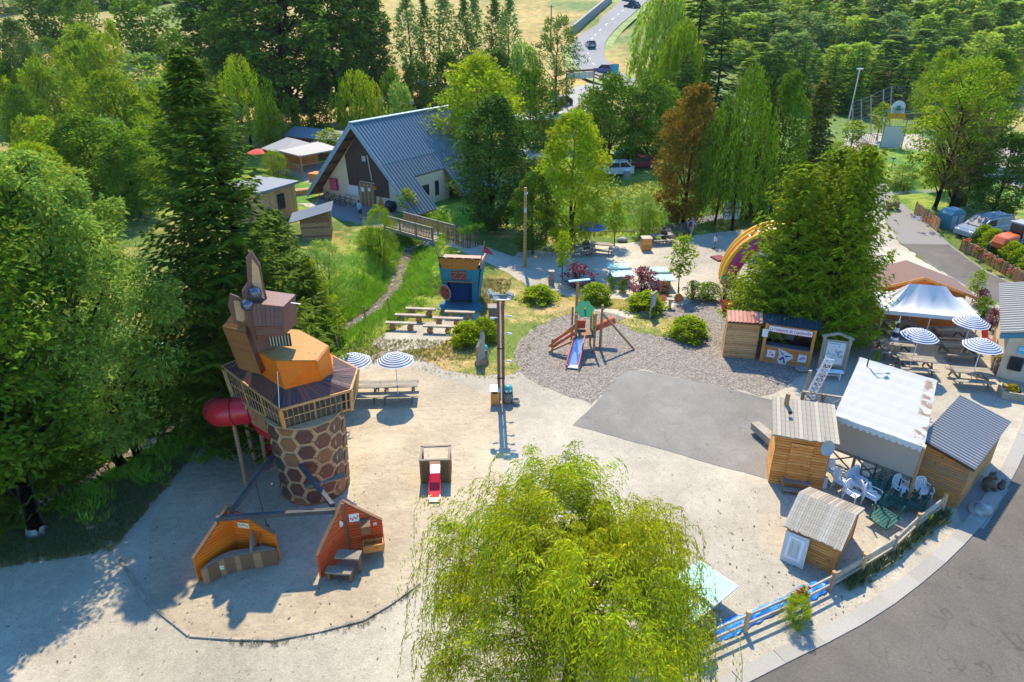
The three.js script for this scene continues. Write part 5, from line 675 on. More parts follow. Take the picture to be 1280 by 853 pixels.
// ---- small tool shed with leaning white door
{
  const a = at(980, 690), b = at(1039, 717), F = face(a, b), w = F.w, d = 2.3, h = 1.32, r = 0.62, t = thing('tool_shed', F.p, F.yaw, 'small wooden tool shed with peeling pale board roof by the roadside fence', 'shed'), top = (x) => h + r * (1 - Math.abs(x - d / 2) / (d / 2));
  // the ridge runs along the front
  plankWall(t, w, h, 0, 0, 0, [W.pine, W.pine3, W.pine2], 0.11); plankWall(t, d, h, w, 0, PI / 2, [W.pine, W.larch, W.pine3], 0.11, { top: (x) => h + r * (1 - Math.abs(x - 0.95) / (x < 0.95 ? 0.95 : d - 0.95)), apex: 0.95, max: h + r }); plankWall(t, d, h, 0, -d, -PI / 2, PINE, 0.22); plankWall(t, w, h, w, -d, PI, PINE, 0.22);
  for (const [x, z] of [[0, 0.01], [w, 0.01], [w + 0.01, -d]]) mesh('corner_post', box(0.1, h, 0.1, x, h / 2, z), W.pine2, t);
  const e = 0.16, RZ = -0.95, RY = h + r + 0.04;
  boardRoof(t, V(-e, h - 0.06, 0.22), V(w + e, h - 0.06, 0.22), V(-e, RY, RZ), V(w + e, RY, RZ), 0.085, [W.pale, W.pale, mat('peeling', [0.8, 0.76, 0.68], { map: tGrey })]); boardRoof(t, V(w + e, h - 0.04, -d - 0.2), V(-e, h - 0.04, -d - 0.2), V(w + e, RY, RZ), V(-e, RY, RZ), 0.11, [W.pale2, W.grey, W.grey2]);
  const door = thing('leaning_door', V(0, 0, 0), 0, 'white framed door leaning against the front of the small tool shed', 'door'); const p = a.clone().lerp(b, 0.02); door.position.copy(p); door.rotation.set(0, F.yaw, 0);
  const pan = mesh('panel', put(box(0.8, 1.16, 0.05), 0.36, 0.57, 0.33, -0.2, 0, 0.04), mat('door_white', [0.62, 0.62, 0.6], { roughness: 0.5 }), door); mesh('frame', [box(0.1, 0.86, 0.03, 0.14, 0.62, 0.36, -0.2), box(0.1, 0.86, 0.03, 0.58, 0.6, 0.36, -0.2), box(0.42, 0.09, 0.03, 0.36, 1.0, 0.28, -0.2), box(0.42, 0.09, 0.03, 0.36, 0.24, 0.43, -0.2)], white, pan); mesh('handle', [rod(V(0.26, 0.35, 0.445), V(0.26, 0.85, 0.345), 0.012), rod(V(0.46, 0.35, 0.445), V(0.46, 0.85, 0.345), 0.012)], steel, pan);
}
// ---- building at the right edge
{
  const a = at(1245, 471), b = at(1300, 483), F = face(a, b), w = 4, d = 7, h = 2.5, t = thing('cream_house', F.p, F.yaw, 'cream rendered house with ribbed grey roof cut by the right edge', 'house');
  mesh('wall', [box(w, h, 0.25, w / 2, h / 2, -0.13), box(0.25, h, d, 0.13, h / 2, -d / 2 - 0.1)], stucco, t); const sg = printed(0.5, 0.42, 0.03, canvasTex(64, 64, (c) => { c.fillStyle = '#5fb7d4'; c.fillRect(0, 0, 64, 64); c.fillStyle = '#d9eef5'; c.fillRect(8, 14, 48, 6); c.fillRect(8, 28, 36, 6); }), 'blue_sign'); mesh('sign', put(sg[0], 0.75, 1.75, 0.02), sg[1], t); windowPart(t, 0.55, 0.7, 0.62, 0.95, 0.03, 0, black);
  mesh('roof', corrugated(V(-0.5, h + 0.15, 0.7), V(-0.5, h + 0.15, -d - 0.5), V(w, h + 1.5, 0.7), V(w, h + 1.5, -d - 0.5), 0.36, 0.06), mat('ribbed_roof', [0.36, 0.33, 0.28], { roughness: 0.8 }), t); mesh('fascia', [beam(V(-0.5, h + 0.02, 0.72), V(w, h + 1.37, 0.72), 0.05, 0.24)], mat('teal_trim', [0.08, 0.2, 0.26]), t);
  const tr = thing('picket_fence', at(1246, 470).add(V(-0.25, 0, 0)), F.yaw, 'low wooden picket fence along the terrace of the cream house', 'fence'); mesh('rail', [beam(V(0, 0.75, 0.05), V(0, 0.75, -4.6), 0.05, 0.1), beam(V(0, 0.3, 0.05), V(0, 0.3, -4.6), 0.05, 0.1)], W.pale2, tr); for (let i = 0; i < 24; i++) mesh('picket', box(0.03, 1.0, 0.12, -0.04, 0.5, -i * 0.19), [W.pale2, W.grey3, W.larch3][i % 3], tr);
}
// ---------------------------------------------------------------- wooden play tower (an animal: honeycomb-patched legs, gallery, cabin body, head with two domed eyes and tall ears)
const solid = (key, c, o) => mat(key, c, o);
function polyPrism(bot, top, cap = true) {                           // faces between two rings of points (same count), optional lid
  const n = bot.length, q = []; for (let i = 0; i < n; i++) q.push([bot[i], bot[(i + 1) % n], top[(i + 1) % n], top[i]]);
  const gs = [quadGeo(q)]; if (cap) { const c = top.reduce((a, p) => a.add(p), V(0, 0, 0)).multiplyScalar(1 / n), tq = []; for (let i = 0; i < n; i++) tq.push([top[i], top[(i + 1) % n], c, c]); gs.push(quadGeo(tq)); } return gs;
}
// boards over one flat quad (a,b bottom edge; d,c top edge)
function skin(parent, a, b, c, d, bw, ms, { th = 0.025, vertical = false, name = 'plank', gap = 0.06 } = {}) {
  const L2 = vertical ? Math.max(a.distanceTo(b), d.distanceTo(c)) : Math.max(a.distanceTo(d), b.distanceTo(c)), n = Math.max(1, Math.round(L2 / bw)), out = b.clone().sub(a).cross(d.clone().sub(a)).normalize();
  for (let i = 0; i < n; i++) { const s = (i + gap / 2) / n, e = (i + 1 - gap / 2) / n, l = (p, q, u) => p.clone().lerp(q, u), Q = vertical ? [l(a, b, s), l(a, b, e), l(d, c, e), l(d, c, s)] : [l(a, d, s), l(b, c, s), l(b, c, e), l(a, d, e)], k = 0.008 * R0(); const top = Q.map((p) => p.addScaledVector(out, th + k)), low = top.map((p) => p.clone().addScaledVector(out, -th)); mesh(name, quadGeo([top, ...[0, 1, 2, 3].map((j) => [top[j], low[j], low[(j + 1) % 4], top[(j + 1) % 4]])]), ms[(R0() * ms.length) | 0], parent); }
}
{
  const O = V(-8.0, 0, -22.5), t = thing('play_tower', O, 0, 'tall wooden animal-shaped play tower with honeycomb patches, orange cabin and purple head', 'play tower'), P = (x, y, z) => V(x, y, z).sub(O);
  // shaft: ten-sided, slightly wider below, cream frame with brown hexagon panels (some open)
  const h0 = 3.65, N = 12, ring = (y, r) => Array.from({ length: N }, (_, i) => V(Math.cos(-i / N * 2 * PI) * r, y, Math.sin(-i / N * 2 * PI) * r)), rad = (y) => lerp(1.34, 1.5, y / h0);
  const sh = mesh('shaft', polyPrism(ring(0, rad(0)), ring(h0, rad(h0))), W.cream, t); mesh('plinth', cyl(1.36, 1.38, 0.1, N, 0, 0.05, 0), W.brown, t);
  const hexM = [W.purple, W.purple2, wood('hex_brown', [0.34, 0.13, 0.055]), wood('hex_light', [0.44, 0.18, 0.07]), solid('hex_open', [0.05, 0.05, 0.055], { roughness: 0.3 }), solid('hex_steel', [0.2, 0.2, 0.2], { roughness: 0.5 })], cols = 14, hx = 2 * PI / cols, sR = 0.335, rows = 6, dyR = 0.715, r3 = mul(44);
  for (let j = 0; j < rows; j++) for (let i = 0; i < cols; i++) {
    const y = 0.05 + (j + (i % 2) / 2) * dyR, a0 = i * hx, k = r3(), m = j && j < 4 && k < 0.12 ? hexM[4] : k > 0.94 ? hexM[5] : hexM[(r3() * 4) | 0], pts = []; for (let q = 0; q < 6; q++) { const b = q / 6 * 2 * PI, yy = clamp(y + Math.sin(b) * sR, 0.05, h0 - 0.05), R = rad(yy) + 0.012; pts.push(V(Math.cos(a0 + Math.cos(b) * sR / 1.42) * R, yy, Math.sin(a0 + Math.cos(b) * sR / 1.42) * R)); }
    const c = pts.reduce((s, p) => s.add(p), V(0, 0, 0)).multiplyScalar(1 / 6); mesh('hexagon_panel', quadGeo(pts.map((p, q) => [p, pts[(q + 1) % 6], c, c])), m, sh);
  }
  mesh('seat_plank', beam(P(-7.95, 1.05, -21.02), P(-6.55, 1.05, -21.75), 0.3, 0.06), W.grey2, t);
  // gallery: flared floor, barred panels and the skirt roof above
  const gb = [P(-11.15, 3.6, -23.5), P(-8.36, 3.6, -21.15), P(-6.2, 3.6, -22.55), P(-6.3, 3.6, -23.9), P(-7.6, 3.6, -25), P(-10.2, 3.6, -25)], gt = [P(-11.7, 4.5, -24.3), P(-8.34, 4.5, -21.0), P(-6.1, 4.5, -22.4), P(-6.2, 4.5, -24.1), P(-7.6, 4.5, -25.3), P(-10.6, 4.5, -25.6)];
  mesh('floor', polyPrism(gb.map((p) => p.clone().add(V(0, -0.12, 0))), gb), W.dark, t);
  for (let i = 0; i < 6; i++) {
    const a = gb[i], b = gb[(i + 1) % 6], c = gt[(i + 1) % 6], d = gt[i], pn = mesh('railing', [beam(a, b, 0.07, 0.1), beam(d, c, 0.08, 0.1)], W.larch2, t), n = Math.round(a.distanceTo(b) / 0.2);
    mesh('corner_post', beam(a.clone().lerp(d, -0.05), d, 0.12, 0.12), i === 1 ? W.pine : W.larch, pn);
    for (let k = 1; k < n; k++) mesh('bar', rod(a.clone().lerp(b, k / n), d.clone().lerp(c, k / n), k % 6 ? 0.018 : 0.04, undefined, 5), k % 6 ? W.post : W.larch2, pn); mesh('rail', beam(a.clone().lerp(d, 0.5), b.clone().lerp(c, 0.5), 0.03, 0.03), W.larch3, pn);
  }
  const cb = [P(-10.0, 5.0, -23.2), P(-8.3, 5.0, -21.62), P(-7.15, 5.0, -22.3), P(-6.85, 5.0, -22.9), P(-7.2, 5.0, -24.3), P(-9.6, 5.0, -24.9)], ct = [P(-9.8, 6.2, -22.7), P(-8.42, 6.2, -21.55), P(-6.97, 6.2, -21.55), P(-6.85, 6.2, -22.75), P(-8.3, 6.2, -24.1), P(-9.5, 6.2, -24.3)];
  const sk = mesh('skirt_roof', polyPrism(gt.map((p) => p.clone().add(V(0, -0.02, 0))), cb.map((p) => p.clone().setY(4.97)), false), W.dark, t);
  for (let i = 0; i < 6; i++) skin(sk, gt[i], gt[(i + 1) % 6], cb[(i + 1) % 6], cb[i], 0.21, [W.purple2, W.purple, wood('skirt_dark', [0.1, 0.06, 0.055])], { vertical: true });
  const inner = (r) => r.map((p) => p.clone().lerp(V(P(-8.3, 0, -22.9).x, p.y, P(-8.3, 0, -22.9).z), 0.02)), cab = mesh('cabin', polyPrism(inner(cb), inner(ct)), W.orange2, t);
  for (let i = 0; i < 6; i++) skin(cab, cb[i], cb[(i + 1) % 6], ct[(i + 1) % 6], ct[i], 0.135, [W.orange, W.orange2]);
  { const top = ct.map((p) => p.clone().add(V(0, 0.03, 0))); mesh('cabin_roof', polyPrism(ct.map((p) => p.clone().add(V(0, 0.005, 0))), top), wood('roof_orange', [0.66, 0.3, 0.07]), t); }
  for (const [a, b] of [[cb[0].clone().add(V(0.05, 0.9, 0.05)), gt[0].clone().add(V(0.5, 0.1, 0.35))], [ct[1].clone().add(V(0, -0.4, 0.03)), gt[1].clone().add(V(-0.05, 0.04, -0.05))]]) mesh('stay_rod', rod(a, b, 0.015), steel, t);
  // head: purple muzzle, eyes, ears
  const hb = [P(-9.5, 6.3, -22.7), P(-9.1, 6.9, -22.0), P(-8.05, 7.08, -21.85), P(-7.95, 7.05, -23.0), P(-9.4, 6.7, -23.4)], ht = [P(-9.4, 8.15, -22.6), P(-9.13, 8.2, -22.1), P(-8.0, 8.12, -22.0), P(-7.9, 8.12, -23.1), P(-9.3, 8.2, -23.4)], hm = hb.map((p, i) => p.clone().lerp(ht[i], 0.38)); for (const p of [hm[1], hm[2]]) p.z += 0.12;
  const hd = mesh('head', polyPrism(hb, hm, false).concat(polyPrism(hm, ht)), W.purple, t); skin(hd, hm[1], hm[2], ht[2], ht[1], 0.16, [W.purple2, W.purple], { vertical: true }); skin(hd, hb[1], hb[2], hm[2], hm[1], 0.14, [W.purple, wood('purple3', [0.24, 0.115, 0.08])]); mesh('mouth_grille', [box(0.8, 0.5, 0.05, P(-8.4, 0, 0).x, 6.72, P(0, 0, -22.2).z)], black, t); for (let i = 0; i < 7; i++) mesh('grille_bar', box(0.03, 0.45, 0.04, P(-8.73, 0, 0).x + i * 0.11, 6.72, P(0, 0, -22.16).z), steel, t);
  for (const [x, y, z] of [[-9.28, 8.15, -22.05], [-9.0, 8.55, -22.2]]) { const e = mesh('eye', put(new THREE.SphereGeometry(0.2, 20, 10, 0, 2 * PI, 0, PI / 2), 0, 0, 0), solid('eye_dome', [0.13, 0.13, 0.16], { roughness: 0.15, metalness: 0.4 }), t); e.position.copy(P(x, y, z)); e.rotation.set(0.9, 0, -0.5); mesh('eye_ring', put(new THREE.TorusGeometry(0.2, 0.03, 6, 20), 0, 0, 0, PI / 2), black, e); }
  const ear = (pts, th, p, ry, rx, rz, inset) => { const e = mesh('ear', prism(pts, th, 0, 0, 0, 0, 0, 0, 0.01), W.purple, t); e.position.copy(P(...p)); e.rotation.set(rx, ry, rz); mesh('ear_edge', prism(pts.map(([x, y]) => [x * 1.03 - 0.01, y * 1.02]), th * 0.5, 0, 0, -th * 0.36), wood('ear_edge', [0.26, 0.16, 0.13]), e); if (inset) mesh('ear_panel', prism(inset, 0.02, 0, 0, th / 2 + 0.012), W.cream, e); return e; };
  ear([[-0.35, -2.2], [0.5, -1.9], [0.5, -0.2], [0.38, 0.6], [0.34, 1.45], [0.12, 1.95], [-0.1, 1.7], [-0.13, 0.85], [-0.36, 0.55], [-0.36, -0.5]], 0.16, [-9.2, 7.95, -22.5], 0.35, -0.08, -0.02, [[0.0, 0.85], [0.08, 1.72], [0.27, 1.4], [0.36, 0.1], [0.2, 0.5]]);
  const lb = [P(-10.2, 5.4, -22.5), P(-9.2, 5.4, -22.0), P(-9.1, 5.5, -23.1), P(-10.1, 5.5, -23.4)], lt = [P(-10.6, 7.0, -22.7), P(-9.5, 7.1, -22.0), P(-9.3, 7.3, -23.2), P(-10.4, 7.2, -23.5)], lr = [P(-9.85, 7.85, -22.95), P(-9.55, 7.85, -22.85), P(-9.5, 7.85, -23.2), P(-9.75, 7.85, -23.3)];
  const ck = mesh('cheek', polyPrism(lb, lt, false).concat(polyPrism(lt, lr)), W.purple, t); skin(ck, lb[0], lb[1], lt[1], lt[0], 0.15, [wood('cheek_orange', [0.42, 0.17, 0.04]), wood('cheek_orange2', [0.36, 0.14, 0.04])]); skin(ck, lt[0], lt[1], lr[1], lr[0], 0.15, [wood('cheek_orange', [0.42, 0.17, 0.04]), wood('cheek_orange2', [0.36, 0.14, 0.04])]);
  ear([[-0.3, -0.3], [0.32, -0.75], [0.34, 0], [0.12, 0.55], [-0.12, 0.75], [-0.3, 0.35]], 0.12, [-9.75, 7.7, -22.45], 0.5, -0.1, 0.15, [[-0.2, -0.22], [0.24, -0.55], [0.25, 0], [0.06, 0.45], [-0.1, 0.5]]);
  mesh('tap_spout', rod(P(-7.95, 8.0, -22.6), P(-7.6, 7.95, -22.6), 0.02), steel, t);
  // cage box and red tube slide on three legs
  const kb = [P(-10.4, 3.55, -22.8), P(-9.0, 3.55, -21.65), P(-8.8, 3.55, -22.5), P(-10.2, 3.55, -23.6)], kl = kb.map((p) => p.clone().setY(2.75).add(V(0.15, 0, -0.05))); const cage = mesh('slide_cage', [beam(kl[0], kl[1], 0.06, 0.06), beam(kb[0], kl[0], 0.06, 0.06)], W.larch, t); for (let k = 1; k < 12; k++) mesh('bar', rod(kb[0].clone().lerp(kb[1], k / 12), kl[0].clone().lerp(kl[1], k / 12), 0.016, undefined, 5), W.larch3, cage);
  mesh('red_panel', slab([kl[0].clone().add(V(0, -0.02, 0.04)), kl[1].clone().add(V(0, -0.02, 0.04)), kl[1].clone().add(V(0.05, -0.42, 0)), kl[0].clone().add(V(0.1, -0.42, 0))], 0.03), redP, t);
  const tb = [P(-10.3, 3.15, -23.3), P(-10.9, 3.12, -23.15), P(-11.55, 3.0, -23.2), P(-12.0, 2.75, -23.8), P(-11.7, 2.3, -24.6), P(-10.8, 1.7, -24.9), P(-10.0, 1.1, -24.6), P(-9.8, 0.6, -23.9)], sl = mesh('tube_slide', tube(tb, 0.56, 60, 20), redP, t), cv = new THREE.CatmullRomCurve3(tb);
  for (const s of [0.03, 0.12, 0.24, 0.36, 0.5, 0.64, 0.8]) { const p = cv.getPointAt(s), q = cv.getTangentAt(s); const g = new THREE.TorusGeometry(0.565, 0.022, 6, 28); g.applyQuaternion(new THREE.Quaternion().setFromUnitVectors(V(0, 0, 1), q)); g.translate(p.x, p.y, p.z); mesh('joint_ring', g, solid('joint', [0.12, 0.01, 0.015]), sl); }
  for (const [a, b] of [[at(309, 612), P(-11.2, 2.75, -23.2)], [at(320, 580), P(-11.1, 2.6, -23.9)], [at(334, 588), P(-10.4, 2.7, -23.7)]]) mesh('leg', rod(P(a.x, a.y, a.z), b, 0.08), W.post, t);
  // beams out to the two play walls, and a ball on a rope
  const blue = mat('beam_grey', [0.13, 0.13, 0.14], { map: tGrey }); for (const [a, b] of [[P(-9.2, 1.95, -22), P(-9.55, 2.1, -18.3)], [P(-8.0, 2.0, -21.1), P(-6.2, 2.05, -18.7)], [P(-10.0, 2.0, -18.1), P(-6.05, 2.0, -18.5)]]) mesh('beam', beam(a, b, 0.15, 0.16), blue, t);
  const sw = mesh('rope', rod(P(-9.25, 2.0, -19.9), P(-8.95, 0.55, -19.4), 0.018), black, t); mesh('ball', put(new THREE.SphereGeometry(0.11, 14, 10), P(-8.95, 0, -19.4).x, 0.48, P(-8.95, 0, -19.4).z), black, sw);
}
function playWall(name, label, pts, ms, extra) {                     // folded board wall: three ground points with heights
  const t = thing(name, V(pts[1][0], 0, pts[1][2]), 0, label, 'play wall'), q = pts.map(([x, h, z]) => [V(x - pts[1][0], 0, z - pts[1][2]), h]);
  for (let i = 0; i < 2; i++) { const [a, ha] = q[i], [b, hb2] = q[i + 1], w = a.distanceTo(b), ry = -Math.atan2(b.z - a.z, b.x - a.x), top = (x) => lerp(ha, hb2, x / w), wl = mesh('wall_panel', prism([[0, 0], [w, 0], [w, hb2], [0, ha]], 0.06), ms[0], t); wl.position.copy(a); wl.rotation.y = ry; boards(wl, w, Math.max(ha, hb2), 0.12, ms, { top, z: 0.03 }); mesh('cap_rail', beam(V(0, ha + 0.02, 0.01), V(w, hb2 + 0.02, 0.01), 0.14, 0.05), W.brown, wl); }
  extra(t, q.map((e) => e[0])); return t;
}
{
  const prints = [['#d9e27a', '#5a9a4a'], ['#e8d8b0', '#a06a3a'], ['#f2f2ea', '#c23a2a'], ['#efe9c8', '#d07a2a']].map(([a, b], k) => canvasTex(64, 48, (c) => { c.fillStyle = a; c.fillRect(0, 0, 64, 48); c.fillStyle = b; for (let i = 0; i < 5; i++) c.fillRect(6 + i * 11, 10 + (i * 7 + k * 5) % 18, 8, 12); }));
  const pic = (p, w, h, x, y, z, k, ry = 0) => { const [g, m] = printed(w, h, 0.02, prints[k], 'print' + k); mesh('picture', put(g, x, y, z, 0, ry), m, p); };
  playWall('play_wall', 'left orange folded play wall with a curved counter for shop play', [[-10.65, 1.0, -17.25], [-9.7, 2.2, -18.55], [-8.2, 1.15, -18.3]], [W.orange, W.orange2], (t, q) => {
    const C = [q[0].clone().add(V(0.28, 0, 0.2)), q[1].clone().add(V(-0.1, 0, 0.95)), q[1].clone().add(V(0.55, 0, 0.75)), q[2].clone().add(V(0.05, 0, 0.25))], cv = new THREE.CatmullRomCurve3(C), n = 12;
    for (let i = 0; i < n; i++) { const a = cv.getPoint(i / n), b = cv.getPoint((i + 1) / n), back = (p) => p.clone().lerp(q[1], 0.3); mesh('counter_top', slab([a.clone().setY(0.72), b.clone().setY(0.72), back(b).setY(0.72), back(a).setY(0.72)], 0.05), W.grey2, t); mesh('counter_front', slab([a.clone().setY(0.68), b.clone().setY(0.68), b.clone().setY(0.02), a.clone().setY(0.02)], 0.04), i % 3 ? W.brown : W.post, t); }
    pic(t, 0.4, 0.26, -0.45, 1.25, 0.62, 0, 0.94); pic(t, 0.42, 0.22, 0.42, 1.45, 0.16, 1, -0.17); pic(t, 0.14, 0.13, -0.75, 0.95, 1.05, 2, 0.94); for (const [x, z, k] of [[-0.62, 1.2, 3], [-0.4, 1.14, 2], [-0.16, 1.04, 3]]) pic(t, 0.13, 0.16, x, 0.42, z + 0.05, k, 0.3);
    const ov = mesh('oven_arch', put(new THREE.CylinderGeometry(0.5, 0.5, 0.06, 20, 1, false, 0, PI), 0.75, 0.76, 0.2, PI / 2, 0, PI / 2), W.grey2, t); mesh('tap', [rod(V(1.0, 0.75, 0.4), V(1.0, 1.25, 0.3), 0.02), rod(V(1.0, 1.25, 0.3), V(1.1, 1.22, 0.5), 0.02)], W.brown, t);
  });
  playWall('play_wall', 'right red-orange folded play wall with table, bench and planter box', [[-6.55, 1.0, -17.4], [-5.85, 2.25, -18.7], [-4.62, 1.15, -19.0]], [W.red, W.red2], (t, q) => {
    mesh('corner_pole', box(0.1, 2.25, 0.1, 0.03, 1.12, 0.1), W.brown, t);
    mesh('table_top', box(0.85, 0.06, 0.42, 0.25, 0.72, 0.95, 0, -0.1), W.grey2, t); for (const x of [0.55, 0.62]) mesh('leg', box(0.1, 0.7, 0.1, x, 0.35, 0.8 + (x - 0.55) * 3), W.brown, t); mesh('bench_seat', box(0.9, 0.06, 0.34, 0.0, 0.4, 1.35, 0, -0.1), W.grey2, t); for (const x of [-0.35, 0.4]) mesh('leg', box(0.08, 0.4, 0.28, x, 0.2, 1.35 + x * 0.1), W.brown, t);
    const pb = mesh('planter_box', [box(0.7, 0.3, 0.04, 1.0, 0.5, 0.42, 0, 0.23), box(0.7, 0.3, 0.04, 0.93, 0.5, 0.1, 0, 0.23), box(0.04, 0.3, 0.34, 0.64, 0.5, 0.35, 0, 0.23), box(0.04, 0.3, 0.34, 1.3, 0.5, 0.2, 0, 0.23), box(0.66, 0.03, 0.32, 0.97, 0.45, 0.27, 0, 0.23)], W.pine2, t); mesh('leg', rod(V(0.75, 0, 0.35), V(0.75, 0.36, 0.35), 0.03), W.brown, pb);
    mesh('letter_box', [box(0.3, 0.34, 0.26, 0.72, 1.15, 0.1, 0, 0.23), box(0.36, 0.05, 0.34, 0.72, 1.35, 0.1, 0.3, 0.23)], W.brown, t); pic(t, 0.34, 0.34, 0.33, 1.5, -0.02, 2, 0.23); pic(t, 0.12, 0.11, 1.0, 1.1, -0.17, 2, 0.23); pic(t, 0.3, 0.26, -0.5, 0.85, 0.98, 3, 1.08);
    const cl = mesh('clock', put(cyl(0.14, 0.14, 0.03, 20), -0.12, 1.5, 0.3, PI / 2, 0, 0), white, t); cl.rotation.y = 0; mesh('clock_hand', box(0.02, 0.09, 0.01, -0.12, 1.53, 0.32), black, cl);
  });
}
// toddler house with short red slide
{
  const c = at(545, 604), t = thing('toddler_slide', c, 0.05, 'little open-topped play house with short red slide standing on the sand', 'slide'), w = 1.15, d = 0.95, h = 1.15;
  for (const x of [-w / 2, w / 2]) for (const z of [0, -d]) mesh('post', box(0.09, h, 0.09, x, h / 2, z), W.brown, t);
  const og = wood('olive_board', [0.16, 0.12, 0.04]); for (const x of [-w / 2, w / 2]) { const s = mesh('side_panel', box(0.03, h - 0.05, d, x, h / 2, -d / 2), og, t); } mesh('front_panel', [box(0.32, h - 0.05, 0.03, -w / 2 + 0.2, h / 2, 0.02), box(0.32, h - 0.05, 0.03, w / 2 - 0.2, h / 2, 0.02)], og, t); mesh('floor', box(w, 0.06, d, 0, 0.42, -d / 2), W.brown, t); mesh('top_rim', [box(w + 0.12, 0.05, 0.1, 0, h, 0), box(w + 0.12, 0.05, 0.1, 0, h, -d), box(0.1, 0.05, d, -w / 2, h, -d / 2), box(0.1, 0.05, d, w / 2, h, -d / 2)], W.grey2, t);
  const pr = [[-0.2, 0.75], [0.2, 0.62], [0.75, 0.22], [1.05, 0.1], [1.28, 0.08]], sl = mesh('slide_chute', pr.slice(1).map(([z, y], i) => slab([V(-0.2, pr[i][1], pr[i][0]), V(0.2, pr[i][1], pr[i][0]), V(0.2, y, z), V(-0.2, y, z)], 0.03)), redP, t); for (const s of [-1, 1]) mesh('side_lip', pr.slice(1).map(([z, y], i) => beam(V(s * 0.22, pr[i][1] + 0.07, pr[i][0]), V(s * 0.22, y + 0.07, z), 0.04, 0.14)), redP, sl); mesh('slide_top', slab([V(-0.19, 0.765, -0.2), V(0.19, 0.765, -0.2), V(0.19, 0.64, 0.19), V(-0.19, 0.64, 0.19)], 0.01), steel, sl);
}
// ---- parasols and picnic tables
const stripe = (bg, fg, n = 7) => canvasTex(4, 256, (c) => { c.fillStyle = bg; c.fillRect(0, 0, 4, 256); c.fillStyle = fg; for (let i = 0; i < n; i++) c.fillRect(0, (i + 0.5) * 256 / n, 4, 128 / n); });
const navy = new THREE.MeshPhysicalMaterial({ map: stripe('#dcdfe3', '#42527a', 8), roughness: 0.85, transmission: 0.15, thickness: 0, side: THREE.DoubleSide, name: 'striped_cloth' }), blueStar = new THREE.MeshPhysicalMaterial({ map: stripe('#7f97d2', '#4d68b5', 9), roughness: 0.85, transmission: 0.15, thickness: 0, side: THREE.DoubleSide, name: 'blue_cloth' });
function canopyGeo(r, h, n = 8, seg = 5) { const pos = [], uv = [], idx = []; for (let i = 0; i <= n * 4; i++) { const a = i / (n * 4) * 2 * PI, mid = 1 - 0.05 * Math.abs(Math.sin(a * n / 2)); for (let j = 0; j <= seg; j++) { const s = j / seg, q = s * r * lerp(1, mid, s), y = h * (1 - s * s * 0.55 - s * 0.45) - 0.03 * s * Math.abs(Math.sin(a * n / 2)); pos.push(Math.cos(a) * q, y, Math.sin(a) * q); uv.push(0.5, s * 0.995); if (i && j) { const k = i * (seg + 1) + j; idx.push(k - seg - 2, k, k - 1, k - seg - 2, k - seg - 1, k); } } } const g = new THREE.BufferGeometry(); g.setAttribute('position', new THREE.Float32BufferAttribute(pos, 3)); g.setAttribute('uv', new THREE.Float32BufferAttribute(uv, 2)); g.setIndex(idx); g.computeVertexNormals(); return g; }
let parasol0;
function parasol(p, tiltX, tiltZ, label, m = navy, r = 0.92, h = 2.15) {
  const t = thing('parasol', p, R0() * 6, label, 'parasol', undefined); mesh('pole', rod(V(0, 0, 0), V(0, h + 0.45, 0), 0.022), white, t); const c = mesh('canopy', canopyGeo(r, 0.42), m, t); c.position.y = h; for (let i = 0; i < 8; i++) { const a = i / 8 * 2 * PI; mesh('rib', rod(V(0, 0.3, 0), V(Math.cos(a) * r * 0.95, -0.01, Math.sin(a) * r * 0.95), 0.008, undefined, 4), steel, c); } t.rotation.set(tiltX, t.rotation.y, tiltZ); return t;
}
let table0;
function picnic(p, yaw, label, group) {
  if (table0) return dup(table0, p, yaw, label, group);
  const t = table0 = thing('picnic_table', p, yaw, label, 'picnic table', group), w = 1.85; const tp = mesh('tabletop', [box(w, 0.03, 0.05, 0, 0.69, 0.25), box(w, 0.03, 0.05, 0, 0.69, -0.25)], W.grey2, t); for (let i = 0; i < 5; i++) mesh('board', box(w, 0.04, 0.14, (R0() - 0.5) * 0.02, 0.74 + 0.004 * R0(), (i - 2) * 0.15), GREY[i % 3], tp);
  for (const z of [-0.68, 0.68]) { mesh('bench_seat', [box(w, 0.04, 0.13, 0, 0.45, z - 0.07), box(w, 0.04, 0.13, 0, 0.452, z + 0.07)], z > 0 ? W.grey3 : W.grey, t); }
  for (const x of [-w * 0.36, w * 0.36]) { for (const s of [-1, 1]) mesh('leg', beam(V(x, 0, s * 0.72), V(x, 0.72, s * 0.22), 0.06, 0.1), W.grey2, t); mesh('cross_bar', box(0.05, 0.1, 1.6, x, 0.39, 0), W.grey2, t); } return t;
}
const TERRL = -0.18;
picnic(at(454, 497), 0.02, 'picnic table with parasol on the sand, nearer to the play tower'); picnic(at(500, 496), 0.06, 'picnic table with parasol on the sand, right of the one by the play tower');
parasol(at(446, 500), 0.02, 0.03, 'navy and white striped parasol beside the gallery of the play tower'); parasol(at(498, 499), -0.02, 0, 'navy and white striped parasol on the sand right of the play tower');
[[1142, 463, -0.18, 'picnic table under the striped parasol nearest the white canopy'], [1196, 445, -0.12, 'picnic table under the parasol closest to the white tent pole'], [1210, 478, -0.16, 'picnic table in front of the cream house, nearest the road'], [1116, 443, -0.14, 'picnic table beside the folded striped parasol'], [1122, 416, -0.08, 'picnic table under the left half of the white tent'], [1185, 425, -0.08, 'picnic table under the right half of the white tent']].forEach(([x, y, a, l]) => picnic(at(x, y + 1), a, l));
parasol(at(1135, 465), 0.03, -0.02, 'open striped parasol nearest the white canopy'); parasol(at(1200, 447), 0, 0.02, 'open striped parasol below the right pole of the white tent'); parasol(at(1212, 479), 0.02, 0, 'open striped parasol in front of the cream house');
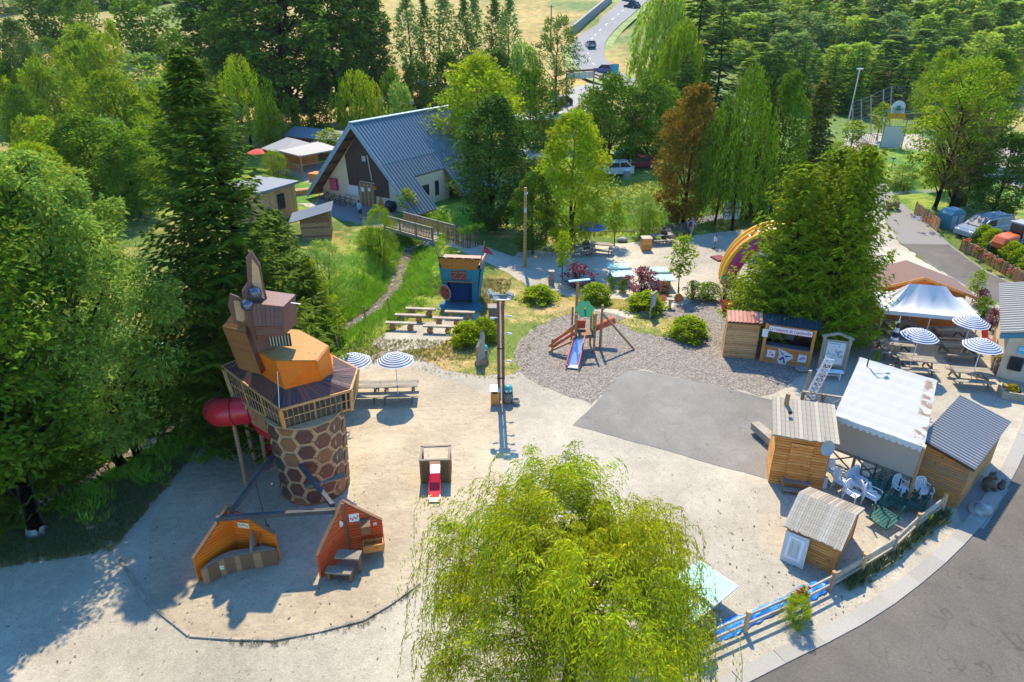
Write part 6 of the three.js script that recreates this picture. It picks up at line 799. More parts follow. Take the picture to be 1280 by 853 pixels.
{ const t = thing('folded_parasol', at(1112, 447), 0, 'folded striped parasol left of the open ones on the terrace', 'parasol'); mesh('pole', rod(V(0, 0, 0), V(0, 2.5, 0), 0.022), white, t); mesh('canopy', put(lathe([[0.02, 1.35], [0.2, 0.1], [0.24, 0], [0.16, 0.02], [0.02, 0.3]].reverse(), 12), 0, 1.05, 0), new THREE.MeshStandardMaterial({ map: stripe('#f2f2ee', '#20304f', 9), side: THREE.DoubleSide, roughness: 0.85, name: 'folded_cloth' }), t); }
picnic(at(728, 318), 0.05, 'picnic table under the blue parasol on the upper square'); picnic(at(752, 316), -0.3, 'picnic table right beside the blue parasol on the upper square'); picnic(at(826, 304), 0.2, 'shaded picnic table on the upper square near the copper tree');
parasol(at(738, 317), 0, 0, 'pale blue parasol on the upper square', blueStar, 1.15); 
// ---- log benches and painted castle stage
{
  let b0; const mk = (x, y, l) => { const p = at(x, y); if (b0) return dup(b0, p, 0.06 - 0.16 + R0() * 0.03, l, 'log benches in front of the castle stage'); b0 = thing('log_bench', p, -0.1, l, 'bench', 'log benches in front of the castle stage'); mesh('seat', prism([[-0.95, 0], [0.95, 0], [0.95, 0.1], [-0.95, 0.1]], 0.3, 0, 0.38, 0, 0, 0, 0, 0.02), mat('log_top', [0.72, 0.62, 0.5], { map: tGrey }), b0); for (const s of [-0.55, 0.55]) mesh('log_foot', [cyl(0.17, 0.17, 0.42, 10, s, 0.19, 0, PI / 2), box(0.2, 0.12, 0.3, s, 0.32, 0)], W.post, b0); };
  [[526, 394, 'log bench of the back row, left column'], [513, 402, 'log bench of the middle row, left column'], [502, 412, 'log bench of the front row, left column'], [575, 398, 'log bench of the back row, right column'], [560, 406, 'log bench of the middle row, right column'], [549, 416, 'log bench of the front row, right column']].forEach(([x, y, l]) => mk(x, y, l + ' before the castle stage'));
}
{
  const F = face(at(558, 378), at(592, 379)), w = F.w * 1.12, t = thing('castle_stage', F.p, F.yaw - 0.05, 'painted castle puppet stage with orange battlements, round shield and small red flag', 'puppet stage'), h = 3.1, fl = 0.35, teal = mat('teal_paint', [0.04, 0.3, 0.38], { map: tWood }), navyP = mat('navy_cloth', [0.012, 0.05, 0.16]), sP = (x, y) => (x < w / 2 ? x - fl * y / h : x + fl * y / h);
  mesh('front_wall', [slab([V(0, 0, 0), V(0.3, 0, 0), V(0.3 - fl * 0.8, 2.5, 0.1), V(-fl * 0.8, 2.5, 0.1)], 0.06), slab([V(w - 0.3, 0, 0), V(w, 0, 0), V(w + fl * 0.8, 2.5, 0.1), V(w - 0.3 + fl * 0.2, 2.5, 0.1)], 0.06), slab([V(-0.1, 1.55, 0.09), V(w + 0.1, 1.55, 0.09), V(w + fl * 0.8, 2.5, 0.12), V(-fl * 0.8, 2.5, 0.12)], 0.06)], teal, t);
  mesh('side_wall', slab([V(w, 0, 0), V(w - 0.1, 0, -1.5), V(w + fl, h - 0.4, -1.7), V(w + fl, h - 0.4, 0)], 0.06), teal, t); mesh('side_wall', slab([V(0, 0, 0), V(0.1, 0, -1.5), V(-fl, h - 0.4, -1.7), V(-fl, h - 0.4, 0)], 0.06), teal, t); mesh('back_wall', slab([V(0, 0, -1.5), V(w, 0, -1.5), V(w + fl, h - 0.4, -1.7), V(-fl, h - 0.4, -1.7)], 0.05), teal, t);
  mesh('curtain', box(w - 0.5, 1.5, 0.05, w / 2, 0.8, -0.25), navyP, t); const sc = []; for (let i = 0; i < 6; i++) sc.push(box((w - 0.4) / 9, 0.14, 0.05, 0.25 + (i + 0.5) * (w - 0.5) / 6, 1.52, 0.13)); mesh('curtain_trim', sc, black, t);
  const pts = [[-0.1, 0], [w + 0.1, 0], [w + 0.4, 0.75]]; const n = 4; for (let i = n; i >= 0; i--) { const x0 = -0.4 + (w + 0.8) * (i + 0.5) / (n + 1); pts.push([x0 + 0.22, 0.72], [x0 + 0.2, 0.52], [x0 - 0.2, 0.52], [x0 - 0.22, 0.72]); } pts.push([-0.4, 0.75]);
  mesh('battlement', put(prism(pts, 0.08), 0, 2.45, 0.2, 0.12), mat('ochre_paint', [0.6, 0.24, 0.03], { map: tWood }), t); mesh('battlement_edge', put(prism(pts.map(([x, y]) => [x, y + 0.05]), 0.05), 0, 2.45, 0.15, 0.12), black, t); mesh('platform_top', slab([V(-0.35, 2.75, 0.1), V(w + 0.35, 2.75, 0.1), V(w + 0.35, 2.75, -1.7), V(-0.35, 2.75, -1.7)], 0.06), mat('roof_pink', [0.5, 0.3, 0.2]), t); mesh('side_battlement', slab([V(w + 0.4, 3.1, 0.15), V(w + 0.42, 3.1, -1.7), V(w + 0.32, 2.5, -1.7), V(w + 0.3, 2.5, 0.15)], 0.06), mat('roof_pink', [0.5, 0.3, 0.2]), t);
  const wr = mesh('red_shutter', box(1.0, 0.62, 0.04, w * 0.45, 2.0, 0.16), mat('shutter_red', [0.3, 0.045, 0.03]), t); for (const k of [-0.25, 0.25]) mesh('shutter_bar', [box(0.42, 0.05, 0.03, w * 0.45 + k, 2.2, 0.2), box(0.42, 0.05, 0.03, w * 0.45 + k, 1.8, 0.2), beam(V(w * 0.45 + k + 0.18, 2.18, 0.2), V(w * 0.45 + k - 0.18, 1.82, 0.2), 0.03, 0.05)], W.grey2, wr); mesh('stage_shelf', box(w - 0.2, 0.07, 0.25, w / 2, 1.6, 0.2), W.grey2, t);
  const sd = mesh('round_shield', put(cyl(0.5, 0.5, 0.06, 24), 0, 0, 0, PI / 2), mat('shield_red', [0.4, 0.06, 0.03]), t); sd.position.set(0.05, 0.85, 0.35); sd.rotation.y = -0.6; mesh('shield_rim', put(new THREE.TorusGeometry(0.5, 0.045, 6, 26), 0, 0, 0.02), mat('rim', [0.3, 0.28, 0.26]), sd); for (let i = 0; i < 4; i++) mesh('shield_mark', box(0.12, 0.12, 0.02, Math.cos(i * 1.57 + 0.8) * 0.25, Math.sin(i * 1.57 + 0.8) * 0.25, 0.04), black, sd);
  mesh('flag_pole', rod(V(w + 0.3, 2.7, 0.1), V(w + 0.6, 4.3, 0), 0.035), W.grey2, t); const fg = []; mesh('flag', quadGeo([[V(w + 0.58, 4.05, 0.02), V(w + 0.95, 3.75, 0.1), V(w + 1.2, 3.4, 0.02), V(w + 0.52, 3.55, 0)]]), mat('flag_red', [0.32, 0.03, 0.06], { side: THREE.DoubleSide }), t); mesh('flag_pole', [rod(V(-0.3, 2.7, 0.1), V(-0.6, 4.1, 0), 0.04), put(new THREE.SphereGeometry(0.07, 8, 6), -0.6, 4.12, 0)], W.grey2, t); mesh('mat', box(w + 0.9, 0.03, 1.3, w / 2 + 0.1, 0.015, 0.6), mat('mat_teal', [0.05, 0.14, 0.17]), t);
}
// ---- slide playhouse on the gravel
{
  const c = at(728, 436), t = thing('slide_playhouse', c, 0.12, 'small playhouse with red-edged slide, green flower roof and climbing ramp on the gravel', 'playhouse'), P = [[-0.55, -0.5], [0.55, -0.5], [0.55, 0.5], [-0.55, 0.5]];
  for (const [x, z] of P) mesh('post', [box(0.1, 2.4, 0.1, x, 1.2, z)], W.post, t); mesh('post', cyl(0.09, 0.1, 3.6, 8, -0.1, 1.8, -1.5), W.post, t); const br = mesh('roof_paddle', [box(1.25, 0.05, 0.25, -0.02, 3.6, -1.5, 0, 0.1, 0.02)], mat('light_blue', [0.3, 0.5, 0.6]), t);
  mesh('post', cyl(0.07, 0.08, 2.7, 8, 1.0, 1.35, 0.1), W.post, t); mesh('deck', box(1.2, 0.08, 1.1, 0, 0.95, 0), W.brown, t);
  const pet = []; for (let i = 0; i < 48; i++) { const a = i / 48 * 2 * PI, q = 0.5 + 0.05 * Math.cos(a * 6); pet.push([Math.cos(a) * q, Math.sin(a) * q]); } mesh('flower_roof', put(prism(pet, 0.05), 0, 2.5, 0.1, -0.85), mat('flower_green', [0.04, 0.27, 0.09], { roughness: 0.5 }), t); mesh('flower_knob', put(new THREE.SphereGeometry(0.07, 10, 8), 0, 2.53, 0.15), mat('knob', [0.45, 0.3, 0.08]), t);
  mesh('side_panel', box(0.04, 1.15, 0.55, 0.57, 1.6, 0.1), mat('yellow_panel', [0.62, 0.38, 0.01]), t); mesh('side_panel', box(0.55, 0.5, 0.04, -0.05, 1.3, -0.5), W.red, t); for (const x of [-0.5, 0.5]) mesh('slide_cheek', prism([[0, 0], [0.3, 0.05], [0.22, 0.55], [0.05, 0.7]], 0.04, x, 0.95, 0.6, 0, PI / 2), greenM, t);
  const sl = mesh('slide_bed', slab([V(-1.3, 0.12, 2.0), V(-0.68, 0.12, 2.2), V(-0.02, 1.0, 0.55), V(-0.56, 1.0, 0.45)], 0.03), mat('slide_steel', [0.6, 0.62, 0.65], { metalness: 0.85, roughness: 0.18 }), t); mesh('slide_foot', slab([V(-1.4, 0.1, 2.3), V(-0.78, 0.1, 2.5), V(-0.68, 0.12, 2.2), V(-1.3, 0.12, 2.0)], 0.03), mats.slide_steel, sl); for (const [a, b] of [[V(-1.42, 0.2, 2.3), V(-0.58, 1.1, 0.45)], [V(-0.76, 0.2, 2.5), V(0.0, 1.1, 0.52)]]) mesh('side_rail', beam(a, b, 0.05, 0.18), redP, sl);
  const rp = mesh('ramp', [beam(V(-2.0, 0.35, 0.2), V(-0.55, 1.75, 0.4), 0.08, 0.12), beam(V(-2.0, 0.05, 0.25), V(-0.55, 0.8, 0.45), 0.08, 0.1), rod(V(-1.8, 0, 0.25), V(-1.8, 0.85, 0.25), 0.05)], W.post, t); for (const y of [0.3, 0.62]) mesh('red_slat', beam(V(-1.85, y, 0.27), V(-0.6, y + 0.95, 0.47), 0.03, 0.16), W.red, rp); const net = mesh('climbing_beam', rod(V(0.95, 2.3, 0.1), V(2.9, 0.02, 0.5), 0.07), W.post, t); for (let i = 0; i < 5; i++) mesh('net_rope', rod(V(1.1 + i * 0.33, 2.1 - i * 0.4, 0.13 + i * 0.07), V(0.8 + i * 0.25, 0.02, 1.2), 0.008, undefined, 4), mat('rope', [0.3, 0.27, 0.22]), net);
  mesh('tube_bucket', [put(cyl(0.22, 0.22, 1.3, 12), 1.35, 1.2, -0.6, 0, 0, -1.2)], mat('orange_red', [0.6, 0.12, 0.05]), t);
}
// ---- table-tennis tables
let pp0;
function pingpong(p, yaw, label, s = 1) {
  if (pp0) return dup(pp0, p, yaw, label, 'table-tennis tables');
  const t = pp0 = thing('table_tennis_table', p, yaw, label, 'table-tennis table', 'table-tennis tables'), mint = mat('mint_top', [0.33, 0.55, 0.47], { roughness: 0.7 }); for (const z of [-0.69, 0.69]) mesh('tabletop', box(1.525, 0.05, 1.365, 0, 0.745, z), mint, t); mesh('line', [box(1.525, 0.004, 0.025, 0, 0.773, 1.355), box(1.525, 0.004, 0.025, 0, 0.773, -1.355), box(0.02, 0.004, 2.68, -0.75, 0.773, 0), box(0.02, 0.004, 2.68, 0.75, 0.773, 0), box(0.01, 0.004, 2.6, 0, 0.773, 0)], white, t); mesh('net', box(1.7, 0.15, 0.02, 0, 0.85, 0), steel, t); for (const z of [-0.85, 0.85]) mesh('leg', [box(1.1, 0.7, 0.1, 0, 0.36, z), box(1.3, 0.05, 0.3, 0, 0.03, z)], mat('leg_grey', [0.35, 0.36, 0.37]), t); return t;
}
pingpong(at(774, 350), 0.06, 'mint table-tennis table behind the left purple shrub'); pingpong(at(824, 355), 0.04, 'mint table-tennis table behind the right purple shrub'); pingpong(V(5.75, 0, -16.0), -0.885, 'mint table-tennis table half hidden by the weeping tree');
// ---- small furniture of the square
{
  const sb = thing('totem', at(601, 456), 0.5, 'pointed carved wooden totem board before the rounded shrubs', 'totem'); mesh('board', prism([[-0.3, 0], [0.3, 0], [0.3, 1.65], [0.22, 1.95], [0.02, 1.55], [-0.3, 1.2]].map(([x, y]) => [x * 1.1, y]), 0.14, 0, 0, 0, 0, 0.5), W.pale2, sb); mesh('foot', box(0.6, 0.3, 0.3, 0, 0.15, 0), W.post, sb);
  let bin0; const bin = (x, y, l) => { const p = at(x, y); if (bin0) return dup(bin0, p, 0.1, l); bin0 = thing('litter_bin', p, 0, l, 'litter bin'); mesh('base', lathe([[0, 0], [0.24, 0], [0.27, 0.35], [0.25, 0.55], [0, 0.55]], 18), mat('pebble_concrete', [0.42, 0.36, 0.29], { map: rep(gravelC, 1), bumpMap: tBump, bumpScale: 0.01 }), bin0); mesh('lid', [put(lathe([[0, 0.42], [0.1, 0.41], [0.2, 0.34], [0.235, 0.22], [0.235, 0], [0, 0]].reverse(), 18), 0, 0.56, 0)], mat('lid_green', [0.05, 0.33, 0.3], { roughness: 0.4 }), bin0); for (const s of [-0.09, 0.09]) mesh('opening', put(new THREE.SphereGeometry(0.07, 10, 8), s, 0.74, 0.18), s < 0 ? white : mat('pale_opening', [0.7, 0.72, 0.7]), bin0); mesh('opening_band', box(0.36, 0.1, 0.06, 0, 0.64, 0.2), black, bin0); };
  bin(605, 451, 'stone litter bin with green domed lid beside the pointed totem'); bin(635, 503, 'stone litter bin with green domed lid beside the floodlight post');
  const wb = thing('wooden_cupboard', at(619, 504), 0, 'upright wooden cupboard with white sloping top beside the floodlight post', 'cupboard'); mesh('body', box(0.42, 0.78, 0.4, 0, 0.39, 0), W.pine, wb); for (let i = 0; i < 4; i++) mesh('plank', box(0.1, 0.72, 0.02, -0.155 + i * 0.104, 0.4, 0.21), [W.pine, W.pine3][i % 2], wb); mesh('slot', box(0.26, 0.09, 0.02, 0, 0.7, 0.225), black, wb); mesh('top', box(0.5, 0.04, 0.52, 0, 0.84, 0, 0.2), white, wb);
  const pot = thing('stone_pot', at(645, 505), 0, 'low round stone pot right of the litter bin at the floodlight post', 'pot'); mesh('bowl', lathe([[0, 0], [0.14, 0], [0.2, 0.18], [0.2, 0.24], [0.16, 0.24], [0.14, 0.14], [0, 0.12]], 16), concrete, pot); mesh('soil', cyl(0.15, 0.15, 0.02, 14, 0, 0.16, 0), mat('soil', [0.1, 0.075, 0.05]), pot);
  // floodlight post
  const fp = thing('floodlight_post', at(627, 503), 0, 'red-brown twin timber post with four grey floodlights above the sand', 'lamp post'), H2 = 5.5; for (const x of [-0.11, 0.11]) mesh('pole', box(0.13, H2, 0.16, x - 0.02, H2 / 2, 0), wood('redbrown', [0.28, 0.095, 0.045]), fp); mesh('cable_duct', box(0.06, H2 - 0.3, 0.04, -0.03, H2 / 2, 0.07), mat('duct', [0.6, 0.58, 0.53]), fp); for (const y of [1.4, 3]) mesh('clamp', box(0.38, 0.07, 0.2, -0.02, y, 0), black, fp); mesh('cross_arm', [beam(V(-0.45, H2 - 0.02, 0), V(0.5, H2 - 0.02, 0), 0.06, 0.05), box(0.5, 0.04, 0.4, 0, H2 + 0.03, 0)], steel, fp);
  for (const [x, z, ry, rx] of [[-0.22, 0.2, 0.1, 0.5], [0.42, 0.15, -0.5, 0.5], [-0.48, -0.1, -1.2, 0.5], [0.12, 0.32, 0, 1.1]]) { const f = mesh('floodlight', [prism([[-0.17, -0.14], [0.17, -0.14], [0.17, 0.14], [-0.17, 0.14]], 0.2, 0, 0, 0, 0, 0, 0, 0.03)], mat('flood_grey', [0.13, 0.17, 0.19], { roughness: 0.5 }), fp); f.position.set(x, H2 + 0.25, z); f.rotation.set(rx, ry, 0); mesh('lens', box(0.28, 0.22, 0.02, 0, 0, 0.105), mat('lens', [0.5, 0.55, 0.6], { roughness: 0.1 }), f); }
  for (const [y, s] of [[4.6, -1], [4.7, 1], [3.8, 1], [2.35, 1]]) mesh('small_spot', [rod(V(s * 0.12, y, 0.05), V(s * 0.32, y + 0.02, 0.1), 0.03), cyl(0.05, 0.06, 0.2, 8, s * 0.4, y, 0.12, 0.5, 0, 1.3)], mat('spot_white', [0.6, 0.6, 0.6]), fp);
  const b2 = thing('wooden_cupboard', at(616, 401), 0, 'grey weathered wooden post box behind the rounded shrubs by the castle stage', 'cupboard'); mesh('body', box(0.5, 0.95, 0.45, 0, 0.48, 0), W.grey2, b2); mesh('top', box(0.6, 0.06, 0.56, 0, 0.98, 0, 0.1), W.grey3, b2);
  const yp = thing('timber_mast', at(656, 334), 0, 'tall yellow timber mast with small lamp at the head of the path', 'mast'); mesh('pole', cyl(0.11, 0.13, 6.0, 10, 0, 3.0, 0), wood('yellow_wood', [0.58, 0.32, 0.09]), yp); mesh('lamp', [box(0.2, 0.3, 0.2, 0, 4.4, 0.1), cyl(0.12, 0.12, 0.12, 8, 0.06, 5.6, 0.12)], mat('lamp_grey', [0.45, 0.47, 0.5]), yp);
  const sp = thing('stone_post', at(689, 355), 0, 'short squared stone post left of the first purple shrub', 'post'); mesh('shaft', box(0.4, 0.95, 0.4, 0, 0.48, 0), mat('post_stone', [0.5, 0.42, 0.31], { map: tRock }), sp); mesh('cap', box(0.42, 0.03, 0.42, 0, 0.97, 0), concrete, sp);
  const wx = thing('bin_box', at(807, 312), 0.05, 'square wooden bin box with pale top on the upper square', 'bin'); mesh('body', box(0.75, 0.95, 0.75, 0, 0.5, 0), W.pine2, wx); for (let i = 0; i < 4; i++) mesh('plank', box(0.76, 0.2, 0.02, 0, 0.16 + i * 0.23, 0.385), PINE[i % 3], wx); mesh('top', box(0.85, 0.07, 0.85, 0, 1.0, 0), W.pale, wx);
  const nb = thing('notice_board', at(815, 396), 0.95, 'small upright notice board on two posts beside a rounded shrub', 'sign'); for (const x of [-0.28, 0.28]) mesh('post', box(0.08, 1.6, 0.08, x, 0.8, 0), W.pale2, nb); mesh('panel', box(0.5, 0.75, 0.04, 0, 1.05, 0.03), mat('panel_grey', [0.55, 0.55, 0.53]), nb); mesh('cap', box(0.75, 0.05, 0.16, 0, 1.62, 0), W.grey2, nb);
  const st = thing('spinner_seats', at(837, 385), -0.2, 'little play table with two orange disc seats on the gravel edge', 'play seat'); mesh('pillar', cyl(0.09, 0.1, 0.6, 10, 0, 0.3, 0), steel, st); mesh('table_plate', box(0.5, 0.05, 0.4, 0, 0.62, 0), W.pale, st); mesh('disc_seat', put(cyl(0.3, 0.3, 0.05, 18), 0.5, 0.72, 0.02, 1.0, 0, 0.4), mat('disc_orange', [0.55, 0.14, 0.03]), st); mesh('disc_seat', put(cyl(0.24, 0.24, 0.05, 18), -0.45, 0.66, 0, 0.7, 0, -0.3), mats.disc_orange, st);
  // info board by the kiosk, white bench, red tub
  const F = face(at(1022, 466), at(1053, 470)), ib = thing('information_board', F.p, F.yaw, 'wooden information board with a printed plan right of the snack kiosk', 'sign'), w = F.w; for (const x of [0, w]) mesh('post', box(0.15, 2.2, 0.15, x, 1.1, 0), W.pale2, ib); mesh('roof_board', [beam(V(-0.15, 2.15, 0), V(w / 2, 2.4, 0), 0.12, 0.12), beam(V(w / 2, 2.4, 0), V(w + 0.15, 2.15, 0), 0.12, 0.12)], W.pale2, ib); mesh('frame', box(w - 0.1, 1.5, 0.05, w / 2, 1.25, 0), W.pale, ib); const [g, m] = printed(w - 0.35, 1.25, 0.02, canvasTex(256, 220, (c) => { c.fillStyle = '#d3dcd8'; c.fillRect(0, 0, 256, 220); const r = mul(3); for (let i = 0; i < 26; i++) { c.fillStyle = ['#8fae7c', '#9fb7c6', '#b9b58c', '#8a96b8', '#b3c7b0'][i % 5]; c.fillRect(14 + r() * 200, 30 + r() * 160, 10 + r() * 34, 6 + r() * 18); } c.fillStyle = '#7d93a0'; c.fillRect(20, 10, 160, 8); }), 'plan_print'); mesh('plan', put(g, w / 2, 1.27, 0.04), m, ib);
  const bn = thing('white_bench', at(1036, 473), -0.12, 'small white bench in front of the information board', 'bench'); mesh('seat', box(1.3, 0.05, 0.35, 0, 0.42, 0), white, bn); for (const x of [-0.5, 0.5]) mesh('leg', box(0.06, 0.42, 0.3, x, 0.21, 0), white, bn); mesh('rail', box(1.1, 0.05, 0.05, 0, 0.2, 0), white, bn);
  const tb = thing('red_tub', at(914, 398), 0, 'red plastic tub with yellow rim behind the tiled shed', 'tub'); mesh('tub', lathe([[0.02, 0], [0.3, 0], [0.42, 0.55], [0.46, 0.55], [0.34, 0.02], [0.02, 0.04]], 20), redP, tb); mesh('toy', [put(new THREE.SphereGeometry(0.14, 10, 8), 0.1, 0.4, 0.05)], mat('toy_yellow', [0.7, 0.5, 0.03]), tb); tb.position.add(V(0.1, 0, -1.2)); tb.scale.setScalar(1.05);
  const wl = thing('stone_bowl', at(1002, 463), 0, 'flat white stone bowl at the foot of the snack kiosk', 'bowl'); mesh('bowl', lathe([[0, 0], [0.3, 0], [0.36, 0.12], [0.3, 0.13], [0.1, 0.08], [0, 0.08]], 16), concrete, wl);
}
// ---- inflatable arch
{
  const F = at(903, 353), t = thing('inflatable_arch', F, -0.25, 'big inflatable arch in purple, yellow and orange half hidden by the spruces', 'inflatable'), A = 3.6, B = 4.05, arc = (k, z, y0 = 0) => Array.from({ length: 15 }, (_, i) => { const a = PI - PI * i / 14; return V(A + Math.cos(a) * A * k, y0 + Math.sin(a) * B * k, z); });
  const yel = mat('infl_yellow', [0.78, 0.42, 0.01], { roughness: 0.4 }), pur = mat('infl_purple', [0.42, 0.018, 0.11], { roughness: 0.4 }), ora = mat('infl_orange', [0.8, 0.2, 0.07], { roughness: 0.4 });
  mesh('purple_tube', tube(arc(0.87, 0.15), 0.45, 40, 14), pur, t); for (const [k, z, r] of [[1.0, 0.1, 0.2], [1.03, -0.75, 0.17], [1.03, -1.6, 0.17], [0.8, -1.6, 0.2]]) mesh('yellow_rib', tube(arc(k, z), r, 40, 10), yel, t); const bnd = []; for (const z of [-0.35, -1.18]) bnd.push(tube(arc(0.95, z), 0.36, 40, 12)); mesh('orange_band', bnd, ora, t); mesh('green_foot', [cyl(0.52, 0.55, 0.6, 14, 0.4, 0.3, 0.1), cyl(0.5, 0.52, 0.5, 14, 0.4, 0.25, -1.2)], mat('infl_green', [0.02, 0.3, 0.16]), t); mesh('green_foot', [cyl(0.52, 0.55, 0.6, 14, A * 2 - 0.4, 0.3, 0.1)], mats.infl_green, t);
  const lt = (x, y, rz, pts) => mesh('letter', put(prism(pts, 0.03), x, y, 0.02, 0, 0, rz), white, t); { const a = PI - 0.95; for (const [da, z] of [[0, -0.4], [-0.16, -0.4], [-0.34, -0.4]]) { const q = a + da, g = box(0.09, 0.5, 0.03); g.applyMatrix4(new THREE.Matrix4().makeRotationX(-PI / 2)); g.applyMatrix4(new THREE.Matrix4().makeRotationZ(q - PI / 2)); g.translate(A + Math.cos(q) * A * 1.06, Math.sin(q) * B * 1.04, z); mesh('letter', g, white, t); } }
  const mt = thing('red_mat', at(899, 324), 0.3, 'small dark red mat lying left of the inflatable arch', 'mat'); mesh('mat', box(0.9, 0.12, 1.1, 0, 0.06, 0), mat('mat_red', [0.2, 0.03, 0.04]), mt); mesh('seam', [box(0.02, 0.125, 1.1, -0.2, 0.063, 0), box(0.02, 0.125, 1.1, 0.2, 0.063, 0)], black, mt);
}
// ---------------------------------------------------------------- footbridge and picket fence
{
  const a = at(481, 284.5), b = at(541, 301.5), F = face(a, b), w = F.w, d = 1.75, t = thing('footbridge', F.p, F.yaw, 'wooden footbridge with slatted railings over the stream', 'bridge');
  const dk = mesh('deck', [box(w, 0.24, 0.14, w / 2, -0.12, -0.05), box(w, 0.24, 0.14, w / 2, -0.12, -d + 0.05)], W.grey2, t); for (let i = 0; i < 34; i++) mesh('deck_plank', box(w / 34 - 0.015, 0.05, d, (i + 0.5) * w / 34, 0.035 + 0.006 * R0(), -d / 2), GREY[i % 3], dk);
  for (const [z, x0, x1] of [[0, 0, w], [-d, 0.6, w + 1.0]]) { const r = mesh('railing', [box(x1 - x0, 0.07, 0.12, (x0 + x1) / 2, 1.12, z), box(x1 - x0, 0.1, 0.05, (x0 + x1) / 2, 0.98, z), box(x1 - x0, 0.08, 0.05, (x0 + x1) / 2, 0.2, z)], W.grey, t), n = Math.round((x1 - x0) / 0.19); for (let i = 0; i < n; i++) mesh('slat', box(0.09, 0.85, 0.03, x0 + (i + 0.5) * (x1 - x0) / n, 0.58, z + 0.04), i % 3 ? W.post : W.larch2, r); for (let k = 0; k < 4; k++) mesh('post', box(0.12, 1.2, 0.12, lerp(x0, x1, k / 3), 0.58, z), W.grey2, r); }
  const ab = thing('stone_abutment', F.p, F.yaw, 'dark rubble stone abutment under the left end of the footbridge', 'wall'), r = mul(91); mesh('core', [box(1.6, 1.7, d + 0.5, 0.3, -0.95, -d / 2), box(0.9, 1.7, d + 0.3, w - 0.2, -0.95, -d / 2)], stone, ab); for (let i = 0; i < 46; i++) { const g = new THREE.DodecahedronGeometry(0.16 + 0.12 * r(), 0); g.scale(1.2, 0.8, 0.7); mesh('stone', put(g, i < 32 ? -0.5 + 1.6 * r() : w - 0.7 + 0.9 * r(), -1.6 + 1.4 * r(), 0.25 + 0.1 * r(), r(), r(), r()), [stone, mat('stone_b', [0.3, 0.28, 0.25], { map: tRock }), mat('stone_c', [0.5, 0.47, 0.42], { map: tRock })][i % 3], ab); }
  const P = [at(557, 300), at(568, 305), at(583, 311), at(599, 308)], pf = thing('picket_fence', V(0, 0, 0), 0, 'dark picket fence running on from the footbridge to the dark tree', 'fence'); let j = 0; for (let i = 0; i + 1 < P.length; i++) { const p = P[i], q = P[i + 1]; mesh('rail', [beam(p.clone().setY(0.35), q.clone().setY(0.35), 0.05, 0.09), beam(p.clone().setY(0.95), q.clone().setY(0.95), 0.05, 0.09)], W.post, pf); const n = Math.round(p.distanceTo(q) / 0.22); for (let k = 0; k < n; k++) { const c = p.clone().lerp(q, (k + 0.5) / n); mesh('picket', box(0.11, 1.2 + 0.05 * R0(), 0.03, c.x, 0.62, c.z + 0.04, 0, -Math.atan2(q.z - p.z, q.x - p.x)), j++ % 3 ? W.brown : W.post, pf); } }
}
// posts along the stream, each standing alone
[[457, 398, 377], [487, 388, 370], [422, 432, 408], [139, 590, 574]].forEach(([x, y, ty], i) => { const p = atG(x, y + 6), t = thing('stream_post', p, R0(), ['leaning timber post between the stream and the log benches', 'timber post on the stream bank below the castle stage', 'timber post on the stream bank beside the orange cabin', 'short timber post beside the stream under the silvery tree'][i], 'post'), k = i === 3 ? 0.7 : 1.2; mesh('shaft', cyl(0.05, 0.06, k, 8, 0, k / 2, 0, 0, 0, 0.06), W.post, t); mesh('top', cyl(0.052, 0.052, 0.02, 8, -0.04, k + 0.004, 0), W.grey3, t); });
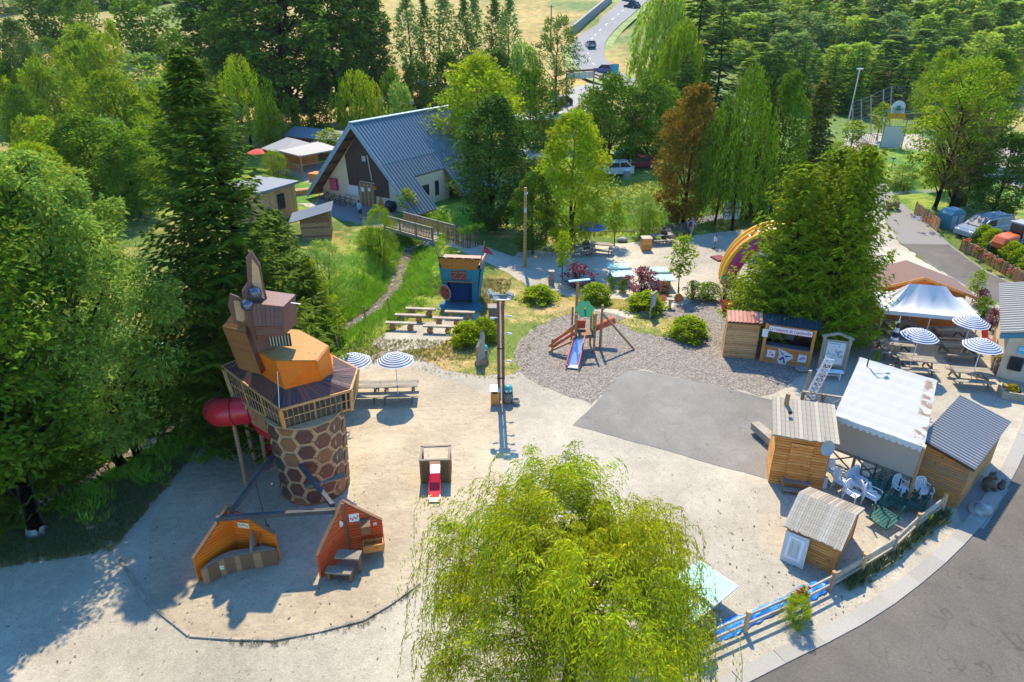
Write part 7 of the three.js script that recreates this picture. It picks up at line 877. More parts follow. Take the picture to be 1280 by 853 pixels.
// ---------------------------------------------------------------- roadside fence, tarpaulin, flower boxes
{
  const P = [[700, 890], [790, 845], [868, 817], [931, 789], [986, 765], [1037, 739], [1076, 716], [1115, 692], [1143, 665], [1176, 640]].map(([x, y]) => at(x, y)), t = thing('roadside_fence', V(0, 0, 0), 0, 'wooden post and rail fence along the road side of the square', 'fence');
  P.forEach((p, i) => { mesh('post', cyl(0.075, 0.085, 0.86, 9, p.x, 0.43, p.z), [W.larch3, W.pale2, W.post][i % 3], t); if (i + 1 < P.length) { const q = P[i + 1], up = i < 5 ? 0.09 : 0.28; mesh('rail', beam(p.clone().setY(0.7 - up / 3), q.clone().setY(0.7 - up / 3), 0.045, up), [W.pale, W.pale2][i % 2], t); mesh('rail', beam(p.clone().setY(0.28), q.clone().setY(0.28), 0.05, 0.1), W.pale2, t); } });
  const tp = thing('blue_tarpaulin', V(0, 0, 0), 0, 'crumpled bright blue tarpaulin lying along the foot of the roadside fence', 'tarpaulin'), r = mul(66), A = at(880, 802), B = at(1046, 728), n = 180, m = 18, pos = [], uv = [], idx = []; const dir = B.clone().sub(A), L2 = dir.length(); dir.normalize(); const s = V(-dir.z, 0, dir.x);
  for (let i = 0; i <= n; i++) for (let j = 0; j <= m; j++) { const u = i / n, v = j / m, wid = (0.3 + 0.28 * vnoise(u * 6, 1, 7)) * smooth(0, 0.06, u) * (1 - 0.5 * smooth(0.8, 1, u)), p = A.clone().addScaledVector(dir, u * L2).addScaledVector(s, (v - 0.6) * wid * (0.9 + 0.4 * vnoise(u * 22, 3, 5))), hgt = Math.sin(PI * v) * (0.08 + 0.16 * vnoise(u * 16, v * 2, 8)) + 0.13 * Math.abs(vnoise(u * 34 + v * 9, v * 7, 9) - 0.5); pos.push(p.x, 0.015 + hgt, p.z); uv.push(u * L2, v); if (i && j) { const k = i * (m + 1) + j; idx.push(k - m - 2, k - 1, k, k - m - 2, k, k - m - 1); } }
  const g = new THREE.BufferGeometry(); g.setAttribute('position', new THREE.Float32BufferAttribute(pos, 3)); g.setAttribute('uv', new THREE.Float32BufferAttribute(uv, 2)); g.setIndex(idx); g.computeVertexNormals(); mesh('sheet', g, mat('tarp', [0.03, 0.24, 0.68], { roughness: 0.35, bumpMap: tBump, bumpScale: 0.01 }), tp); mesh('fold', [tube([pos, pos].map((_, k) => A.clone().addScaledVector(dir, L2 * (0.1 + 0.7 * k)).setY(0.12)).concat(A.clone().addScaledVector(dir, L2 * 0.95).setY(0.14)), 0.05, 30, 6)], mats.tarp, tp);
  [[872, 800, 'geranium', 'flower box hung on the fence post beside the weeping tree', L.green], [990, 748, 'flower', 'flower box with red and orange flowers hung on the roadside fence', L.mid]].forEach(([x, y, k, l, m], i) => { const p = at(x, y + 16), fb = thing('flower_box', p, 0.45, l, 'flower box'); mesh('box', [box(0.6, 0.2, 0.03, 0.1, 0.62, 0.22), box(0.6, 0.2, 0.03, 0.1, 0.62, 0.02), box(0.03, 0.2, 0.2, -0.2, 0.62, 0.12), box(0.03, 0.2, 0.2, 0.4, 0.62, 0.12), box(0.58, 0.02, 0.2, 0.1, 0.56, 0.12)], W.post, fb); const P2 = protoMade.pot ??= PROTO.pot(), f = mesh('foliage', P2.geo[1].clone().scale(0.8, 0.8, 0.5).translate(0.1, 0.7, 0.12), m, fb); if (i) { const fl = []; for (let q = 0; q < 16; q++) fl.push(put(new THREE.IcosahedronGeometry(0.05, 0), -0.15 + R0() * 0.5, 0.86 + R0() * 0.22, 0.02 + R0() * 0.22)); fl.forEach((g, q) => mesh('flower', g, q < 9 ? mat('flower_red', [0.62, 0.04, 0.03]) : mat('flower_orange', [0.75, 0.2, 0.04]), fb)); } });
  treePx('brushy', L.mid, 993, 781, 748, 40, 'roadside_bush', 'straggly green bush at the foot of the roadside fence below the flower box', null, barkM, 'shrub');
  treePx('spiky', L.mid, 832, 838, 800, 40, 'roadside_bush', 'small weed bush at the fence foot beside the weeping tree', null, barkM, 'shrub');
  const yt = thing('yellow_tape', at(1159, 655), 0.2, 'bright yellow plastic ribbon tied to the fence near the grey-roofed hut', 'ribbon'); mesh('loop', [tube([V(-0.15, 0.1, 0), V(-0.05, 0.02, 0.05), V(0.05, 0.15, 0), V(0.1, 0.45, 0.02)], 0.045, 12, 5), tube([V(-0.15, 0.1, 0), V(-0.18, 0.3, 0)], 0.04, 4, 5)], mat('yellow_plastic', [0.8, 0.62, 0.01]), yt);
}
// ---------------------------------------------------------------- chairs and folded tables behind the tool shed
{
  let c0, a0; const wp = mat('white_plastic', [0.7, 0.72, 0.74], { roughness: 0.4 });
  const chair = (p, yaw, y, l, g) => { p = p.clone().setY(y); if (c0) { const c = dup(c0, p, yaw, l, g); return c; } const t = c0 = thing('plastic_chair', p, yaw, l, 'chair', g); mesh('seat', prism([[-0.24, -0.22], [0.24, -0.22], [0.26, 0.24], [-0.26, 0.24]], 0.03, 0, 0.44, 0, PI / 2, 0, 0, 0.008), wp, t); const bk = []; for (let i = -2; i <= 2; i++) bk.push(box(0.055, 0.4, 0.02, i * 0.085, 0.66, -0.25, -0.18)); mesh('backrest', [...bk, tube([V(-0.24, 0.46, -0.2), V(-0.23, 0.75, -0.27), V(-0.12, 0.88, -0.3), V(0.12, 0.88, -0.3), V(0.23, 0.75, -0.27), V(0.24, 0.46, -0.2)], 0.028, 22, 6)], wp, t); for (const s of [-1, 1]) { mesh('armrest', tube([V(s * 0.24, 0.66, -0.24), V(s * 0.29, 0.65, 0), V(s * 0.28, 0.62, 0.2), V(s * 0.27, 0.44, 0.22)], 0.024, 14, 6), wp, t); for (const z of [-0.22, 0.22]) mesh('leg', rod(V(s * 0.23, 0.44, z), V(s * 0.28, 0, z * 1.2), 0.03, 0.02, 6), wp, t); } return t; };
  [[1041, 597, 0.2, 0, 'first at the left'], [1050, 609, 0.3, 0, 'in front of the first'], [1065, 611, 0.4, 0.02, 'third from the left'], [1072, 606, 0.2, 0, 'behind the third'], [1064, 624, 0.3, 0, 'half hidden by the shed ridge'], [1081, 622, 1.2, 0.05, 'fifth, turned sideways'], [1088, 628, 0.4, 0.02, 'at the right end of the left cluster'], [1123, 619, 0.1, 0.05, 'alone in the middle with open hoop back'], [1150, 622, -0.2, 0.05, 'right-hand one with slatted back'], [1154, 613, -0.4, 0, 'farthest right, behind the slatted one']].forEach(([x, y, a, h, l]) => chair(at(x, y + 4), a + 0.3, h, 'white plastic garden chair behind the tool shed, ' + l, 'white plastic chairs on the terrace'));
  const gp = mat('green_plastic', [0.015, 0.1, 0.075], { roughness: 0.4 }); let g0; [[1090, 612, 0.0, 0, 'back left'], [1106, 604, 0.4, 0, 'back middle under the canopy'], [1100, 634, 0.3, 0, 'nearest the white chairs'], [1124, 634, 0.7, 0, 'with lattice top, under the hoop-backed chair'], [1142, 634, 0.9, 0, 'with lattice top, right end'], [1102, 655, 0.6, 0, 'nearest the roadside fence']].forEach(([x, y, a, h, l], i) => {
    const p = at(x, y), lab = 'dark green plastic table, legs up, ' + l; if (g0) { dup(g0, p, a, lab, 'green plastic tables stored on the terrace').rotation.x = [0, 0.2, -0.1, 0.05, 0, 0.1][i]; return; } const t = g0 = thing('plastic_table', p, a, lab, 'table', 'green plastic tables stored on the terrace'); for (let k = 0; k < 7; k++) mesh('slat', box(0.95, 0.03, 0.085, 0, 0.3, (k - 3) * 0.115), gp, t); for (const s of [-1, 1]) mesh('edge', box(0.06, 0.07, 0.85, s * 0.46, 0.3, 0), gp, t); for (const [sx, sz] of [[-1, -1], [1, -1], [-1, 1], [1, 1]]) mesh('leg', rod(V(sx * 0.38, 0.3, sz * 0.32), V(sx * 0.45, 0.95, sz * 0.36), 0.04, 0.03, 7), gp, t); });
  const pn = thing('notice_board_blank', at(1025, 611), 0.2, 'plain white board leaning between the timber hut and the chairs', 'board'); mesh('board', box(0.55, 0.5, 0.03, 0, 0.26, 0, -0.2), wp, pn); mesh('edge', box(0.57, 0.03, 0.04, 0, 0.5, -0.05, -0.2), W.pale, pn);
  const lt = thing('terrace_lamp', at(1062, 520), 0, 'thin dark lamp pole with two spotlights at the front corner of the white canopy', 'lamp post'); mesh('pole', rod(V(-0.25, 0, 0.8), V(-0.25, 4.35, 0.8), 0.03), black, lt); for (const [x, y, s] of [[0.02, 4.35, 1], [0.25, 4.0, 1]]) { mesh('arm', rod(V(-0.25, y - 0.1, 0.8), V(x, y, 0.8), 0.018), black, lt); mesh('spotlight', [box(0.2, 0.1, 0.14, x + 0.08, y, 0.82, 0.3, 0.2)], black, lt); }
  const lg = thing('log_trough', at(958, 557), 0.3, 'grey wooden trough sticking out at the left of the timber hut', 'trough'); mesh('trough', [box(0.4, 0.3, 1.4, 0.1, 0.35, -0.4), box(0.44, 0.05, 1.44, 0.1, 0.52, -0.4)], W.grey3, lg); mesh('leg', box(0.3, 0.2, 0.2, 0.1, 0.1, 0), W.grey2, lg);
}
// boulder, carved figure, concrete footing by the grey-roofed hut
{
  const rock = (p, r, l, name, cat, seed, m) => { const g = new THREE.IcosahedronGeometry(1, 4), Q = g.attributes.position; for (let i = 0; i < Q.count; i++) { const x = Q.getX(i), y = Q.getY(i), z = Q.getZ(i), k = 0.82 + 0.36 * fbm(x * 1.6 + 5, (y + z) * 1.6 + 5, seed, 4); Q.setXYZ(i, x * k * r[0], Math.max(-0.3, y * k) * r[1], z * k * r[2]); } g.computeVertexNormals(); const t = thing(name, p, 0.3, l, cat); mesh('stone', put(g, 0, r[1] * 0.3, 0), m, t); return t; };
  rock(at(1225, 640), [0.42, 0.33, 0.36], 'pale rounded boulder on the concrete beside the grey-roofed hut', 'boulder', 'rock', 301, mat('pale_stone', [0.5, 0.48, 0.44], { map: tRock }));
  const c = at(1240, 611), t = thing('carved_figure', c, 0, 'weathered brown carved animal figures beside the boulder and the hut', 'sculpture'), m = mat('carved', [0.2, 0.14, 0.09], { map: tRock, bumpMap: tRock, bumpScale: 0.02 }), ball = (x, y, z, a, b, d) => { const g = new THREE.IcosahedronGeometry(1, 3), Q = g.attributes.position; for (let i = 0; i < Q.count; i++) { const k = 0.88 + 0.24 * fbm(Q.getX(i) * 2 + 9, (Q.getY(i) + Q.getZ(i)) * 2 + 9, 311, 3); Q.setXYZ(i, Q.getX(i) * k, Q.getY(i) * k, Q.getZ(i) * k); } g.computeVertexNormals(); return put(g.scale(a, b, d), x, y, z); };
  mesh('large_figure', [ball(-0.2, 0.28, 0, 0.24, 0.3, 0.22), ball(-0.16, 0.64, 0.02, 0.15, 0.16, 0.14), ball(-0.1, 0.6, 0.14, 0.06, 0.06, 0.09), ball(-0.26, 0.78, 0, 0.04, 0.07, 0.03), ball(-0.08, 0.78, 0, 0.04, 0.07, 0.03), ball(-0.33, 0.1, 0.14, 0.09, 0.1, 0.16), ball(-0.02, 0.1, 0.14, 0.09, 0.1, 0.16)], m, t); mesh('small_figure', [ball(0.3, 0.16, 0.05, 0.15, 0.18, 0.14), ball(0.32, 0.38, 0.06, 0.1, 0.1, 0.09), ball(0.25, 0.47, 0.05, 0.03, 0.05, 0.02), ball(0.38, 0.47, 0.05, 0.03, 0.05, 0.02)], m, t);
  flat('hut_footing', [[1196, 634], [1215, 584], [1236, 600], [1262, 612], [1230, 662], [1200, 650]], 0.0125, mat('footing', [0.36, 0.34, 0.31], { map: rep(tSpeck, 1.5) }), 0.02, 33);
  const pb = thing('planter_box', at(1262, 496), -0.35, 'grey timber planter box with yellow-green plants before the cream house', 'planter'); mesh('box', [box(0.95, 0.38, 0.04, 0, 0.19, 0.4), box(0.95, 0.38, 0.04, 0, 0.19, -0.4), box(0.04, 0.38, 0.8, -0.47, 0.19, 0), box(0.04, 0.38, 0.8, 0.47, 0.19, 0), box(0.95, 0.05, 0.12, 0, 0.4, 0.38), box(0.95, 0.05, 0.12, 0, 0.4, -0.38), box(0.12, 0.05, 0.7, -0.43, 0.402, 0), box(0.12, 0.05, 0.7, 0.43, 0.402, 0)], W.pale2, pb); mesh('soil', box(0.86, 0.02, 0.74, 0, 0.3, 0), mat('soil', [0.1, 0.075, 0.05]), pb); const P2 = protoMade.pot ??= PROTO.pot(); mesh('foliage', P2.geo[1].clone().scale(1.05, 0.8, 0.9).translate(0, 0.3, 0), L.yellow, pb);
  // tent-side bed
  [[1228, 396, 372, 26, 'green', 'green shrub in the bed at the right corner of the white tent'], [1238, 412, 386, 20, 'plum', 'reddish shrub in the bed at the right corner of the white tent'], [1224, 384, 362, 20, 'plum', 'dark red shrub behind the right corner of the white tent'], [1093, 458, 440, 10, 'lime', 'little bright green plant behind the white canopy']].forEach(([x, y, ty, w, m, l]) => treePx('spiky', L[m], x, y, ty, w, 'bed_shrub', l, null, barkM, 'shrub'));
  for (const [x, y, l] of [[1242, 444, 'upper flower pot of red geraniums on the terrace fence'], [1247, 452, 'lower flower pot of red geraniums on the terrace fence']]) { const t2 = thing('flower_pot', at(x, y, 0.75), 0, l, 'flower pot'); mesh('pot', lathe([[0, 0], [0.13, 0], [0.18, 0.22], [0.15, 0.22], [0, 0.18]], 12), mat('terracotta', [0.42, 0.16, 0.08]), t2); mesh('foliage', (protoMade.pot ??= PROTO.pot()).geo[1].clone().scale(0.55, 0.6, 0.55).translate(0, 0.2, 0), L.mid, t2); const fl = []; for (let q = 0; q < 9; q++) fl.push(put(new THREE.IcosahedronGeometry(0.05, 0), (R0() - 0.5) * 0.35, 0.4 + R0() * 0.15, (R0() - 0.5) * 0.35)); mesh('flower', fl, mats.flower_red, t2); }
  const rb = thing('red_chair', at(1233, 432), 0.4, 'bright red folding deckchair standing by the terrace fence of the cream house', 'chair'); mesh('seat', slab([V(-0.25, 0.4, 0.25), V(0.25, 0.4, 0.25), V(0.25, 0.36, -0.15), V(-0.25, 0.36, -0.15)], 0.04), redP, rb); mesh('backrest', slab([V(-0.25, 0.4, -0.15), V(0.25, 0.4, -0.15), V(0.25, 1.0, -0.4), V(-0.25, 1.0, -0.4)], 0.04), redP, rb); for (const s of [-0.24, 0.24]) mesh('leg', [rod(V(s, 0, 0.3), V(s, 0.42, -0.15), 0.02), rod(V(s, 0, -0.3), V(s, 0.42, 0.22), 0.02)], steel, rb);
}
// ---------------------------------------------------------------- white party tent
{
  const A = at(1104.5, 388, 2.2), B = at(1227, 399, 2.2), F = face(A.clone().setY(0), B.clone().setY(0)), w = F.w, d = 3.2, t = thing('party_tent', F.p, F.yaw, 'white pop-up party tent with peaked roof over the picnic tables', 'tent'), e = 2.2, ph = 1.15;
  const R1 = V(w * 0.3, e + ph, -d / 2), R2 = V(w * 0.68, e + ph, -d / 2), C = [V(0, e, 0), V(w, e, 0), V(w, e, -d), V(0, e, -d)], n = 120, m = 14, pos = [], uv = [], idx = []; // cloth: sags between ridge and eaves
  const ring = (k) => { const p = k * 4, i = Math.floor(p) % 4, f = p - Math.floor(p); return C[i].clone().lerp(C[(i + 1) % 4], f); }, rid = (k) => { const p = ring(k); return R1.clone().lerp(R2, clamp((p.x / w - 0.1) / 0.8)); };
  for (let i = 0; i <= n; i++) for (let j = 0; j <= m; j++) { const k = i / n, s = j / m, p = ring(k).lerp(rid(k), s); p.y -= 0.4 * Math.sin(PI * s) * (0.8 + 0.2 * Math.sin(k * 16 * PI)) + 0.03 * Math.sin(k * 44 * PI) * Math.sin(PI * s); p.y += 0.02 * Math.sin(i * 2.1) * (1 - s); pos.push(p.x, p.y, p.z); uv.push(k * 10, s * 2); if (i && j) { const q = i * (m + 1) + j; idx.push(q - m - 2, q - 1, q, q - m - 2, q, q - m - 1); } }
  const g = new THREE.BufferGeometry(); g.setAttribute('position', new THREE.Float32BufferAttribute(pos, 3)); g.setAttribute('uv', new THREE.Float32BufferAttribute(uv, 2)); g.setIndex(idx); g.computeVertexNormals(); const cloth = new THREE.MeshPhysicalMaterial({ color: new THREE.Color().setRGB(0.72, 0.73, 0.74), transmission: 0.22, thickness: 0, roughness: 0.7, side: THREE.DoubleSide, name: 'tent_cloth', bumpMap: rep(tBump, 1.2), bumpScale: 0.006 });
  const rf = mesh('roof', g, cloth, t); mesh('valance', [0, 1, 2, 3].map((i) => { const a = C[i], b = C[(i + 1) % 4]; return slab([a.clone(), b.clone(), b.clone().setY(e - 0.22), a.clone().setY(e - 0.22)].map((p, q) => p.add(V(0, q < 2 ? 0.01 : 0, 0))), 0.006); }), cloth, t);
  for (const c of [...C, V(w / 2, e, 0), V(w / 2, e, -d)]) mesh('pole', box(0.05, e - 0.02, 0.05, clamp(c.x, 0.05, w - 0.05), e / 2, c.z + (c.z ? 0.05 : -0.05)), steel, t);
}
// ---------------------------------------------------------------- vehicles
function car(p, yaw, bodyC, label, kind = 'suv', group) {
  const S2 = { suv: { L: 4.4, W: 1.82, pr: [[-2.2, 0.35], [-2.2, 0.75], [-2.1, 0.92], [-1.05, 1.02], [1.95, 1.05], [2.18, 0.9], [2.2, 0.35]], ca: [[-1.0, 1.0], [-0.35, 1.55], [1.35, 1.62], [2.0, 1.05]] }, hatch: { L: 3.9, W: 1.72, pr: [[-1.95, 0.3], [-1.95, 0.65], [-1.8, 0.8], [-0.9, 0.9], [1.7, 0.95], [1.9, 0.8], [1.95, 0.3]], ca: [[-0.95, 0.88], [-0.25, 1.42], [1.1, 1.46], [1.75, 0.94]] }, van: { L: 4.4, W: 1.82, pr: [[-2.2, 0.35], [-2.2, 0.72], [-2.0, 0.95], [-1.2, 1.12], [2.15, 1.15], [2.2, 0.35]], ca: [[-1.25, 1.1], [-0.4, 1.72], [-0.1, 1.78], [2.1, 1.8], [2.17, 1.14]] } }[kind];
  const t = thing('parked_car', p, yaw, label, kind === 'van' ? 'van' : 'car', group), m = new THREE.MeshPhysicalMaterial({ color: new THREE.Color().setRGB(...bodyC), roughness: 0.35, clearcoat: 1, clearcoatRoughness: 0.06, metalness: 0.1, name: 'car_paint' }), wx = [S2.L * -0.31, S2.L * 0.3];
  const low = [[S2.L / 2, 0.3]]; for (const x of [wx[1], wx[0]]) for (let i = 0; i <= 8; i++) { const a = PI * i / 8; low.push([x + Math.cos(a) * 0.38, 0.28 + Math.sin(a) * 0.38]); } low.push([-S2.L / 2, 0.3]);
  mesh('body', prism([...S2.pr, ...low.slice(1, -1)], S2.W, 0, 0, 0, 0, 0, 0, 0.05), m, t); const top = S2.ca.map(([x, y]) => [x, y]), cx = S2.ca.reduce((s, q) => s + q[0], 0) / S2.ca.length;
  const cab = mesh('cabin', prism(kind === 'van' ? [...top, [cx, 1.0]] : [...top], S2.W - 0.24, 0, 0, 0, 0, 0, 0, 0.06), kind === 'van' ? m : glass, t), hi = Math.max(...S2.ca.map((q) => q[1])), fx = S2.ca[1][0], rx = S2.ca.at(-2)[0];
  mesh('roof', box(rx - fx + 0.1, 0.06, S2.W - 0.26, (fx + rx) / 2, hi + 0.0, 0, 0, 0, Math.atan2(S2.ca.at(-2)[1] - S2.ca[1][1], rx - fx)), m, t);
  for (const s of [-1, 1]) { mesh('pillar', [beam(V(S2.ca[0][0], S2.ca[0][1], s * (S2.W / 2 - 0.13)), V(fx, S2.ca[1][1], s * (S2.W / 2 - 0.15)), 0.05, 0.07), beam(V(rx, S2.ca.at(-2)[1], s * (S2.W / 2 - 0.15)), V(S2.ca.at(-1)[0], S2.ca.at(-1)[1], s * (S2.W / 2 - 0.13)), 0.06, 0.12), beam(V((fx + rx) / 2, hi - 0.03, s * (S2.W / 2 - 0.13)), V((fx + rx) / 2 + 0.05, 1.0, s * (S2.W / 2 - 0.11)), 0.04, 0.07)], m, t); mesh('headlight', box(0.22, 0.14, 0.36, -S2.L / 2 + 0.09, 0.74, s * (S2.W / 2 - 0.26)), mat('headlight', [0.7, 0.72, 0.75], { roughness: 0.1 }), t); mesh('tail_light', box(0.1, 0.26, 0.2, S2.L / 2 - 0.07, 0.86, s * (S2.W / 2 - 0.15)), mat('tail', [0.4, 0.01, 0.01], { roughness: 0.2 }), t); mesh('mirror', box(0.12, 0.13, 0.2, S2.ca[0][0] + 0.28, 1.08, s * (S2.W / 2 + 0.06)), black, t);
    for (const x of wx) { const wl = mesh('wheel', put(cyl(0.33, 0.33, 0.2, 20, 0, 0, 0, PI / 2), x, 0.33, s * (S2.W / 2 - 0.12)), black, t); mesh('rim', put(cyl(0.21, 0.21, 0.03, 16, 0, 0, 0, PI / 2), x, 0.33, s * (S2.W / 2 - 0.01)), steel, wl); } }
  if (kind === 'van') { mesh('windscreen', slab([V(-1.27, 1.13, -0.7), V(-1.27, 1.13, 0.7), V(-0.45, 1.74, 0.62), V(-0.45, 1.74, -0.62)].map((q) => q.add(V(-0.03, 0.03, 0))), 0.03), glass, t); for (const s of [-1, 1]) mesh('side_window', put(prism([[-1.0, 1.14], [-0.3, 1.62], [0.3, 1.65], [0.3, 1.14]], 0.03), 0, 0, s * (S2.W / 2 - 0.1)), glass, t); } else mesh('number_plate', box(0.02, 0.11, 0.5, S2.L / 2 + 0.005, 0.6, 0), white, t); return t;
}
car(at(767, 219), PI + 0.06 + PI, [0.72, 0.74, 0.75], 'white car parked on the grass beside the bright yellow-green tree', 'suv'); car(at(800, 210), 0.2, [0.3, 0.008, 0.02], 'dark red car behind the white one in the car park', 'hatch'); car(at(784, 201), 0.2, [0.09, 0.012, 0.03], 'dark wine-coloured car at the back of the car park', 'suv'); car(atG(700, 132), 0.3, [0.015, 0.018, 0.025], 'black car at the entrance lane', 'hatch');
car(atG(756, 92), -0.75, [0.012, 0.06, 0.26], 'blue car on the bend of the hill road', 'suv'); car(atG(738, 60), -1.45, [0.02, 0.05, 0.11], 'dark blue car driving up the hill road above the bend', 'hatch'); car(atG(790, 11), -0.9, [0.02, 0.025, 0.035], 'dark car near the top of the hill road', 'suv'); car(atG(786, 2), -0.9, [0.06, 0.07, 0.2], 'farthest small blue car at the top of the hill road', 'hatch');
car(at(1226, 296), 0.32, [0.22, 0.27, 0.33], 'grey-blue panel van parked behind the bamboo screen', 'van'); car(at(1196, 222), 0.1, [0.6, 0.62, 0.63], 'white car half hidden among the trees above the van', 'hatch'); car(at(1215, 226), 0.1, [0.3, 0.36, 0.42], 'pale blue car half hidden among the trees above the van', 'hatch');
{
  const p = at(1262, 316), t = thing('compact_tractor', p, 0.35, 'orange compact tractor with grey cab behind the roadside hedge', 'tractor'), or = mat('tractor_orange', [0.68, 0.12, 0.03], { roughness: 0.35 }); mesh('bonnet', prism([[-1.7, 0.6], [-1.75, 1.0], [-1.5, 1.45], [-0.7, 1.62], [-0.1, 1.6], [-0.1, 0.7]], 1.15, 0, 0, 0, 0, 0, 0, 0.16), or, t); mesh('chassis', box(3, 0.3, 0.9, 0, 0.6, 0), black, t); const cb = mesh('cab', [box(0.08, 1.5, 0.08, 0.05, 1.6, 0.62), box(0.08, 1.5, 0.08, 0.05, 1.6, -0.62), box(0.08, 1.5, 0.08, 1.2, 1.6, 0.62), box(0.08, 1.5, 0.08, 1.2, 1.6, -0.62), box(1.35, 0.12, 1.4, 0.62, 2.38, 0)], mat('cab_grey', [0.3, 0.32, 0.34]), t); mesh('pane', [box(0.02, 1.2, 1.18, 0.06, 1.7, 0), box(1.1, 1.2, 0.02, 0.62, 1.7, 0.62), box(1.1, 1.2, 0.02, 0.62, 1.7, -0.62)], glass, cb); mesh('cab_base', box(1.2, 0.6, 1.2, 0.62, 0.95, 0), mats.cab_grey, t);
  for (const s of [-1, 1]) for (const [x, r] of [[-1.1, 0.45], [0.85, 0.62]]) { const wl = mesh('wheel', put(cyl(r, r, 0.34, 20, 0, 0, 0, PI / 2), x, r, s * 0.68), black, t); mesh('rim', put(cyl(r * 0.55, r * 0.55, 0.04, 16, 0, 0, 0, PI / 2), x, r, s * 0.86), or, wl); }
  const bx = thing('recycling_container', at(1186, 284), 0.35, 'teal and grey recycling container by the camp road', 'container'), tl = mat('container_teal', [0.1, 0.26, 0.28], { roughness: 0.5 }); mesh('body', prism([[-0.8, 0], [0.8, 0], [0.85, 1.3], [0.5, 1.65], [-0.5, 1.65], [-0.85, 1.3]], 1.3, 0, 0, 0, 0, 0, 0, 0.04), tl, bx); for (const s of [-0.4, 0.38]) mesh('door_panel', box(0.62, 1.1, 0.04, s, 0.65, 0.66), mat('container_grey', [0.42, 0.46, 0.46]), bx); mesh('lid', box(1.0, 0.05, 0.9, 0, 1.67, 0), mats.container_grey, bx);
}
// ---------------------------------------------------------------- bamboo screens along the camp road
function screen(P, h, label, mts) { const t = thing('bamboo_screen', V(0, 0, 0), 0, label, 'screen'); for (let i = 0; i + 1 < P.length; i++) { const a = P[i], b = P[i + 1], n = Math.round(a.distanceTo(b) / 0.1); mesh('rail', [beam(a.clone().setY(h * 0.25), b.clone().setY(h * 0.25), 0.04, 0.05), beam(a.clone().setY(h * 0.8), b.clone().setY(h * 0.8), 0.04, 0.05)], W.post, t); const gs = [[], [], []]; for (let k = 0; k < n; k++) { const c = a.clone().lerp(b, (k + 0.5) / n), hh = h * (0.9 + 0.15 * R0()); gs[(R0() * 3) | 0].push(cyl(0.045, 0.05, hh, 5, c.x + 0.03 * R0(), hh / 2, c.z)); } gs.forEach((g, q) => { if (g.length) mesh('canes', g, mts[q], t).userData.kind = 'stuff'; }); mesh('post', cyl(0.06, 0.07, h * 1.1, 7, a.x, h * 0.55, a.z), W.brown, t); } return t; }
screen([[1200, 313], [1222, 324], [1242, 336], [1262, 348], [1300, 372]].map(([x, y]) => at(x, y)), 0.95, 'brown bamboo screen in front of the roadside hedge', [W.post, W.larch2, W.brown]); screen([[1143, 268], [1158, 278], [1172, 290]].map(([x, y]) => at(x, y)), 1.1, 'short tan bamboo screen with red flowers left of the container', [W.larch, W.larch3, W.post]);
[[1208, 303, 'first'], [1222, 312, 'second'], [1235, 322, 'third'], [1248, 329, 'fourth'], [1263, 341, 'fifth']].forEach(([x, y, n]) => { const t = thing('flower_clump', at(x, y + 2, 0.7), 0, n + ' clump of orange flowers from the van along the bamboo screen', 'flowers'); const fl = []; for (let q = 0; q < 22; q++) fl.push(put(new THREE.IcosahedronGeometry(0.07, 0), (R0() - 0.5) * 0.5, R0() * 0.4, (R0() - 0.5) * 0.3)); mesh('flower', fl, mat('flower_rust', [0.55, 0.13, 0.03]), t); mesh('foliage', (protoMade.pot ??= PROTO.pot()).geo[1].clone().scale(0.6, 0.7, 0.6).translate(0, -0.2, 0), L.mid, t); });
{ const t = thing('flower_clump', at(1160, 277, 0.9), 0, 'red and white flowers on the short bamboo screen', 'flowers'); const fl = []; for (let q = 0; q < 26; q++) fl.push(put(new THREE.IcosahedronGeometry(0.08, 0), (R0() - 0.5) * 1.4, R0() * 0.4, (R0() - 0.5) * 1.2)); mesh('flower', fl, mat('flower_rust', [0.55, 0.13, 0.03]), t); mesh('white_board', box(0.5, 0.3, 0.04, -0.7, 0.2, -0.3, 0, -0.7), white, t); }
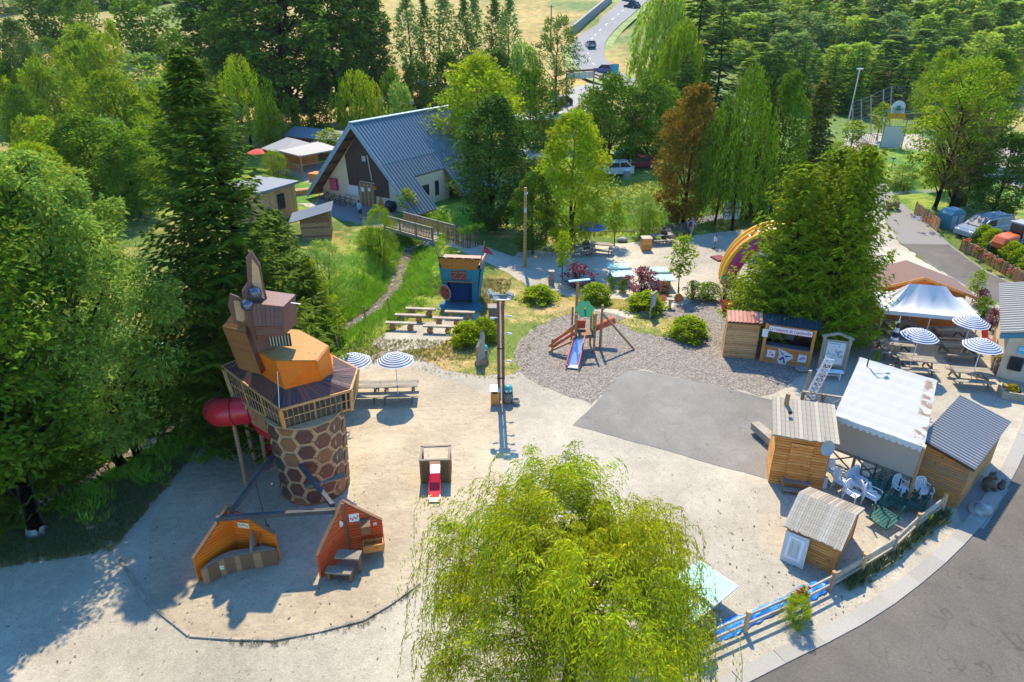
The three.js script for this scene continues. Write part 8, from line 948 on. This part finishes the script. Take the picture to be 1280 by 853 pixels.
// ---------------------------------------------------------------- sports court: goal, net fence, leaning lamp post
{
  const c = at(1113, 186), t = thing('sports_goal', c, -0.25, 'green steel goal with white board and basketball hoop on the sports court', 'goal'), w = 2.7, gr = mat('goal_green', [0.02, 0.2, 0.12], { roughness: 0.4 }); mesh('frame', [box(0.1, 3, 0.1, -w / 2, 1.5, 0), box(0.1, 3, 0.1, w / 2, 1.5, 0), box(w, 0.1, 0.1, 0, 3, 0), box(w, 0.1, 0.1, 0, 0.1, 0), box(w + 0.2, 0.1, 0.1, 0, 4.9, -0.8), beam(V(-w / 2, 3, 0), V(-w / 2 - 0.1, 4.9, -0.8), 0.09, 0.09), beam(V(w / 2, 3, 0), V(w / 2 + 0.1, 4.9, -0.8), 0.09, 0.09)], gr, t); mesh('goal_board', box(w - 0.15, 2.8, 0.04, 0, 1.5, -0.02), mat('goal_white', [0.55, 0.54, 0.52]), t); mesh('upper_panel', [box(w * 0.4, 0.8, 0.04, -w * 0.22, 4.3, -0.55, -0.4), box(w * 0.4, 0.8, 0.04, w * 0.22, 4.3, -0.55, -0.4)], mat('panel_yellow', [0.7, 0.3, 0.01]), t); mesh('hoop_board', [put(cyl(0.85, 0.85, 0.05, 24, 0, 0, 0, PI / 2), 0, 5.4, -0.7), box(1.7, 0.7, 0.05, 0, 5.0, -0.7)], mat('hoop_white', [0.6, 0.63, 0.64]), t); mesh('hoop', [put(new THREE.TorusGeometry(0.24, 0.03, 6, 18), 0, 5.1, -0.3, PI / 2), box(0.5, 0.6, 0.06, 0, 5.3, -0.65)], gr, t);
  for (const s of [-1]) { const g2 = []; for (let i = 0; i < 16; i++) g2.push(box(0.04, 1.6, 0.04, -w / 2 - 0.4 - i * 0.22, 0.8, -0.3 - i * 0.2)); mesh('barrier_bar', g2, W.brown, t); mesh('barrier_rail', [beam(V(-w / 2, 1.7, -0.2), V(-w / 2 - 4, 1.7, -3.6), 0.07, 0.07), beam(V(-w / 2, 0.3, -0.2), V(-w / 2 - 4, 0.3, -3.6), 0.07, 0.07)], gr, t); const g3 = []; for (let i = 0; i < 18; i++) g3.push(box(0.04, 2.2, 0.04, w / 2 + 0.3 + i * 0.26, 3.2, -3 - i * 0.1)); mesh('barrier_bar', g3, W.brown, t); mesh('barrier_rail', [beam(V(w / 2, 4.3, -3), V(w / 2 + 5, 4.4, -5), 0.07, 0.07)], W.grey3, t); }
  const P = [[1066, 178, 128], [1077, 172, 124], [1089, 168, 120], [1102, 166, 112], [1112, 162, 108], [1143, 160, 108], [1165, 160, 108]], nf = thing('net_fence', V(0, 0, 0), 0, 'tall dark ball net on grey poles behind the sports court', 'net'), cord = mat('net_cord', [0.1, 0.12, 0.12]), pts = P.map(([x, y, ty]) => { const b = at(x, y), top = atD(x + (x > 1100 ? 3 : 0), ty, -b.z); return [b, top]; });
  pts.forEach(([b, top], i) => { mesh('pole', rod(b, top, 0.09), mat('net_pole', [0.3, 0.29, 0.28]), nf); if (i + 1 < pts.length) { const [b2, t2] = pts[i + 1], g = []; for (let k = 0; k <= 10; k++) g.push(rod(b.clone().lerp(top, k / 10), b2.clone().lerp(t2, k / 10), k === 10 || k === 5 ? 0.03 : 0.014, undefined, 4)); const n = Math.round(b.distanceTo(b2) / 0.6); for (let k = 1; k < n; k++) g.push(rod(b.clone().lerp(b2, k / n), top.clone().lerp(t2, k / n), 0.012, undefined, 4)); mesh('net_panel', g, cord, nf); } });
  const lp = thing('lamp_post', at(1057, 168), 0, 'tall leaning lamp post left of the sports court net', 'lamp post'), b = V(0, 0, 0), top = atD(1075, 86, -at(1057, 168).z).sub(at(1057, 168)); mesh('pole', rod(b, top, 0.13, 0.09), steel, lp); mesh('lamp_head', box(0.9, 0.16, 0.4, top.x, top.y, top.z), steel, lp);
  const l2 = thing('lamp_post', at(1107, 232), 0, 'short lamp post on the pale ground right of the spruces', 'lamp post'); mesh('pole', rod(V(0, 0, 0), V(0.25, 2.9, 0), 0.06), steel, l2); mesh('lamp_head', box(0.35, 0.12, 0.25, 0.2, 2.95, 0), black, l2);
  const wd = thing('timber_pile', at(1115, 262), 0.4, 'low timber planter at the corner of the camp road', 'planter'); mesh('logs', [cyl(0.18, 0.18, 1.6, 8, 0, 0.2, 0, 0, 0, PI / 2), cyl(0.18, 0.18, 1.6, 8, 0, 0.55, 0, 0, 0, PI / 2)], W.post, wd); mesh('foliage', (protoMade.pot ??= PROTO.pot()).geo[1].clone().scale(2, 1.6, 1.2).translate(0, 0.6, 0), L.lime, wd);
}
// ---------------------------------------------------------------- hill road: height barrier, wall, guard rail, sign
{
  const a = atG(707, 132), b = atG(741, 125), t = thing('height_barrier', V(0, 0, 0), 0, 'height barrier gantry with white boards over the entrance lane', 'gantry'), h = 5.2, ga = a.y; for (const p of [a, b]) mesh('post', rod(p, p.clone().setY(ga + h), 0.1), W.brown, t); mesh('beam', beam(a.clone().setY(ga + h), b.clone().setY(ga + h), 0.25, 0.3), W.brown, t); for (let k = 0; k < 4; k++) mesh('board', beam(a.clone().lerp(b, k / 4 + 0.01).setY(ga + h - 0.75), a.clone().lerp(b, (k + 0.96) / 4).setY(ga + h - 0.75), 0.06, 0.95), mat('board_white', [0.55, 0.6, 0.62]), t);
  const W1 = [[714, 44], [726, 34], [740, 22], [752, 12], [764, 2]].map(([x, y]) => atG(x, y)), rw = thing('retaining_wall', V(0, 0, 0), 0, 'grey stone retaining wall along the uphill side of the hill road', 'wall'); for (let i = 0; i + 1 < W1.length; i++) { mesh('wall_section', beam(W1[i].clone().add(V(0, 0.7, 0)), W1[i + 1].clone().add(V(0, 0.7, 0)), 0.4, 2.2), stone, rw); mesh('coping', beam(W1[i].clone().add(V(0, 1.85, 0)), W1[i + 1].clone().add(V(0, 1.85, 0)), 0.55, 0.12), concrete, rw); }
  const G1 = [[741, 98], [750, 102], [758, 106], [763, 109]].map(([x, y]) => atG(x, y)), gr = thing('guard_rail', V(0, 0, 0), 0, 'low wooden guard rail at the bend of the hill road', 'railing'); for (let i = 0; i < 4; i++) { mesh('post', rod(G1[i], G1[i].clone().add(V(0, 1.1, 0)), 0.1), W.brown, gr); if (i < 3) mesh('rail', beam(G1[i].clone().add(V(0, 0.9, 0)), G1[i + 1].clone().add(V(0, 0.9, 0)), 0.1, 0.25), W.brown, gr); }
  const s = atG(769, 99), sg = thing('teal_sign', s, -0.4, 'turquoise roadside sign at the bend of the hill road', 'sign'); mesh('panel', box(1.1, 2.0, 0.1, 0, 1.6, 0), mat('sign_teal', [0.03, 0.4, 0.48]), sg); mesh('post', [rod(V(-0.4, 0, 0), V(-0.4, 0.8, 0), 0.05), rod(V(0.4, 0, 0), V(0.4, 0.8, 0), 0.05)], steel, sg);
  const pl = thing('utility_pole', atG(688, 62), 0, 'thin wooden utility pole standing against the dry field', 'pole'), top = atD(687, 6, -atG(688, 62).z).y - atG(688, 62).y; mesh('shaft', rod(V(0, 0, 0), V(0, top, 0), 0.16, 0.11), W.brown, pl); mesh('cross_arm', box(1.2, 0.12, 0.12, 0, top - 0.4, 0), W.brown, pl);
  const st = thing('stone_stub', at(783, 224), 0, 'round concrete stub on the grass beside the white car', 'post'); mesh('shaft', cyl(0.35, 0.35, 1.0, 14, 0, 0.5, 0), concrete, st); mesh('cap', cyl(0.38, 0.38, 0.08, 14, 0, 1.03, 0), white, st);
  const bs = thing('banner_sign', at(913, 281), 0.15, 'white banner board with red stripes under the drooping birch', 'sign'), cv = canvasTex(128, 128, (c) => { c.fillStyle = '#c7c7c2'; c.fillRect(0, 0, 128, 128); c.fillStyle = '#a8433c'; c.fillRect(10, 40, 108, 14); c.fillRect(10, 72, 108, 10); c.fillStyle = '#8c8c88'; c.fillRect(10, 96, 80, 8); }), [g, m] = printed(1.5, 1.6, 0.04, cv, 'banner_print'); mesh('panel', put(g, 0, 1.3, 0), m, bs); for (const x of [-0.7, 0.7]) mesh('post', box(0.1, 2.2, 0.1, x, 1.1, -0.08), W.grey2, bs);
  const rk = thing('pale_stone', at(778, 302), 0, 'small white stone at the edge of the upper square', 'rock'); const g5 = new THREE.DodecahedronGeometry(0.35, 1); mesh('stone', put(g5.scale(1.3, 0.7, 1), 0, 0.15, 0), mat('pale_stone', [0.5, 0.48, 0.44], { map: tRock }), rk);
}
// forecourt of the A-frame house: sign, bicycles, timber stack
{
  const s = thing('warning_sign', at(477, 261), 0.3, 'orange folding warning sign before the door of the A-frame house', 'sign'), or = mat('sign_orange', [0.75, 0.28, 0.02]); mesh('panel', prism([[-0.4, 0], [0.4, 0], [0.08, 1.15], [-0.08, 1.15]], 0.04, 0, 0.02, 0.2, -0.2), or, s); mesh('panel', prism([[-0.4, 0], [0.4, 0], [0.08, 1.15], [-0.08, 1.15]], 0.04, 0, 0.02, -0.2, 0.2), or, s);
  let b0; const bike = (p, yaw, l) => { if (b0) return dup(b0, p, yaw, l); const t = b0 = thing('bicycle', p, yaw, l, 'bicycle'); for (const x of [-0.52, 0.52]) { const wl = mesh('wheel', put(new THREE.TorusGeometry(0.33, 0.025, 6, 22), x, 0.34, 0), black, t); const sp = []; for (let i = 0; i < 6; i++) sp.push(rod(V(x, 0.34, 0), V(x + Math.cos(i * 1.05) * 0.32, 0.34 + Math.sin(i * 1.05) * 0.32, 0), 0.006, undefined, 3)); mesh('spoke', sp, steel, wl); } mesh('frame', [rod(V(-0.52, 0.34, 0), V(-0.12, 0.3, 0), 0.018), rod(V(-0.12, 0.3, 0), V(0.34, 0.75, 0), 0.02), rod(V(-0.12, 0.3, 0), V(-0.26, 0.85, 0), 0.018), rod(V(-0.2, 0.72, 0), V(0.34, 0.78, 0), 0.02), rod(V(0.52, 0.34, 0), V(0.33, 0.95, 0), 0.018), rod(V(-0.52, 0.34, 0), V(-0.22, 0.7, 0), 0.014)], mat('bike_frame', [0.05, 0.06, 0.08], { roughness: 0.3 }), t); mesh('saddle', box(0.24, 0.05, 0.12, -0.28, 0.88, 0), black, t); mesh('handlebar', [rod(V(0.34, 0.98, -0.26), V(0.34, 0.98, 0.26), 0.015)], steel, t); return t; };
  [[407, 249], [414, 252], [422, 254], [429, 256], [435, 258]].forEach(([x, y], i) => bike(at(x, y), -0.5 + i * 0.12, ['leftmost bicycle leaning at the wall of the A-frame house', 'second bicycle from the left at the A-frame wall', 'middle bicycle at the A-frame wall', 'fourth bicycle from the left at the A-frame wall', 'bicycle nearest the door of the A-frame house'][i]));
  const pile = thing('timber_stack', at(383, 244), 0.5, 'loose stack of orange timber beams left of the A-frame house', 'timber'); for (let i = 0; i < 12; i++) mesh('timber', box(3.2 + R0(), 0.16, 0.18, -0.5 + R0() * 0.4, 0.1 + 0.17 * (i % 3), (i >> 2) * 0.34 - 0.9 - (i % 3) * 0.05, 0, 0.25 * (R0() - 0.5)), [W.post, W.pine2, W.larch][i % 3], pile);
  const ob = thing('orange_crate', at(398, 226), -0.4, 'orange-brown wooden crate behind the left eave of the A-frame house', 'crate'); mesh('body', box(1.6, 0.8, 1.2, 0, 0.4, 0), W.pine2, ob); mesh('lid', box(1.7, 0.08, 1.3, 0, 0.84, 0), W.orange2, ob);
  const rp = thing('red_parasol', at(326, 213), 0, 'red parasol on the terrace left of the hipped cabin', 'parasol'); mesh('pole', rod(V(0, 0, 0), V(0, 2.4, 0), 0.03), steel, rp); const c = mesh('canopy', canopyGeo(1.25, 0.45), mat('parasol_red', [0.6, 0.06, 0.03], { side: THREE.DoubleSide }), rp); c.position.y = 2.1;
  const bl = thing('black_ball_planter', at(489, 264), 0, 'round black planter tub right of the orange warning sign', 'planter'); mesh('tub', lathe([[0, 0], [0.35, 0], [0.6, 0.35], [0.6, 0.7], [0.45, 0.95], [0.3, 0.95], [0, 0.8]], 18), black, bl); mesh('rim', put(new THREE.TorusGeometry(0.38, 0.04, 6, 20), 0, 0.95, 0, PI / 2), black, bl);
  const rm = thing('red_rocker', at(213, 440), 0.4, 'red and white play rocker seen through the trees left of the tower', 'rocker'); mesh('body', [box(0.7, 0.9, 0.1, 0.1, 0.9, 0), box(0.35, 0.5, 0.1, -0.2, 1.3, 0.02)], redP, rm); mesh('plank', box(1.6, 0.1, 0.3, -0.9, 0.55, 0), white, rm); mesh('spring', cyl(0.12, 0.14, 0.5, 10, 0, 0.25, 0), steel, rm);
}
// ---------------------------------------------------------------- people (one smooth body each, clothes over it)
function fieldMesh(bones, box3, res) {                              // smooth union of tapered capsules, meshed
  const mc = new MarchingCubes(res, new THREE.MeshBasicMaterial(), false, false, 40000), [c, half] = box3; let i = 0; mc.isolation = 0; const f = mc.field;
  for (let z = 0; z < res; z++) for (let y = 0; y < res; y++) for (let x = 0; x < res; x++) { const px = c.x + (x / res * 2 - 1) * half, py = c.y + (y / res * 2 - 1) * half, pz = c.z + (z / res * 2 - 1) * half; let d = 9; for (const [a, b, r1, r2] of bones) { const bx = b.x - a.x, by = b.y - a.y, bz = b.z - a.z, t = clamp(((px - a.x) * bx + (py - a.y) * by + (pz - a.z) * bz) / (bx * bx + by * by + bz * bz + 1e-9)), q = Math.hypot(px - a.x - bx * t, py - a.y - by * t, pz - a.z - bz * t) - lerp(r1, r2, t), h = clamp(0.5 + (d - q) / 0.06); d = lerp(d, q, h) - 0.03 * h * (1 - h); } f[i++] = -d; }
  mc.update(); const n = mc.count ?? mc.geometry.drawRange.count, P = new Float32Array(n * 3), N2 = new Float32Array(n * 3); for (let k = 0; k < n; k++) { P[k * 3] = c.x + mc.positionArray[k * 3] * half; P[k * 3 + 1] = c.y + mc.positionArray[k * 3 + 1] * half; P[k * 3 + 2] = c.z + mc.positionArray[k * 3 + 2] * half; N2.set([mc.normalArray[k * 3], mc.normalArray[k * 3 + 1], mc.normalArray[k * 3 + 2]], k * 3); } const g = new THREE.BufferGeometry(); g.setAttribute('position', new THREE.BufferAttribute(P, 3)); g.setAttribute('normal', new THREE.BufferAttribute(N2, 3)); return g;
}
const skin3 = mat('skin', [0.5, 0.28, 0.19], { roughness: 0.6 }), hairM = mat('hair', [0.05, 0.03, 0.02]);
function person(p, yaw, label, { h = 1.7, shirt = [0.3, 0.4, 0.5], legs = [0.05, 0.05, 0.07], short = true, walk = 0, sit = false, bag = null, hairC }) {
  const t = thing('person', p, yaw, label, 'person'), k = h / 1.7, v = (x, y, z) => V(x, y, z), hipY = sit ? 0.5 : 0.9, knee = (s) => sit ? v(s * 0.12, 0.5, 0.42) : v(s * 0.1, 0.48, s * walk * 0.5 + 0.05), foot = (s) => sit ? v(s * 0.13, 0.06, 0.42) : v(s * 0.1, 0.06, s * walk * 0.95 - 0.02), sh = hipY + 0.5, el = (s) => v(s * 0.27, sh - 0.27, -s * walk * 0.5 - 0.03), hand = (s) => sit ? v(s * 0.15, sh - 0.4, 0.3) : v(s * 0.26, sh - 0.52, -s * walk * 0.9 + 0.1);
  const B = [[v(0, hipY, 0), v(0, sh - 0.04, 0), 0.14, 0.13], [v(-0.15, sh - 0.02, 0), v(0.15, sh - 0.02, 0), 0.07, 0.07], [v(0, sh, 0), v(0, sh + 0.12, 0.02), 0.06, 0.055], [v(0, sh + 0.2, 0.03), v(0, sh + 0.27, 0.01), 0.085, 0.095], [v(0, sh + 0.2, 0.12), v(0, sh + 0.21, 0.125), 0.018, 0.014], [v(-0.09, sh + 0.22, 0.02), v(0.09, sh + 0.22, 0.02), 0.02, 0.02]];
  for (const s of [-1, 1]) { B.push([v(s * 0.09, hipY, 0), knee(s), 0.1, 0.06], [knee(s), foot(s), 0.06, 0.04], [foot(s).add(v(0, -0.02, -0.03)), foot(s).add(v(s * 0.02, -0.03, 0.15)), 0.04, 0.035], [v(s * 0.17, sh - 0.03, 0), el(s), 0.055, 0.042], [el(s), hand(s), 0.042, 0.03], [hand(s), hand(s).add(v(0, -0.09, 0.02)), 0.034, 0.026]); for (let f = 0; f < 4; f++) B.push([hand(s).add(v((f - 1.5) * 0.018, -0.09, 0.02)), hand(s).add(v((f - 1.5) * 0.02, -0.16 + Math.abs(f - 1.5) * 0.01, 0.05)), 0.011, 0.008]); B.push([hand(s).add(v(-s * 0.02, -0.03, 0.03)), hand(s).add(v(-s * 0.03, -0.09, 0.07)), 0.012, 0.009]); }
  const bx = [v(0, 0.88, 0.05), 0.95]; const body = mesh('body', fieldMesh(B, bx, 76), skin3, t); body.scale.setScalar(k);
  const fat = (L2, e) => L2.map(([a, b, r1, r2]) => [a, b, r1 + e, r2 + e]), sl = [-1, 1].flatMap((s) => [[v(s * 0.17, sh - 0.03, 0), v(s * 0.17, sh - 0.03, 0).lerp(el(s), 0.75), 0.055, 0.05]]), lg = [-1, 1].flatMap((s) => short ? [[v(s * 0.09, hipY, 0), v(s * 0.09, hipY, 0).lerp(knee(s), 0.8), 0.1, 0.08]] : [[v(s * 0.09, hipY, 0), knee(s), 0.1, 0.065], [knee(s), foot(s).lerp(knee(s), 0.15), 0.065, 0.05]]);
  mesh('shirt', fieldMesh(fat([[v(0, hipY + 0.05, 0), v(0, sh - 0.04, 0), 0.15, 0.13], B[1], ...sl], 0.022), bx, 64), mat('cloth_' + shirt.join('_'), shirt), t).scale.setScalar(k); mesh('trousers', fieldMesh(fat([[v(0, hipY - 0.05, 0), v(0, hipY + 0.06, 0), 0.13, 0.14], ...lg], 0.024), bx, 64), mat('cloth_' + legs.join('_'), legs), t).scale.setScalar(k); mesh('hair', fieldMesh([[v(0, sh + 0.25, -0.02), v(0, sh + 0.31, 0), 0.1, 0.095]], [v(0, sh + 0.28, 0), 0.25], 24), hairC ? mat('hair2', hairC) : hairM, t).scale.setScalar(k); mesh('shoe', [-1, 1].map((s) => put(new THREE.CapsuleGeometry(0.045, 0.16, 4, 8), foot(s).x * k + s * 0.01, 0.045, (foot(s).z + 0.05) * k, PI / 2)), black, t);
  if (bag) { const g = mesh('backpack', prism([[-0.15, -0.22], [0.15, -0.22], [0.13, 0.2], [-0.13, 0.2]], 0.17, 0, sh - 0.2, -0.22, 0, 0, 0, 0.04), mat('bag', bag), t); mesh('strap', [tube([v(-0.1, sh - 0.05, -0.2), v(-0.1, sh + 0.06, 0), v(-0.1, sh - 0.15, 0.15)], 0.018, 8, 5), tube([v(0.1, sh - 0.05, -0.2), v(0.1, sh + 0.06, 0), v(0.1, sh - 0.15, 0.15)], 0.018, 8, 5)], mats.bag, g); }
}
person(at(450.5, 274), 2.6, 'person in pale blue top and dark shorts standing before the door of the A-frame house', { shirt: [0.32, 0.42, 0.5], legs: [0.04, 0.04, 0.06], walk: 0.05 });
person(at(863, 297), 2.4, 'person in pale shirt with dark backpack walking under the birch on the upper square', { shirt: [0.35, 0.38, 0.42], legs: [0.35, 0.3, 0.25], walk: 0.24, bag: [0.09, 0.03, 0.03], hairC: [0.25, 0.22, 0.18] });
person(at(893, 311), -1.4, 'small child in white top and green shorts on the shaded upper square', { h: 1.1, shirt: [0.6, 0.62, 0.62], legs: [0.02, 0.25, 0.14], walk: 0.2 });
person(at(829, 304), 2.8, 'person in dark clothes seated at the shaded picnic table', { shirt: [0.06, 0.03, 0.03], legs: [0.05, 0.05, 0.06], sit: true });
person(at(732, 317), 0.4, 'person in dark red top seated under the blue parasol', { shirt: [0.12, 0.02, 0.03], legs: [0.04, 0.04, 0.06], sit: true });
// recliners in the shade under the copper tree
[[838, 295, 'left'], [848, 291, 'middle'], [858, 288, 'right']].forEach(([x, y, n]) => { const t = thing('deckchair', at(x, y + 6), 0.6, n + ' one of three dark deckchairs in the shade under the copper tree', 'deckchair'), cl = mat('deck_dark', [0.05, 0.045, 0.05]); mesh('sling', slab([V(-0.28, 0.3, 0.5), V(0.28, 0.3, 0.5), V(0.28, 0.95, -0.5), V(-0.28, 0.95, -0.5)], 0.03), cl, t); for (const s of [-0.3, 0.3]) mesh('leg', [rod(V(s, 0, 0.5), V(s, 0.98, -0.52), 0.025), rod(V(s, 0, -0.4), V(s, 0.5, 0.3), 0.025)], W.brown, t); });
renderer.render(scene, camera);
